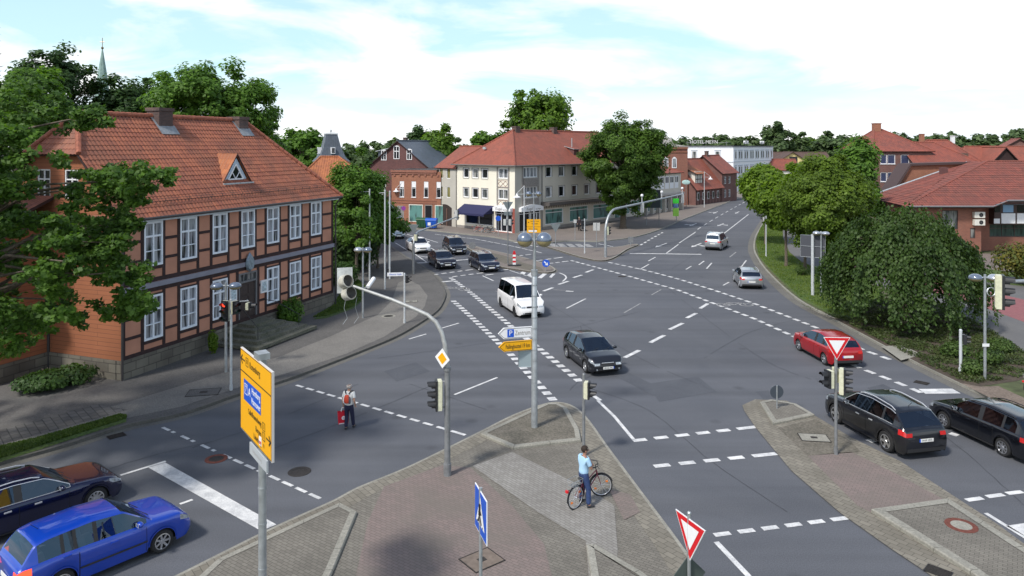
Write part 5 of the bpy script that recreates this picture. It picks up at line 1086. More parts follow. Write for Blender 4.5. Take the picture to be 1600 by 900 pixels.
# ============================================================ VEGETATION
rng = np.random.default_rng(7)
def leaf_mesh(name, C_, Nrm, size, m, parent, aspect=1.5, stretch=None, jitter=.35):
    """many small pointed leaf faces, bent along the midrib"""
    n = len(C_); Nrm = Nrm+rng.normal(0,jitter,(n,3)); Nrm /= np.linalg.norm(Nrm,axis=1)[:,None]+1e-9
    t = rng.normal(0,1,(n,3)) if stretch is None else stretch+rng.normal(0,.25,(n,3))
    t -= Nrm*(t*Nrm).sum(1)[:,None]; t /= np.linalg.norm(t,axis=1)[:,None]+1e-9; s = np.cross(Nrm,t)
    sz = size*rng.uniform(.65,1.3,n)[:,None]
    a = C_-t*sz*aspect*.5; b = C_+s*sz*.5-Nrm*sz*.12; c = C_+t*sz*aspect*.5; d = C_-s*sz*.5-Nrm*sz*.12
    V = np.stack([a,b,c,d],1).reshape(-1,3); me = bpy.data.meshes.new(name)
    me.vertices.add(4*n); me.vertices.foreach_set('co', V.ravel().astype(np.float32))
    me.loops.add(4*n); me.loops.foreach_set('vertex_index', np.arange(4*n,dtype=np.int32))
    me.polygons.add(n); me.polygons.foreach_set('loop_start', np.arange(0,4*n,4,dtype=np.int32)); me.polygons.foreach_set('loop_total', np.full(n,4,dtype=np.int32))
    me.update(calc_edges=True); me.materials.append(m)
    o = bpy.data.objects.new(name, me); C.objects.link(o); o.parent = parent; return o
def crown_points(c, r, nclump, cs, per, seed, flat=.75, shell=.55, full=False):
    g = np.random.default_rng(seed); c = np.array(c); r = np.array(r)
    d = g.normal(0,1,(nclump,3)); d /= np.linalg.norm(d,axis=1)[:,None]; d[:,2] = np.where((d[:,2] < -.55)&(not full), -d[:,2], d[:,2])
    rad = shell+(1-shell)*g.random(nclump)**.6
    lob = 1+.16*np.sin(3*np.arctan2(d[:,1],d[:,0])+g.uniform(0,6))+.12*np.sin(5*d[:,2]+g.uniform(0,6))+g.normal(0,.05,nclump)
    cc = c+d*r*(rad*lob)[:,None]
    P_ = []; N_ = []
    for i in range(nclump):
        k = int(per*g.uniform(.6,1.4)); s_ = cs*g.uniform(.6,1.35)
        e = g.normal(0,1,(k,3)); e /= np.linalg.norm(e,axis=1)[:,None]; q = g.random(k)**.45
        off = e*q[:,None]*np.array([s_,s_,s_*flat])
        # twigs stick out of some clumps
        P_.append(cc[i]+off); nn = e*.6+d[i]*.5+np.array([0,0,.55]); N_.append(nn)
    return np.concatenate(P_), np.concatenate(N_), cc
def trunk_mesh(root, base_r, fork_z, cc, c, seed, nb=26, m=None, lean=(0,0)):
    g = random.Random(seed); b = MB(); top = Vector((c[0],c[1],c[2]+.15*abs(c[2]-fork_z)))
    f = Vector((lean[0]*.4,lean[1]*.4,fork_z))
    b.tube([(0,0,-.1),(g.uniform(-.05,.05),g.uniform(-.05,.05),.35),(f.x*.5,f.y*.5,fork_z*.55),f,f.lerp(top,.5),top],[base_r*1.45,base_r*1.05,base_r*.9,base_r*.8,base_r*.42,base_r*.1],9)
    idx = list(range(len(cc))); g.shuffle(idx)
    for i in idx[:nb]:
        e = Vector(cc[i]); s = f.lerp(top,g.uniform(0,.75)); s.z = min(s.z, e.z+.3) if e.z > fork_z else fork_z*.98
        mid = s.lerp(e,.5)+Vector((g.uniform(-.3,.3),g.uniform(-.3,.3),g.uniform(-.1,.5)))
        r_ = base_r*g.uniform(.22,.42); b.tube([s,mid,e],[r_,r_*.6,r_*.15],5)
    return b.build('trunk', m or bark, root, smooth=True)
def tree(name, label, base, H_, Wd, lm, cz=None, ls=.22, ncl=90, per=130, cs=None, tr=.22, fork=None, group=None, seed=0, flat=.75, shell=.5, depth=None, off=(0,0), low=None, nb=26, full=False):
    """H_ total height, Wd crown width, low = height of the crown's underside"""
    root = thing(name, label, 'tree', base, 0, group)
    low = H_*.25 if low is None else low; c = (off[0],off[1],(H_+low)/2); r = (Wd/2,(depth or Wd)/2,(H_-low)/2)
    cs = cs or Wd*.13; rr = np.array(r)-cs*.6
    P_, N_, cc = crown_points(c, rr, ncl, cs, per, seed, flat, shell, full)
    trunk_mesh(root, tr, fork or max(.6,low*.9), cc, c, seed, nb, None, off)
    leaf_mesh('crown', P_, N_, ls, lm, root); return root
L_mid = leafmat('leaf_mid_green', (.034,.085,.014), (.15,.28,.040), .42)
L_near = leafmat('leaf_near_green', (.026,.062,.012), (.12,.23,.034), .4)
L_oak = leafmat('leaf_oak_green', (.028,.066,.010), (.11,.20,.025))
L_dark = leafmat('leaf_dark_green', (.018,.045,.014), (.070,.135,.034), .35)
L_yel = leafmat('leaf_yellow_green', (.06,.115,.012), (.20,.31,.030), .45)
L_olive = leafmat('leaf_olive', (.055,.095,.012), (.17,.26,.030), .42)
L_weep = leafmat('leaf_weeping_elm', (.018,.043,.010), (.072,.125,.027), .3)
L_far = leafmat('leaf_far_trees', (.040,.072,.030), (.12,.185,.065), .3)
L_fol = leafmat('leaf_broad_green', (.035,.085,.012), (.17,.29,.035), .45)
L_hedge = leafmat('leaf_red_hedge', (.035,.085,.015), (.17,.13,.02), .2)
L_box = leafmat('leaf_box_green', (.03,.06,.012), (.09,.15,.03), .2)
# --- foreground tree at the left edge: stands outside the frame, branches reach in
def fore_tree():
    base = Vector((-19.3,24.5,.12)); root = thing('roadside_tree','large leafy tree at the left edge whose branches hang in front of the half-timbered house','tree',base)
    g = np.random.default_rng(3); Pp=[];Nn=[];cc=[]
    # limbs as (pixel x, pixel y, distance, size)
    def clus(px,py,Y,s,k):
        c = P(px,py,Y)-base; c = np.array([c.x,c.y,c.z]); cc.append(c)
        for j in range(4):
            cj = c+g.normal(0,s*.45,3)*np.array([1,1,.6]); e = g.normal(0,1,(k//4,3)); e /= np.linalg.norm(e,axis=1)[:,None]; q = g.random(k//4)**.5
            sj = s*g.uniform(.45,.75); Pp.append(cj+e*q[:,None]*np.array([sj,sj,sj*.6])); Nn.append(e*.4+np.array([.1,-.25,.8]))
    A_ = [(-160,95),(10,105),(40,122),(75,150),(125,166),(162,176),(150,200),(112,200),(60,192),(30,212),(0,232),(-160,245)]
    B_ = [(-160,240),(40,246),(95,242),(150,240),(200,246),(262,262),(266,275),(235,300),(212,330),(214,357),(190,377),(200,413),(223,423),(187,443),(230,463),(223,497),(197,487),(173,497),(133,503),(100,493),(60,540),(0,560),(-160,600)]
    holes = [(80,280,36,26,.97),(25,262,40,16,.8),(60,322,55,18,.85),(20,366,24,20,.9),(135,350,22,30,.5),(35,446,34,16,.8),(140,462,34,34,.6),(95,400,24,18,.5),(80,210,30,10,.4)]
    def ins(x,y,q):
        c = False
        for i in range(len(q)):
            (x1,y1),(x2,y2) = q[i],q[(i+1)%len(q)]
            if (y1>y)!=(y2>y) and x < (x2-x1)*(y-y1)/(y2-y1)+x1: c = not c
        return c
    for poly_, n_ in ((A_,100),(B_,440)):
        k = 0
        while k < n_:
            x, y = g.uniform(-160,268), g.uniform(92,600)
            if not ins(x,y,poly_): continue
            k += 1
            if any(((x-hx_)/a_)**2+((y-hy_)/b_)**2 < 1 and g.random() < pr_ for hx_,hy_,a_,b_,pr_ in holes): continue
            clus(x, y, g.uniform(20,29) if x < 120 else g.uniform(21.5,25.5), .42 if x > 40 else .5, 190)
    cc = np.array(cc); b = MB(); gg = random.Random(2)
    b.tube([(0,0,-.1),(0,0,.5),(.1,.1,3),(.2,.3,6),(.1,.4,9),(0,.2,12.5)],[.46,.36,.31,.26,.17,.05],10)
    for i in range(0,len(cc),6):
        e = Vector(cc[i]); s = Vector((.1,.2,max(2.8,min(11,e.z*.8-.3)))); mid = s.lerp(e,.55)+Vector((0,0,gg.uniform(.2,.9)))
        b.tube([s,mid,e],[.085,.05,.015],5)
    b.build('trunk', bark, root, smooth=True); leaf_mesh('crown', np.concatenate(Pp), np.concatenate(Nn), .112, L_near, root, jitter=.5)
fore_tree()
def px_tree(name, label, px, Y, ytop, wpx, lm, low=None, z=0, **k):
    X = (px-800)/FPX*Y; H_ = CAM_H-(ytop-HOR)/FPX*Y-z
    return tree(name, label, (X,Y,z), H_, wpx/FPX*Y, lm, low=low, **k)
# trees rising behind the half-timbered house
px_tree('lacy_tree','tall dark tree with open lacy crown against the sky, above the left house',82,62,48,150,L_dark,low=9,ls=.24,ncl=90,per=110,cs=.9,tr=.35,seed=11,shell=.35,nb=60,depth=8)
px_tree('dark_tree','dark round tree behind the house ridge, below the church spire',190,66,112,150,L_dark,low=5,ls=.26,ncl=130,per=150,tr=.35,seed=12,nb=40)
px_tree('broad_oak','broad bright green tree behind the ridge of the half-timbered house',328,64,90,225,L_mid,low=4,ls=.23,ncl=240,per=210,cs=1.05,tr=.4,seed=13,nb=40)
px_tree('back_tree','dark green tree filling the gap between the dark round tree and the broad oak',245,70,118,110,L_dark,low=5,ls=.30,ncl=90,per=130,tr=.35,seed=18)
px_tree('back_tree','dense green tree filling the gap left of the roof ridge',45,52,102,170,L_mid,low=3,ls=.28,ncl=110,per=130,tr=.35,seed=14)
px_tree('back_tree','tree to the right of the broad oak, sloping down beside the roof hip',405,72,175,110,L_mid,low=3,ls=.30,ncl=80,per=120,tr=.3,seed=15)
px_tree('back_tree','green tree left of the slate roofed tower',480,120,200,85,L_mid,low=4,ls=.5,ncl=80,per=60,tr=.35,seed=16)
px_tree('spreading_tree','dark tree at the far left edge behind the roof',-20,50,120,150,L_dark,low=3,ls=.3,ncl=70,per=110,seed=17)
def conifer(label, px, Y, ytop, wpx, z=0):
    X = (px-800)/FPX*Y; H_ = CAM_H-(ytop-HOR)/FPX*Y; root = thing('conifer',label,'tree',(X,Y,z)); g = np.random.default_rng(5); b = MB(); b.tube([(0,0,-.1),(0,0,H_)],[.4,.03],8); Pp=[];Nn=[]
    R_ = wpx/FPX*Y/2
    for k in range(60):
        h = H_*(.25+.74*k/60); r_ = R_*(1-(h/H_-.25)/.8)*g.uniform(.7,1.1)+.2; a = k*2.4
        d = np.array([math.cos(a),math.sin(a),-.12]); b.tube([(0,0,h),tuple(d*r_+np.array([0,0,h]))],[.05,.01],4)
        t = g.random(150); Pp.append(np.array([0,0,h])+d*r_*t[:,None]+g.normal(0,.14,(150,3))+np.stack([-d[1]*np.ones(150),d[0]*np.ones(150),np.zeros(150)],1)*(g.uniform(-.5,.5,150)*(1.2-t))[:,None]); Nn.append(np.tile([0,0,1.0],(150,1)))
    b.build('trunk',bark,root); leaf_mesh('crown',np.concatenate(Pp),np.concatenate(Nn),.16,L_dark,root,aspect=2.2)
conifer('dark conifer whose branch tips show at the top left corner', -32, 34, 10, 110)
# beside the house at the pavement
px_tree('maple_tree','bushy maple with loose yellowish leaves at the right end of the half-timbered house',557,62,250,110,L_mid,low=1.2,z=.1,ls=.17,ncl=150,per=190,cs=.75,tr=.16,seed=21)
px_tree('maple_tree','lower spreading tree leaning over the road beside the three white flagpoles',590,66,300,90,L_mid,low=.8,z=.1,ls=.22,ncl=70,per=120,cs=.7,tr=.12,seed=22)
def bush(name, label, base, r, h, lm, n=2600, ls=.12, cat='bush', seed=1, group=None, lobes=9, dense=None):
    root = thing(name, label, cat, base, 0, group); g = np.random.default_rng(seed); b = MB()
    for k in range(9):
        a = g.uniform(0,6.28); b.tube([(0,0,-.05),(math.cos(a)*r*.3,math.sin(a)*r*.3,h*.4),(math.cos(a)*r*.6,math.sin(a)*r*.6,h*.8)],[.03,.02,.006],4)
    b.build('stem', bark, root)
    Pp=[];Nn=[]
    for k in range(lobes):
        a = g.uniform(0,6.28); q = g.uniform(0,.55); c = np.array([math.cos(a)*r*q,math.sin(a)*r*q,h*g.uniform(.4,.62)]); e = g.normal(0,1,(n//lobes,3)); e /= np.linalg.norm(e,axis=1)[:,None]
        Pp.append(c+e*np.array([r*.55,r*.55,h*.42])*(g.random(n//lobes)**.25)[:,None]); Nn.append(e+np.array([0,0,.4]))
    P_ = np.concatenate(Pp); N_ = np.concatenate(Nn); k = P_[:,2] > .02
    leaf_mesh('foliage', P_[k], N_[k], ls, lm, root); return root
bush('hedge_bush','dark dense shrub under the maple, right of the half-timbered house',G(545,425),3.6,4.2,L_dark,9000,.2,seed=2)
bush('hedge_bush','low dark shrub by the right corner of the house next to the grass',G(531,447),1.9,2.0,L_dark,4000,.15,seed=3)
bush('shrub','leafy green shrub growing beside the entrance steps',G(449,510,.1)+Vector((.1,.5,0)),.95,1.7,L_mid,2600,.11,seed=4)
bush('shrub','small light green creeper bush at the house wall left of the steps',G(328,553,.1)+Vector((.1,.1,0)),.32,1.25,L_yel,900,.09,seed=5)
bush('hedge','shaded low bush under the trees at the left house corner',G(75,606,.1),1.9,.8,L_dark,4000,.12,seed=6)
# centre
px_tree('street_oak','big rounded oak on the shop pavement in the middle of the photo',974,98,172,134,L_oak,low=2.3,z=.12,ls=.21,ncl=380,per=230,cs=.95,tr=.40,seed=31,fork=4.0,shell=.45,full=True,nb=14)
px_tree('tall_tree','tall loose green tree rising behind the cream corner building',843,138,142,125,L_fol,low=7,ls=.5,ncl=110,per=95,cs=1.7,tr=.4,seed=32,shell=.4)
px_tree('back_tree','bright green tree behind the brick shop and the dark gabled house',686,125,194,80,L_fol,low=4,ls=.45,ncl=90,per=80,tr=.3,seed=33)
px_tree('back_tree','dark thin tree just left of the bright green one behind the gabled house',655,140,194,60,L_dark,low=6,ls=.45,ncl=60,per=60,tr=.3,seed=34,shell=.3)
px_tree('back_tree','low round tree behind the roof between the grey house and the tall tree',760,135,205,70,L_mid,low=5,ls=.5,ncl=60,per=70,tr=.3,seed=35)
# right row along the verge
px_tree('verge_tree','yellow-green tree overhanging the road end, farthest of the verge row',1196,82,250,85,L_yel,low=2.9,z=.12,ls=.25,ncl=140,per=150,cs=.85,tr=.12,seed=41,fork=3.4,full=True,nb=10)
px_tree('verge_tree','slim verge tree with fresh green crown on a pale trunk',1228,67,266,85,L_yel,low=2.9,z=.12,ls=.21,ncl=130,per=160,cs=.75,tr=.13,seed=42,fork=3.6,full=True,nb=10)
px_tree('verge_tree','olive coloured tree with wide crown standing left of the weeping tree',1300,60,240,142,L_olive,low=2.3,z=.12,ls=.165,ncl=300,per=230,cs=.75,tr=.19,seed=43,fork=3.4,off=(-.4,0),full=True,nb=12)
px_tree('back_tree','dark green tree between the olive verge tree and the brick apartment house',1340,78,214,66,L_mid,low=2.5,z=.1,ls=.28,ncl=110,per=130,cs=1.0,tr=.25,seed=44)
px_tree('back_tree','dense green tree behind the verge row, in front of the yellow house',1283,96,252,70,L_dark,low=2,z=.1,ls=.3,ncl=90,per=120,cs=1.1,tr=.25,seed=45)
px_tree('back_tree','small green tree by the corner of the long brick building',1372,84,300,45,L_mid,low=1,z=.1,ls=.25,ncl=50,per=110,tr=.15,seed=46)
px_tree('verge_tree','fresh yellow-green tree between the slim verge tree and the olive tree',1258,65,250,80,L_yel,low=2.8,z=.12,ls=.21,ncl=130,per=150,cs=.8,tr=.13,seed=47,fork=3.4,full=True,nb=10)
# weeping tree
def weeping():
    base = G(1412,505,.12); base.z = .12; root = thing('weeping_tree','huge dark green weeping tree with dome of drooping leafy branches on the right verge','tree',base)
    g = np.random.default_rng(9); H_ = 6.75; Rr = 4.2; b = MB(); b.tube([(0,0,-.1),(.1,0,1.2),(0,.1,2.6),(.2,0,4.6)],[.42,.32,.28,.15],9)
    Pp=[];Nn=[];St=[]
    nst = 1750
    for i in range(nst):
        a = g.uniform(0,2*math.pi); q = math.sqrt(g.uniform(.0,1)); wob = 1+.10*math.sin(3*a+1)+.09*math.sin(7*a)+.07*math.sin(13*a+4*q)
        r0 = Rr*q*wob; z0 = H_*(1-.42*q**2.2)*(1+.05*math.sin(9*a+5*q)+.07*math.sin(5*a-11*q+1))+g.uniform(-.3,.15)
        drop = g.uniform(.8,2.2) if q < .8 else g.uniform(2.2,z0-.5)
        if q > .82 and math.sin(5*a+.7) > .75: drop *= .55
        k = int(drop*(11 if q > .8 else 10)); t = np.linspace(0,1,k)
        rr = r0+(.28+.3*q)*np.sqrt(t)*(1 if q > .3 else .4)+g.normal(0,.03,k)
        z = z0-drop*t**1.15; aa = a+g.normal(0,.02,k)
        Pp.append(np.stack([rr*np.cos(aa),rr*np.sin(aa),z],1)+g.normal(0,.07,(k,3))); o_ = np.stack([np.cos(aa),np.sin(aa),np.full(k,.45)],1); Nn.append(o_); St.append(np.tile([math.cos(a)*.4,math.sin(a)*.4,-1.0],(k,1)))
        if i % 28 == 0: b.tube([(0,0,2.6+g.uniform(0,1.6)),(rr[0]*.6*math.cos(a),rr[0]*.6*math.sin(a),z0*.93),(rr[0]*math.cos(a),rr[0]*math.sin(a),z0-.1)],[.09,.05,.02],5)
    b.build('trunk', bark, root, smooth=True); P_=np.concatenate(Pp); k = P_[:,2] > .15
    leaf_mesh('crown', P_[k], np.concatenate(Nn)[k], .15, L_weep, root, aspect=1.35, stretch=np.concatenate(St)[k], jitter=.65)
weeping()
# far tree line, one tree each
rt = random.Random(4); far = []
for i, (px, yt, wp, Y) in enumerate([(1072,213,60,230),(1100,209,55,240),(1126,207,50,235),(1150,212,45,245),(1172,211,50,238),(1213,190,50,232),(1247,206,36,236),(1190,214,50,250),(1232,215,50,250),(1262,213,40,255),(1285,208,50,240),(1312,205,55,235),(1338,207,50,240),
    (1392,208,45,235),(1410,209,45,230),(1432,207,50,235),(1452,208,50,240),(1470,212,40,238),(1488,206,52,230),(1508,209,50,236),(1530,211,50,240),(1552,208,50,245),(1580,214,40,250),(1600,192,64,200),(1625,214,60,240),(1655,210,60,240),(1045,216,50,250),(1018,212,50,245)]):
    lb = 'far skyline tree %s' % {0:'directly above the left end of the hotel roof',1:'above the hotel roof lettering',2:'just right of the hotel lettering',3:'behind the middle of the hotel roof',4:'behind the right end of the hotel roof',5:'with the tallest lumpy crown, right of the hotel',6:'with a small open top beside the tallest one',7:'low behind the hotel corner',8:'low behind the brown roofed house',9:'behind the yellow gable house',10:'above the yellow house, to its right',11:'above the olive verge tree',12:'just left of the brick apartment house',13:'just right of the apartment house chimney',14:'behind the red roofs beside the apartment house',15:'above the attic window house',16:'above the chimneys of the attic window house',17:'right of the white chimney',18:'with broad top behind the purple pavilion',19:'above the purple pavilion',20:'above the white tent roof',21:'left of the distant red gable',22:'behind the distant red gable',23:'with dark layered crown at the right edge',24:'outside the right edge behind the red roof',25:'farthest right beyond the frame',26:'behind the ornate brick building',27:'behind the crown of the street oak'}[i]
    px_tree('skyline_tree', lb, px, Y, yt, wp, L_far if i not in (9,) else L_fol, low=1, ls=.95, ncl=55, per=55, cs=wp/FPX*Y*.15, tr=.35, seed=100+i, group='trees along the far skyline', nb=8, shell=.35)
for i,(px,yt,wp,Y) in enumerate([(520,222,70,150),(560,214,60,170),(600,216,60,180),(720,214,60,190),(640,218,60,160),(445,205,70,140)]):
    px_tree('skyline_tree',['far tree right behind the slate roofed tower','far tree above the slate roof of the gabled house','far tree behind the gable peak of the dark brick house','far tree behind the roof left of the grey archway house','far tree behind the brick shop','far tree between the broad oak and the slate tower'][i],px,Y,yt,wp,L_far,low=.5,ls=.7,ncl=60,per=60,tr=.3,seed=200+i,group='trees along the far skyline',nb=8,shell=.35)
# small planting
bush('clipped_bush','small round clipped bush on the grass verge beside the slim tree trunk',G(1254,430,.12),.62,.78,L_box,1500,.07,seed=51)
bush('clipped_bush','small round clipped bush on the verge next to the sign pole and lamp',G(1288,438,.12),.62,.8,L_box,1500,.07,seed=52)
for i,(px,py,r_) in enumerate([(1493,556,.95),(1547,568,.9),(1560,550,.85),(1520,585,.7)]):
    bush('low_shrub',['low green shrub in the bed left of the short signal post','bright green shrub right of the tall lamp pole','rounder green shrub behind the lamp pole','small low shrub at the foot of the lamp pole'][i],G(px,py,.12),r_,.75,L_box,1800,.08,seed=60+i)
bush('red_hedge','clipped hedge with orange red tips at the right edge in front of the brick building',G(1598,444,.12)+Vector((1.2,0,0)),3.3,3.3,L_hedge,12000,.16,'hedge',seed=70,lobes=14)
bush('shrub','green shrub on the lawn under the long brick building',G(1500,420,.12),1.6,1.6,L_mid,3000,.15,seed=71)
# ground cover and grass: nobody could count the blades
def cover(name, label, pts, n, ls, lm, z, hgt, seed, cat='ground cover', aspect=1.5, thin=0.0):
    g = np.random.default_rng(seed); q = np.array([[*G(*p)][:2] for p in pts]); lo_, hi_ = q.min(0), q.max(0); out_ = []
    X = g.uniform(lo_,hi_,(n*3,2)); ins = np.zeros(len(X),bool); k = len(q)
    for i in range(k):
        x1,y1 = q[i]; x2,y2 = q[(i+1)%k]; c_ = ((y1>X[:,1])!=(y2>X[:,1]))&(X[:,0] < (x2-x1)*(X[:,1]-y1)/(y2-y1+1e-12)+x1); ins ^= c_
    X = X[ins]
    if thin: 
        nz = np.sin(X[:,0]*1.9+1)*np.sin(X[:,1]*2.3)+.6*np.sin(X[:,0]*4.1+X[:,1]*3.2)+g.normal(0,.3,len(X)); X = X[nz > thin-1]
    X = X[:n]
    Pz = np.stack([X[:,0],X[:,1],z+g.random(len(X))*hgt],1); o = leaf_mesh(name, Pz, np.tile([0,0,1.0],(len(Pz),1)) if aspect < 2 else np.tile([0,-1.0,.6],(len(Pz),1)), ls, lm, None, aspect, None if aspect < 2 else np.tile([0,0,1.0],(len(Pz),1)), .7)
    tag(o, label, cat, kind='stuff'); return o
gr_m = leafmat('grass_blades', (.05,.10,.012), (.14,.19,.03), .3); gr_s = leafmat('grass_blades_shade', (.04,.085,.012), (.11,.16,.03), .3)  # second grass is a darker copy with shade put into its colour
cover('bed_plants','low dark green ground cover plants in the planting bed around the lamp pole',bed,30000,.07,leafmat('cover_leaf',(.03,.05,.015),(.09,.12,.035),.2),Z1,.13,1,thin=.55)
cover('grass','short green grass on the verge along the right kerb',grass_pts,52000,.055,gr_m,Z1,.05,2,'grass',2.4)
gs_ = [(-120,738),(0,704),(60,690),(187,653),(198,655),(197,659),(100,690),(0,722),(-120,756)]
sheet('grass_strip', gs_, grass_m, Z1+.012)
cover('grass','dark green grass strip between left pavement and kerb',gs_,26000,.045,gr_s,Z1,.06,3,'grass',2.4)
gs2 = [(489,499),(519,482),(532,462),(560,440),(572,452),(566,470),(552,482),(510,497)]
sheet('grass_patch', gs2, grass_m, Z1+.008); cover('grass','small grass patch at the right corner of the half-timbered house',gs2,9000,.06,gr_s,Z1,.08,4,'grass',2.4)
# ============================================================ VEHICLES
tyre_m = plain('tyre_rubber', (.018,.018,.019), .85); rim_m = plain('alloy_silver', (.62,.63,.65), .28, .9); well_m = plain('wheel_well', (.008,.008,.008), .95)
car_glass = tinted('car_glass'); seat_m = plain('seat_fabric',(.10,.10,.105),.9); seat_l = plain('seat_light',(.28,.27,.25),.9); head_m = plain('headlight_lens', (.42,.46,.50), .10, .4, coat=1, vary=.5, scale=16); tail_m = plain('tail_light_red', (.55,.012,.012), .15, coat=1)
tail_on = plain('tail_light_lit', (.6,.02,.01), .2, emit=(1,.08,.03), es=1.6); chrome = plain('chrome_trim', (.72,.74,.77), .35, .5); trim_m = plain('dark_trim', (.02,.02,.022), .6)
plate_m = plain('number_plate', (.75,.75,.72), .5); amber_m = plain('amber_lens', (.7,.2,.02), .2)
def paint(name, col, metal=.35, rough=.3): return two_sided(plain(name, col, rough, metal, coat=1.0))
def lerp_poly(pts, x):
    if x <= pts[0][0]: return pts[0][1]
    for (a,b_),(c,d) in zip(pts,pts[1:]):
        if x <= c: t = (x-a)/(c-a); return b_+(d-b_)*t
    return pts[-1][1]
def sm_poly(pts, x, w_=.10): return (lerp_poly(pts,x-w_)+lerp_poly(pts,x-w_/2)+2*lerp_poly(pts,x)+lerp_poly(pts,x+w_/2)+lerp_poly(pts,x+w_))/6
SPEC = dict(
 wagon=dict(L=4.6,W=1.78,H=1.49,wb=2.68,fo=.92,wr=.32,belt=[(0,.93),(.12,.98),(1,.99),(3.0,.93),(3.45,.94),(4.2,.86),(4.5,.77),(4.6,.68)],roof=[(.06,.96),(.55,1.42),(.75,1.45),(1.9,1.49),(2.75,1.42),(3.5,.92)],rw=(.10,.52),ws=(2.72,3.5),side=(.52,3.30),pil=(1.05,1.93,2.02),rails=True),
 hatch=dict(L=4.2,W=1.76,H=1.46,wb=2.6,fo=.85,wr=.31,belt=[(0,.90),(.12,.97),(.9,.98),(2.7,.92),(3.3,.94),(3.85,.86),(4.11,.76),(4.2,.67)],roof=[(.12,.98),(.42,1.27),(.75,1.39),(1.6,1.46),(2.32,1.385),(3.32,.92)],rw=(.14,.44),ws=(2.28,3.32),side=(.55,3.06),pil=(.98,1.66,1.74),rails=False),
 sedan=dict(L=4.55,W=1.80,H=1.46,wb=2.7,fo=.9,wr=.32,belt=[(0,.86),(.1,.99),(.6,1.0),(3.0,.93),(3.4,.94),(4.15,.86),(4.45,.77),(4.55,.68)],roof=[(.45,.99),(1.2,1.36),(1.6,1.43),(2.1,1.46),(2.7,1.39),(3.46,.92)],rw=(.48,1.18),ws=(2.68,3.46),side=(.95,3.28),pil=(1.2,1.95,2.03),rails=False),
 suv=dict(L=4.63,W=1.90,H=1.65,wb=2.81,fo=.9,wr=.37,belt=[(0,1.0),(.12,1.08),(1,1.10),(3.0,1.03),(3.4,1.04),(4.15,.99),(4.52,.90),(4.63,.79)],roof=[(.08,1.06),(.62,1.52),(.85,1.58),(1.9,1.65),(2.7,1.58),(3.42,1.02)],rw=(.14,.58),ws=(2.68,3.42),side=(.60,3.22),pil=(1.15,1.90,2.0),rails=True),
 mpv=dict(L=4.4,W=1.79,H=1.64,wb=2.68,fo=.9,wr=.32,belt=[(0,.95),(.1,1.02),(1,1.02),(3.1,.97),(3.5,.97),(4.05,.90),(4.3,.80),(4.4,.70)],roof=[(.05,1.0),(.30,1.5),(.6,1.60),(1.8,1.64),(2.6,1.58),(3.55,.95)],rw=(.09,.28),ws=(2.6,3.55),side=(.36,3.30),pil=(1.1,1.9,2.0),rails=True),
 van=dict(L=4.89,W=1.90,H=1.96,wb=3.0,fo=.93,wr=.335,belt=[(0,1.12),(.1,1.15),(3.6,1.13),(4.0,1.12),(4.55,1.03),(4.80,.92),(4.89,.80)],roof=[(.02,1.14),(.14,1.75),(.4,1.90),(1.5,1.96),(3.2,1.93),(3.42,1.86),(4.12,1.10)],rw=(.04,.13),ws=(3.38,4.12),side=(.28,3.85),pil=(1.35,2.6,2.72),rails=False),
 boxvan=dict(L=4.4,W=1.80,H=1.82,wb=2.7,fo=.9,wr=.32,belt=[(0,1.05),(.1,1.08),(2.9,1.02),(3.3,1.0),(4.05,.85),(4.33,.72),(4.4,.62)],roof=[(.02,1.06),(.12,1.65),(.3,1.78),(1.5,1.82),(2.4,1.76),(2.65,1.70),(3.4,1.0)],rw=(.04,.13),ws=(2.62,3.4),side=(.3,3.2),pil=(1.1,2.0,2.1),rails=True))
c_blue_ = None
def zb_d(S,s): return lerp_poly(S['belt'],s)
def wheel(root, x, y, r, rim=rim_m, spokes=5, wd=.20):
    s_ = 1 if y > 0 else -1; T = Matrix.Translation((x,y,r)) @ Matrix.Rotation(R(-90)*s_,4,'X')
    q = thing('wheel',None,None,(0,0,0)); q.parent = root
    b = MB(); pr = [(r*.66,-wd/2),(r*.9,-wd/2),(r*.99,-wd*.32),(r,0),(r*.99,wd*.32),(r*.9,wd/2),(r*.66,wd/2)]; b.lathe(pr,28,mi=0,T=T); t = b.build('wheel', tyre_m, root, smooth=True)
    bpy.data.objects.remove(q)
    b = MB(); b.lathe([(r*.67,wd/2),(r*.64,wd/2-.01),(r*.60,wd/2-.05),(.01,wd/2-.08)],24,mi=1,T=T); b.lathe([(r*.68,wd/2),(r*.60,wd/2+.004),(r*.595,wd/2-.02)],24,mi=0,T=T)
    b.lathe([(.001,wd/2-.005),(r*.15,wd/2-.008),(r*.19,wd/2-.03)],12,mi=0,T=T)
    for k in range(spokes):
        a = 2*math.pi*k/spokes; M_ = T @ Rz(a); w0, w1 = r*(.15 if spokes < 7 else .09), r*(.10 if spokes < 7 else .08)
        b.add([(r*.1,-w0,wd/2-.018),(r*.62,-w1,wd/2-.012),(r*.62,w1,wd/2-.012),(r*.1,w0,wd/2-.018),(r*.1,-w0,wd/2-.05),(r*.62,-w1,wd/2-.05),(r*.62,w1,wd/2-.05),(r*.1,w0,wd/2-.05)],[(0,1,2,3),(0,4,5,1),(3,2,6,7)],0,M_)
    b.build('rim', [rim, well_m], t); return t
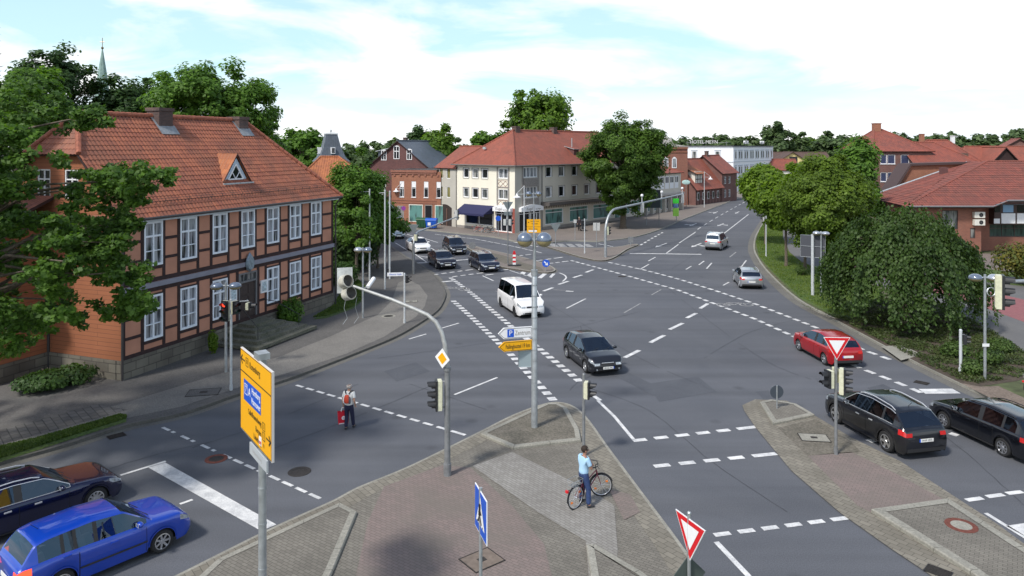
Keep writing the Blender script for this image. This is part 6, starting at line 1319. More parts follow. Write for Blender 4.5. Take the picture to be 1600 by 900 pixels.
def car(kind, name, label, col, rear=None, front=None, side='right', heading=None, fpx=None, rim=rim_m, spokes=5, lit=False, z=.0, chrome_line=False, moulding=False, glass=None, cat='car', plate_txt=None, group=None, at_=None, rails=None, rail_m=chrome, wagonify=None, scale=1.0):
    S = SPEC[kind]; L_,W_,wb,fo,wr = S['L'],S['W'],S['wb'],S['fo'],S['wr']; ro = L_-wb-fo
    sgn = -1 if side == 'right' else 1
    if at_ is not None: ctr, hd = at_
    elif rear and front:
        a, c = G(*rear), G(*front); hd = math.atan2(c.y-a.y,c.x-a.x); mid = (a+c)/2; ctr = mid+Vector((-math.sin(hd),math.cos(hd),0))*(-sgn)*(W_/2-.03)
    else:
        a = G(*(fpx or rear)); hd = R(heading); d = Vector((math.cos(hd),math.sin(hd),0)); ctr = a+d*(-wb/2 if fpx else wb/2)+Vector((-d.y,d.x,0))*(-sgn)*(W_/2-.03)
    root = thing(name, label, cat, (ctr.x,ctr.y,z), hd, group); 
    if scale != 1: root.scale = (scale,)*3
    xo = -(ro+wb/2)     # local x = s + xo ; s=0 rear bumper
    xr_, xf_ = ro, ro+wb; arch = wr+.055
    ss = set(np.round(np.arange(0,L_+.001,.10),3)); 
    for xc in (xr_,xf_):
        for k in range(-7,8): ss.add(round(xc+arch*math.sin(math.pi*k/14),3))
    for p,_ in S['belt']+S['roof']: ss.add(round(p,3))
    for p in S['pil']+S['side']+S['ws']+S['rw']: ss.add(round(p,3))
    ss |= {.03,.06,.18,L_-.03,L_-.06,L_-.14,L_-.22,L_-.34,L_-.46,.26,.38}
    ss = sorted(s for s in ss if 0 <= s <= L_); s2=[ss[0]]
    for s in ss[1:]:
        if s-s2[-1] > .012: s2.append(s)
    ss = s2
    def hw(s):
        f = max(0,(s-(L_-.75))/.75); r_ = max(0,(.55-s)/.55); return W_/2*(1-.20*f**3.4-.13*r_**2.6)
    gmax = S['H']-1.0
    def section(s):
        zb = sm_poly(S['belt'],s,.06) if 0 < s < L_ else lerp_poly(S['belt'],s); h = hw(s)
        zl = .20+.10*max(0,(s-(L_-.12))/.12)+.12*max(0,(.10-s)/.10)
        for xc in (xr_,xf_):
            if abs(s-xc) < arch: zl = max(zl, wr+math.sqrt(max(0,arch**2-(s-xc)**2)))
        zl = min(zl,zb-.12)
        zr_ = sm_poly(S['roof'],s,.05) if S['roof'][0][0] <= s <= S['roof'][-1][0] else zb
        g = max(0,zr_-zb); tt = min(1,g/(S['H']-zb+.001)) if g > 0 else 0
        gw = h*(.90-.19*tt)
        pts = [(h*.955,zl),(h*.99,zl+(zb-zl)*.22),(h*1.0,zl+(zb-zl)*.5),(h*.992,zl+(zb-zl)*.75),(h*.965,zb-.035),(h*.93,zb-.002)]
        if g > .02: pts += [(h*.925*(1-.0)+0*gw, zb+.004),(gw+.012,zb+g*.90),(gw*.93,zb+g*.985),(gw*.5,zb+g+.012*tt+.004),(0,zb+g+.02*tt+.006)]
        else: pts += [(h*.88,zb+.012),(h*.80,zb+.022),(h*.68,zb+.030),(h*.35,zb+.040),(0,zb+.043)]
        return pts, g
    secs = [section(s) for s in ss]; n = 11
    V = []; 
    for s,(p,_) in zip(ss,secs):
        lean = 0
        for (y,z_) in p:
            # nose and tail lean with height
            dx_ = 0
            if s > L_-.3: dx_ = -.10*((s-(L_-.3))/.3)*max(0,(z_-.5))/.3-.05*((s-(L_-.3))/.3)*max(0,.32-z_)/.2
            if s < .25: dx_ = .05*((.25-s)/.25)*max(0,z_-.75)/.3+.04*((.25-s)/.25)*max(0,.4-z_)/.2
            V.append((s+xo+dx_,y,z_))
    parts = dict(body=[],windshield=[],rear_window=[],side_window=[],pillar=[],headlight=[],tail=[])
    ws0,ws1 = S['ws']; rw0,rw1 = S['rw']; sd0,sd1 = S['side']
    def add(key,f): parts[key].append(f)
    for i in range(len(ss)-1):
        s = (ss[i]+ss[i+1])/2; g = min(secs[i][1],secs[i+1][1])
        for j in range(n-1):
            key = 'body'
            if j >= 8 and ws0 < s < ws1-.02 and g > .03: key = 'windshield'
            elif j >= 8 and rw0 < s < rw1 and g > .03: key = 'rear_window'
            elif j == 6 and sd0 < s < sd1 and g > .10:
                key = 'side_window'
                pk = [k_ for k_,p in enumerate(S['pil']) if abs(s-p) < .045]
                if pk: key = 'pillar%d' % (pk[0]-(1 if pk[0] and S['pil'][pk[0]]-S['pil'][pk[0]-1] < .15 else 0)); parts.setdefault(key,[])
            elif j == 3 and s > L_-.40: key = 'headlight'
            elif j in (3,) and s < .30: key = 'tail'
            parts[key].append((i*n+j,(i+1)*n+j,(i+1)*n+j+1,i*n+j+1))
    def mirrored(fs, both=True, caps=False):
        used = sorted({v for f in fs for v in f}); mp = {v:k for k,v in enumerate(used)}; m = len(used)
        vs = [V[v] for v in used]; ff = [tuple(mp[v] for v in f) for f in fs]
        return vs, ff
    def emit(nm, fs, m, split=False, parent=root, off=0):
        if not fs: return []
        vs, ff = mirrored(fs); out = []
        mv = [(x,-y,z_) for x,y,z_ in vs]; k = len(vs)
        if split:
            for q, (v_, f_) in enumerate(((vs,ff),(mv,[f[::-1] for f in ff]))):
                b = MB(); b.add(v_,f_); o = b.build(nm, m, parent, smooth=True, angle=40); out.append(o)
        else:
            b = MB(); b.add(vs,ff); b.add(mv,[f[::-1] for f in ff]); o = b.build(nm, m, parent, smooth=True, angle=40)
            bm = bmesh.new(); bm.from_mesh(o.data); bmesh.ops.remove_doubles(bm, verts=bm.verts, dist=.0005); bm.to_mesh(o.data); bm.free(); out.append(o)
        return out
    # end caps belong to the body
    capf = []
    vs, ff = mirrored(parts['body']); b = MB(); b.add(vs,ff); b.add([(x,-y,z_) for x,y,z_ in vs],[f[::-1] for f in ff])
    for idx, flip in ((0,False),(len(ss)-1,True)):
        base = idx*n
        for j in range(n-1):
            p0,p1 = V[base+j],V[base+j+1]; q = [p0,p1,(p1[0],-p1[1],p1[2]),(p0[0],-p0[1],p0[2])]
            b.add(q if not flip else q[::-1],[(0,1,2,3)])
    body = b.build('body', col, root, smooth=True, angle=38)
    bm = bmesh.new(); bm.from_mesh(body.data); bmesh.ops.remove_doubles(bm, verts=bm.verts, dist=.0008); bmesh.ops.recalc_face_normals(bm, faces=bm.faces); bm.to_mesh(body.data); bm.free()
    gm = glass or car_glass
    emit('windshield',parts['windshield'],gm); emit('rear_window',parts['rear_window'],gm); emit('side_window',parts['side_window'],gm,True); [emit('pillar_trim',parts[k_],trim_m,True) for k_ in sorted(parts) if k_.startswith('pillar')]
    hl = emit('headlight',parts['headlight'],head_m,True); tl = emit('tail_light',parts['tail'],tail_on if lit else tail_m,True)
    # front and rear faces
    Vf = V[(len(ss)-1)*n:]; Vr = V[:n]
    def fy(z_, VV):
        for k in range(n-1):
            if VV[k][2] <= z_ <= VV[k+1][2]: t = (z_-VV[k][2])/(VV[k+1][2]-VV[k][2]+1e-9); return VV[k][1]*(1-t)+VV[k+1][1]*t, VV[k][0]*(1-t)+VV[k+1][0]*t
        return VV[3][1], VV[3][0]
    def patch(mb, VV, ya, yb, za, zb_, e, mi=0):   # ya,yb as fractions of half width
        sg_ = 1 if e > 0 else -1; q = []
        for (f,z_) in ((ya,za),(yb,za),(yb,zb_),(ya,zb_)):
            y,x = fy(z_,VV); q.append((x+e,y*f,z_))
        q2 = [(x-e*1.2,y,z_) for x,y,z_ in q]
        mb.add(q+q2,[(0,1,2,3),(0,4,5,1),(1,5,6,2),(2,6,7,3),(3,7,4,0)],mi)
    zbF = lerp_poly(S['belt'],L_); zbR = lerp_poly(S['belt'],0)
    k_ = zbF-.60
    b = MB(); patch(b,Vf,-.52,.52,.47+k_,.57+k_,.012); o = recalc(b.build('grille', trim_m, root)); 
    b = MB(); patch(b,Vf,-.46,.46,.575+k_,.59+k_,.016); recalc(b.build('badge_bar', chrome, o))
    b = MB(); patch(b,Vf,-.72,.72,.31,.40,.012); recalc(b.build('air_intake', trim_m, root))
    for s_ in (-1,1):
        b = MB(); patch(b,Vf,s_*.60,s_*.985,.47+k_,.57+k_,.008); recalc(b.build('headlight', head_m, root))
        b = MB(); patch(b,Vr,s_*.70,s_*.985,zbR-.17,zbR-.04,-.006); recalc(b.build('tail_light', tail_on if lit else tail_m, root))
        b = MB(); patch(b,Vf,s_*.78,s_*.88,.32,.39,.018); recalc(b.build('fog_light', head_m, root))
    for VV, e, z0 in ((Vf,.022,.42 if k_ < .08 else .46),(Vr,-.022,(zbR-.30) if kind not in ('sedan',) else .6)):
        y, x = fy(z0,VV); b = MB(); b.bx(x+e-.008,x+e+.008,-.26,.26,z0-.055,z0+.055,0); b.bx(x+e-.009,x+e+.009,.262,.30,z0-.055,z0+.055,1); pl = b.build('number_plate',[plate_m,blue_m] if e > 0 else [plate_m,blue_m],root)
        if plate_txt: text(plate_txt,.095,ink,pl,(x+e+(.0095 if e > 0 else -.0095),0,z0),(R(90),0,R(90) if e > 0 else R(-90)),'plate_number',ex=.0015)
    b = MB(); patch(b,Vr,-.95,.95,.30,.42,-.014); recalc(b.build('rear_bumper_trim', trim_m, root))
    # dark interior of the arches and underside
    b = MB(); b.bx(xo+.15,xo+L_-.2,-W_/2+.24,W_/2-.24,.19,.62); 
    for xc in (xr_,xf_): b.bx(xo+xc-arch-.02,xo+xc+arch+.02,-W_/2+.10,W_/2-.10,wr+.12,wr+arch-.03)
    b.build('underbody', well_m, root)
    zs_ = .62*(S['H']/1.48)
    for (sx,y0,w_) in ((S['pil'][1]+.30,.38,.24),(S['pil'][1]+.30,-.38,.24),(S['pil'][1]-.62,0,.62)):
        b = MB(); b.bx(sx+xo-.02,sx+xo+.5,y0-w_,y0+w_,.35,zs_); M_ = Matrix.Translation((sx+xo,y0,zs_-.1)) @ Matrix.Rotation(R(-14),4,'Y'); b.bx(-.07,.07,-w_,w_,0,.62,0,M_)
        for hy in ((0,) if w_ < .5 else (-.38,.38)): b.bx(-.05,.05,hy-.13,hy+.13,.64,.82,0,M_)
        b.build('seat', seat_l if col is c_blue_ else seat_m, root)
    b = MB(); b.bx(S['ws'][1]-.62+xo,S['ws'][1]-.1+xo,-W_/2+.14,W_/2-.14,.5,zb_d(S,S['ws'][1]-.3)-.02); b.tube([(S['ws'][1]-.7+xo+.0+.06*math.sin(a_),.38+.18*math.cos(a_),.86*S['H']/1.48+.15*math.sin(a_)) for a_ in np.linspace(0,2*math.pi,13)],.015,5); b.build('dashboard', trim_m, root)
    for xc in (xr_,xf_):
        for s_ in (-1,1): wheel(root, xo+xc, s_*(W_/2-.115), wr, rim, spokes)
        for s_ in (-1,1):
            b = MB(); pts=[]; 
            for k in range(13):
                a_ = math.pi*k/12; xx_ = xc+arch*math.cos(a_)*.99; pts.append((xo+xx_, s_*(hw(xx_)*.985+.004), wr+arch*math.sin(a_)))
            b.tube(pts,.014,4); b.build('wheel_arch_lip', trim_m if kind in ('suv','boxvan') else col, root)
    # seams, handles, mirrors
    def side_pt(s, f):
        p,_ = section(s); z0,z1 = p[0][1],p[5][1]; z_ = z0+(z1-z0)*f
        for k in range(5):
            if p[k][1] <= z_ <= p[k+1][1]: t=(z_-p[k][1])/(p[k+1][1]-p[k][1]+1e-9); return p[k][0]*(1-t)+p[k+1][0]*t, z_
        return p[5][0],p[5][1]
    b = MB()
    for sx in (S['pil'][1]+.05, S['ws'][1]-.22, max(S['pil'][0]-.1, xr_+arch+.02 if xr_+arch < S['pil'][0]+.4 else S['pil'][0])):
        for s_ in (-1,1):
            pts=[]
            for k in range(7): y,z_ = side_pt(sx,.04+.94*k/6); pts.append((sx+xo,s_*(y+.001),z_))
            b.tube(pts,.006,4)
    b.build('door_seams', well_m, root)
    for sx in (S['pil'][1]-.22, S['ws'][1]-1.02 if S['ws'][1]-1.02 > S['pil'][1]+.2 else S['pil'][1]+.75-.55):
        for s_ in (-1,1):
            y,z_ = side_pt(sx-.0,.80); b = MB(); b.bx(sx+xo-.10,sx+xo+.08,s_*y-.03,s_*y+.03,z_-.016,z_+.016); b.build('door_handle', col if not chrome_line else chrome, root)
    if moulding:
        for s_ in (-1,1):
            b = MB(); pts=[(s+xo,s_*(side_pt(s,.40)[0]+.006),side_pt(s,.40)[1]) for s in np.linspace(xr_+arch+.05,xf_-arch-.05,9)]; b.tube(pts,.028,4); b.build('side_moulding', trim_m, root)
    else:
        for s_ in (-1,1):
            b = MB(); pts=[(s+xo,s_*(side_pt(s,.02)[0]-.0),.225) for s in np.linspace(xr_+arch+.0,xf_-arch-.0,9)]; b.tube(pts,.03,4); b.build('sill_trim', trim_m, root)
    if chrome_line:
        for s_ in (-1,1):
            pts=[]
            for s in np.linspace(sd0+.02,sd1+.02,12): p,_=section(s); pts.append((s+xo,s_*(p[6][0]+.006),p[6][1]+.004))
            for s in np.linspace(sd1,sd0+.02,22):
                p,g=section(s); pts.append((s+xo,s_*(p[7][0]+.008),p[7][1]))
            b = MB(); b.tube(pts,.011,4); b.build('window_chrome', chrome, root)
    for s_ in (-1,1):
        sx = S['ws'][1]-.42; p,_ = section(sx); M_ = Matrix.Translation((sx+xo,s_*(p[5][0]+.11),p[5][1]+.09)) @ Matrix.Diagonal((.085,.12,.075,1))
        b = MB(); b.ball((0,0,0),1,12,8,0,M_); o = b.build('mirror', col, root, smooth=True); b = MB(); b.bx(sx+xo-.075,sx+xo-.07,s_*(p[5][0]+.11)-.085,s_*(p[5][0]+.11)+.085,p[5][1]+.04,p[5][1]+.14); b.build('mirror_glass', head_m, o)
    if rails if rails is not None else S['rails']:
        for s_ in (-1,1):
            pts=[]
            a0,a1 = S['rw'][1]+.15, S['ws'][0]-.1
            for k in range(10):
                s = a0+(a1-a0)*k/9; p,_ = section(s); pts.append((s+xo,s_*(p[8][0]-.0),p[8][1]+(.045 if 0 < k < 9 else .0)))
            b = MB(); b.tube(pts,.018,6); b.build('roof_rail', rail_m, root)
    # wipers, aerial
    for y0 in (-.45,.15):
        b = MB(); s = S['ws'][1]; p,_=section(s-.04); q,_=section(s-.28); b.tube([(s+xo-.03,y0,p[10][1]+.02),(s+xo-.26,y0+.42,q[10][1]+.018)],.009,4); b.build('wiper', trim_m, root)
    p,_ = section(S['rw'][1]+.3); b = MB(); b.tube([(S['rw'][1]+.3+xo,0,p[10][1]-.01),(S['rw'][1]+.12+xo,0,p[10][1]+.17)],.008,4); b.build('aerial', trim_m, root)
    return root
c_blue = c_blue_ = paint('royal_blue_paint',(.002,.045,.40),.1); c_navy = paint('navy_paint',(.006,.009,.045),.4,.2); c_graph = paint('graphite_paint',(.013,.015,.021),.5); c_white = paint('white_car_paint',(.80,.80,.80),0,.35)
c_black = paint('black_paint',(.008,.009,.013),.3,.2); c_dkblue = paint('dark_blue_paint',(.010,.014,.035),.4); c_silver = paint('silver_paint',(.50,.52,.54),.7); c_sblue = paint('silver_blue_paint',(.24,.31,.36),.6); c_red = paint('red_paint',(.42,.006,.012),.3); c_brown = paint('dark_plum_paint',(.012,.012,.022),.4)
cars_g = 'cars on the junction'
SPEC['estate']=dict(SPEC['wagon'],L=4.26,W=1.68,H=1.50,wb=2.46,fo=.85,wr=.31,belt=[(0,.92),(.12,.98),(1,1.0),(2.8,.95),(3.2,.96),(3.9,.89),(4.16,.79),(4.26,.69)],roof=[(.08,.98),(.42,1.40),(.7,1.46),(1.7,1.50),(2.45,1.43),(3.2,.94)],rw=(.12,.40),ws=(2.42,3.2),side=(.45,3.0),pil=(1.0,1.30,1.72),rails=False)
SPEC['bigwagon']=dict(SPEC['wagon'],L=4.83,W=1.86,H=1.46,wb=2.97,fo=.82,wr=.34,belt=[(0,.93),(.12,.98),(1,.98),(3.0,.93),(3.5,.94),(4.35,.87),(4.72,.77),(4.83,.68)],roof=[(.06,.96),(.6,1.38),(.85,1.42),(1.9,1.46),(2.7,1.40),(3.5,.92)],ws=(2.68,3.5),side=(.56,3.3),pil=(1.15,1.95,2.04))
CAR1 = car('estate','blue_estate_car','bright blue estate car waiting at the bottom left corner, nearest car to the viewer',c_blue,(92,933),(258,862),'right',spokes=7,moulding=True,lit=True,group=cars_g)
CAR2 = car('bigwagon','dark_wagon','very dark navy wagon with silver roof rails in the lane beside the blue estate car',c_navy,fpx=(150,797),heading=50,side='right',spokes=10,chrome_line=True,group=cars_g)
CAR3 = car('hatch','dark_hatchback','dark graphite hatchback driving towards the viewer in the centre of the junction',c_graph,(884.6,559),(914.7,583),'right',spokes=10,group=cars_g,plate_txt='HK·AL 797')
CAR4 = car('van','white_van','white passenger van driving towards the viewer behind the tall lamp pole',c_white,(782.6,480),(803,494),'right',cat='van',rim=trim_m,group=cars_g)
CAR5 = car('wagon','dark_wagon','dark blue wagon with lit-looking headlamps at the front of the right-hand waiting lane',c_dkblue,(735,417.5),(749,425),'right',group=cars_g,rail_m=chrome)
CAR6 = car('sedan','dark_sedan','dark sedan first in the left-hand waiting lane across the junction',c_brown,(671,413.4),(681,420),'right',group=cars_g)
CAR7 = car('mpv','dark_people_carrier','dark people carrier with roof rails, second in the right-hand waiting lane',c_black,(691,391.5),(703,399),'right',group=cars_g)
CAR8 = car('sedan','white_car','white compact car second in the left-hand waiting lane, beside the signal mast',c_white,(636,390.5),(645.5,396),'right',group=cars_g)
CAR9 = car('hatch','silver_blue_car','silver blue car farthest back in the left arm of the junction',c_sblue,(599,370),(609,373.5),'right',group=cars_g)
CAR10 = car('hatch','silver_crossover','silver crossover seen from behind in the right arm of the junction',c_silver,(1155,450),(1146,439.5),'left',group=cars_g,rails=True)
CAR11 = car('boxvan','silver_delivery_van','silver van with a ladder on its rear doors driving away up the right road',c_silver,(1128,391.5),(1137,386),'right',cat='van',group=cars_g)
b = MB()
for y in (-.35,.35): b.tube([(-1.83,y,.55),(-1.80,y,1.68)],.022,5)
for k in range(7): b.tube([(-1.82,-.35,.65+k*.16),(-1.82,.35,.65+k*.16)],.016,5)
b.build('ladder', trim_m, CAR11)
CAR12 = car('hatch','red_hatchback','red hatchback driving away along the right kerb beside the weeping tree',c_red,(1289.6,571.5),(1246,547),'left',group=cars_g,spokes=6)
CAR13 = car('suv','dark_sport_utility','dark grey sport utility car with silver roof rails, stopped beside the median island',c_graph,(1390,709.5),(1300,658),'left',group=cars_g,chrome_line=True,plate_txt='IN·IP 1075')
CAR14 = car('wagon','black_wagon','black wagon cut off by the right edge of the photo',c_black,rear=(1566,713),heading=102,side='left',spokes=8,group=cars_g,rail_m=trim_m)
q0 = G(1073.5,318.5); CAR15 = car('boxvan','grey_box_van','grey van parked on the pavement beside the red roofed cottage',paint('van_grey',(.22,.24,.28),.2),at_=(Vector((q0.x,q0.y+2,0)),R(70)),z=.1,cat='van')
# ============================================================ STREET FURNITURE
lamp_dome = plain('lamp_dome', (.16,.20,.27), .22, .35, coat=.6); lamp_bowl = plain('lamp_bowl', (.30,.25,.12), .2, coat=.5, vary=.1)
lamp_dome_b = plain('lamp_dome_pale', (.48,.52,.58), .2, .5, coat=.6)
red_on = plain('red_lamp_lit', (.8,.02,.01), .3, emit=(1,.05,.02), es=2.5); red_off = plain('red_lens',(.10,.012,.01),.2); amb_off = plain('amber_lens_off',(.13,.07,.01),.2); grn_off = plain('green_lens',(.015,.07,.05),.2)
grey_head = plain('grey_signal_back',(.50,.51,.50),.5,vary=.1)
def signal_head(root, c, ang, n=3, s=1.0, back=None, lit=None, hood=True):
    """housing seen pale from behind, black face with visors; ang = heading its lenses look to (degrees)"""
    T = Matrix.Translation(c) @ Rz(R(ang-90)); T = T @ Matrix.Scale(s,4); hgt = .30*n   # local +y = look direction
    b = MB(); b.bx(-.15,.15,-.12,.01,-hgt/2,hgt/2,0,T); b.bx(-.12,.12,-.14,-.12,-hgt/2+.03,hgt/2-.03,0,T)
    q = b.build('signal_housing', back or cream_m, root)
    b = MB(); b.bx(-.165,.165,.01,.075,-hgt/2-.01,hgt/2+.01,0,T); b.build('face_plate', black_m, q)
    for k in range(n):
        z = hgt/2-.15-.30*k; M_ = T @ Matrix.Translation((0,.075,z))
        b = MB(); N_ = 12; vs=[]; 
        for j in range(N_+1):
            a = R(-35)+R(250)*j/N_; x,zz_ = .125*math.cos(a),.125*math.sin(a); ln = .24 if math.sin(a) > -.2 else .12
            vs += [(x,0,zz_),(x*.98,ln,zz_*.98+.0)]
        b.add(vs,[(2*j,2*j+1,2*j+3,2*j+2) for j in range(N_)],0,M_); vs2=[(x*.9,y,z2*.9) for x,y,z2 in vs]; b.add(vs2,[(2*j,2*j+2,2*j+3,2*j+1) for j in range(N_)],0,M_); b.build('visor', black_m, q)
        lens = [red_off,amb_off,grn_off][k if n == 3 else (0 if k == 0 else 2)]
        if lit == k: lens = red_on
        b = MB(); b.lathe([(.001,.012),(.07,.008),(.105,0)],14,T=M_ @ Matrix.Rotation(R(-90),4,'X')); b.build('lens', lens, q, smooth=True)
    return q
def pole_mb(pts, r, n=10, bands=()):
    b = MB(); b.tube(pts, r, n); return b
def signal_post(label, px, py, top, heads, r=.055, m=None, z=.1, sign=None, name='traffic_signal', cat='traffic light', group=None):
    """heads: (height, heading, n, side offset heading, scale, mat)"""
    g0 = G(px,py,z); root = thing(name,label,cat,g0,0,group); b = MB(); b.tube([(0,0,-.1),(0,0,top)],r,12); b.tube([(0,0,-.02),(0,0,.25)],r*1.35,12); b.ball((0,0,top),r*1.05,10,6)
    b.build('pole', m or galv, root, smooth=True)
    for h in heads:
        zc_, ang, n_, off = h[:4]; sc = h[4] if len(h) > 4 else 1; bm_ = h[5] if len(h) > 5 else None; lit = h[6] if len(h) > 6 else None
        o_ = .20*sc+r; c = (math.cos(R(off))*o_, math.sin(R(off))*o_, zc_)
        signal_head(root, c, ang, n_, sc, bm_, lit)
        b = MB(); b.tube([(0,0,zc_+.12*n_),(c[0]*.8,c[1]*.8,zc_+.12*n_)],.022,6); b.tube([(0,0,zc_-.12*n_),(c[0]*.8,c[1]*.8,zc_-.12*n_)],.022,6); b.build('bracket', galv_d, root)
    return root
def globe_lamp(label, px, py, pyt, r=.29, sep=.36, ang=0, z=.1, dome=None, flat=.86, pole_r=.055, extra=None, domes=None):
    g0 = G(px,py,z); H_ = CAM_H-(pyt-HOR)/FPX*g0.y-z; root = thing('street_lamp',label,'street lamp',g0); zc_ = H_-r*flat
    b = MB(); b.tube([(0,0,-.1),(0,0,H_*.55),(0,0,H_-.02)],[pole_r*1.25,pole_r*1.1,pole_r],12); dx_,dy_ = math.cos(R(ang)),math.sin(R(ang))
    b.tube([(-dx_*(sep+.02),-dy_*(sep+.02),zc_+.02),(dx_*(sep+.02),dy_*(sep+.02),zc_+.02)],.04,8); b.build('pole', galv, root, smooth=True)
    for i, s_ in enumerate((-1,1)):
        c = (dx_*sep*s_,dy_*sep*s_,zc_); b = MB(); b.ball((0,0,0),1,24,16,0,Matrix.Translation(c) @ Matrix.Diagonal((r,r,r*flat,1)),mfun=lambda z: 1 if z < -.02 else 0)
        b.lathe([(r*1.02,-.03),(r*1.03,0),(r*1.02,.03)],24,c,0); b.build('globe',[(domes or (dome,dome))[i] or lamp_dome,lamp_bowl],root,smooth=True)
    return root, H_
# tall lamp post in the centre with the white and yellow finger signs
LP, HL = globe_lamp('tall galvanised lamp post with two big half-blue globes and finger signs',835,668,363,r=.30,sep=.375,z=.1,pole_r=.06,flat=.97)
b = MB(); b.tube([(0,0,-.1),(0,0,6.0),(0,0,6.05)],[.125,.105,.07],14)
for k in range(12): b.tube([(0,0,.9+k*.42),(0,0,.94+k*.42)],.122,14)
b.tube([(0,0,5.9),(0,0,6.12)],.13,14); b.build('lower_pole', galv, LP, smooth=True)
Yp = G(835,668,.1).y
def LZ(py): return CAM_H-(py-HOR)/FPX*Yp-.1
def finger(z, ang, Ln, hh, m, words, col, tilt=0, border=ink, pflag=False):
    T = Matrix.Translation((0,0,z)) @ Rz(R(ang))
    b = MB(); pr = [(-.10,-hh/2),(-Ln+.22,-hh/2),(-Ln,0),(-Ln+.22,hh/2),(-.10,hh/2)]
    b.add([(x,-.03,q) for x,q in pr]+[(x,.03,q) for x,q in pr],[(0,1,2,3,4)[::-1],(5,6,7,8,9)]+[(i,(i+1)%5,5+(i+1)%5,5+i) for i in range(5)],0,T); o = recalc(b.build('finger_sign', m, LP))
    b = MB(); 
    for i in range(5):
        p_,q = pr[i],pr[(i+1)%5]; s_ = .94; c_=(-Ln*.5); pa=((p_[0]-c_)*s_+c_,p_[1]*.86); pb=((q[0]-c_)*s_+c_,q[1]*.86); b.tube([T@Vector((pa[0],-.033,pa[1])),T@Vector((pb[0],-.033,pb[1]))],.007,4)
    b.build('sign_border', border, o)
    rot = (R(90),0,R(ang)); c0 = -Ln*.47
    if pflag:
        b = MB(); b.bx(-Ln*.66-.13,-Ln*.66+.13,-.036,-.031,-.15,.15,0,T); q = b.build('parking_symbol', blue_m, o); text('P',.28,white_m,q,T@Vector((-Ln*.66,-.038,0)),rot); c0 = -Ln*.33
    text(words,hh*.62,col,o,T@Vector((c0,-.034,-.01)),rot,sx=.66 if pflag else .54)
finger(LZ(518),14,1.45,.42,white_m,'Zentrum',grey_trim,pflag=True); finger(LZ(538),17,1.45,.38,yellow_m,'Fallingbostel 19 km',ink)
b = MB(); b.bx(-.62,-.12,-.02,.02,LZ(573)-.0,LZ(541),0); o = b.build('blank_sign', plain('blank_sign_grey',(.34,.42,.46),.35,.3), LP); b = MB(); b.tube([(-.62,-.03,LZ(573)),(-.12,-.03,LZ(573)),(-.12,-.03,LZ(541)),(-.62,-.03,LZ(541)),(-.62,-.03,LZ(573))],.014,4); b.build('sign_edge', galv, o)
# other double globe lamps
globe_lamp('double globe lamp on the left pavement in front of the maple, by the flagpoles',567,497,386,r=.27,sep=.30,domes=(lamp_dome_b,None),flat=.7)
globe_lamp('double globe lamp in front of the half-timbered house near its entrance steps',353,582,441,r=.30,sep=.42,domes=(None,None),flat=.62,ang=8)
globe_lamp('double globe lamp on the tall pole at the right, in the planting bed',1539,593,428,r=.30,sep=.42,domes=(None,lamp_dome_b),flat=.62,ang=-6)
b = MB(); x_ = C.objects  # small stickers on the right lamp pole
g0 = G(1539,593,.1); b = MB(); b.bx(-.16,.16,-.075,-.06,0,.14); rl_ = [o for o in bpy.data.objects if o.get('label','').startswith('double globe lamp on the tall pole')][0]; b.build('sticker_plate', white_m, rl_, loc=(0,0,CAM_H-(541-HOR)/FPX*g0.y-.1))
globe_lamp('double globe lamp with shiny flat domes on the grass verge beside the sign board',1283,463,361,r=.28,sep=.30,domes=(lamp_dome_b,lamp_dome_b),flat=.6,ang=-25)
globe_lamp('double globe lamp on the pavement in front of the cream corner block',834,382,299,r=.32,sep=.55,domes=(None,None),flat=.9)
# cantilever mast in front
g0 = G(699,743,.03); CM = thing('signal_mast','tall grey mast whose long curved arm carries signals over the left road','traffic light',g0)
def W_(px,py,Y): q = P(px,py,Y)-g0; return (q.x,q.y,q.z)
b = MB(); b.tube([(0,0,-.1),(0,0,1.2),(0,0,3.55)],[.11,.10,.095],14); b.tube([(0,0,.0),(0,0,.4)],.13,14); b.tube([(0,0,3.5),(0,0,3.62)],.125,14); b.build('pole', galv_d, CM, smooth=True)
arm = [(0,0,3.6),W_(697,560,g0.y),W_(695,538,g0.y),W_(690,519,g0.y+.05),W_(681,503,g0.y+.1),W_(668,492,g0.y+.2),W_(648,483,g0.y+.3),W_(612,468,g0.y+.5),W_(575,455,g0.y+.7),W_(552,447,g0.y+.8)]
b = MB(); b.tube(arm,[.088,.080,.075,.072,.07,.068,.064,.058,.052,.045],12); b.build('curved_arm', plain('weathered_arm',(.42,.43,.42),.5,.3,vary=.15), CM, smooth=True)
# priority diamond
b = MB(); cz_ = W_(691,560,g0.y-.12)
def diamond(mb, c, s, y, mi=0, th=.012): mb.add([(c[0]-s,c[1]+y,c[2]),(c[0],c[1]+y,c[2]-s*1.0),(c[0]+s,c[1]+y,c[2]),(c[0],c[1]+y,c[2]+s),(c[0]-s,c[1]+y+th,c[2]),(c[0],c[1]+y+th,c[2]-s),(c[0]+s,c[1]+y+th,c[2]),(c[0],c[1]+y+th,c[2]+s)],[(0,1,2,3),(7,6,5,4),(0,4,5,1),(1,5,6,2),(2,6,7,3),(3,7,4,0)],mi)
bb = MB(); diamond(bb,(0,0,0),.33,0,0); diamond(bb,(0,0,0),.20,-.006,1,.004); o = bb.build('priority_sign',[white_m,yellow_m],CM,loc=cz_,rotz=R(-38)); recalc(o)
signal_head(CM, W_(684,617,g0.y-.05), 190, 3, 1.08); b = MB(); b.tube([W_(690,596,g0.y),(0,0,W_(690,596,g0.y)[2])],.025,6); b.tube([W_(690,636,g0.y),(0,0,W_(690,636,g0.y)[2])],.025,6); b.build('bracket', galv_d, CM)
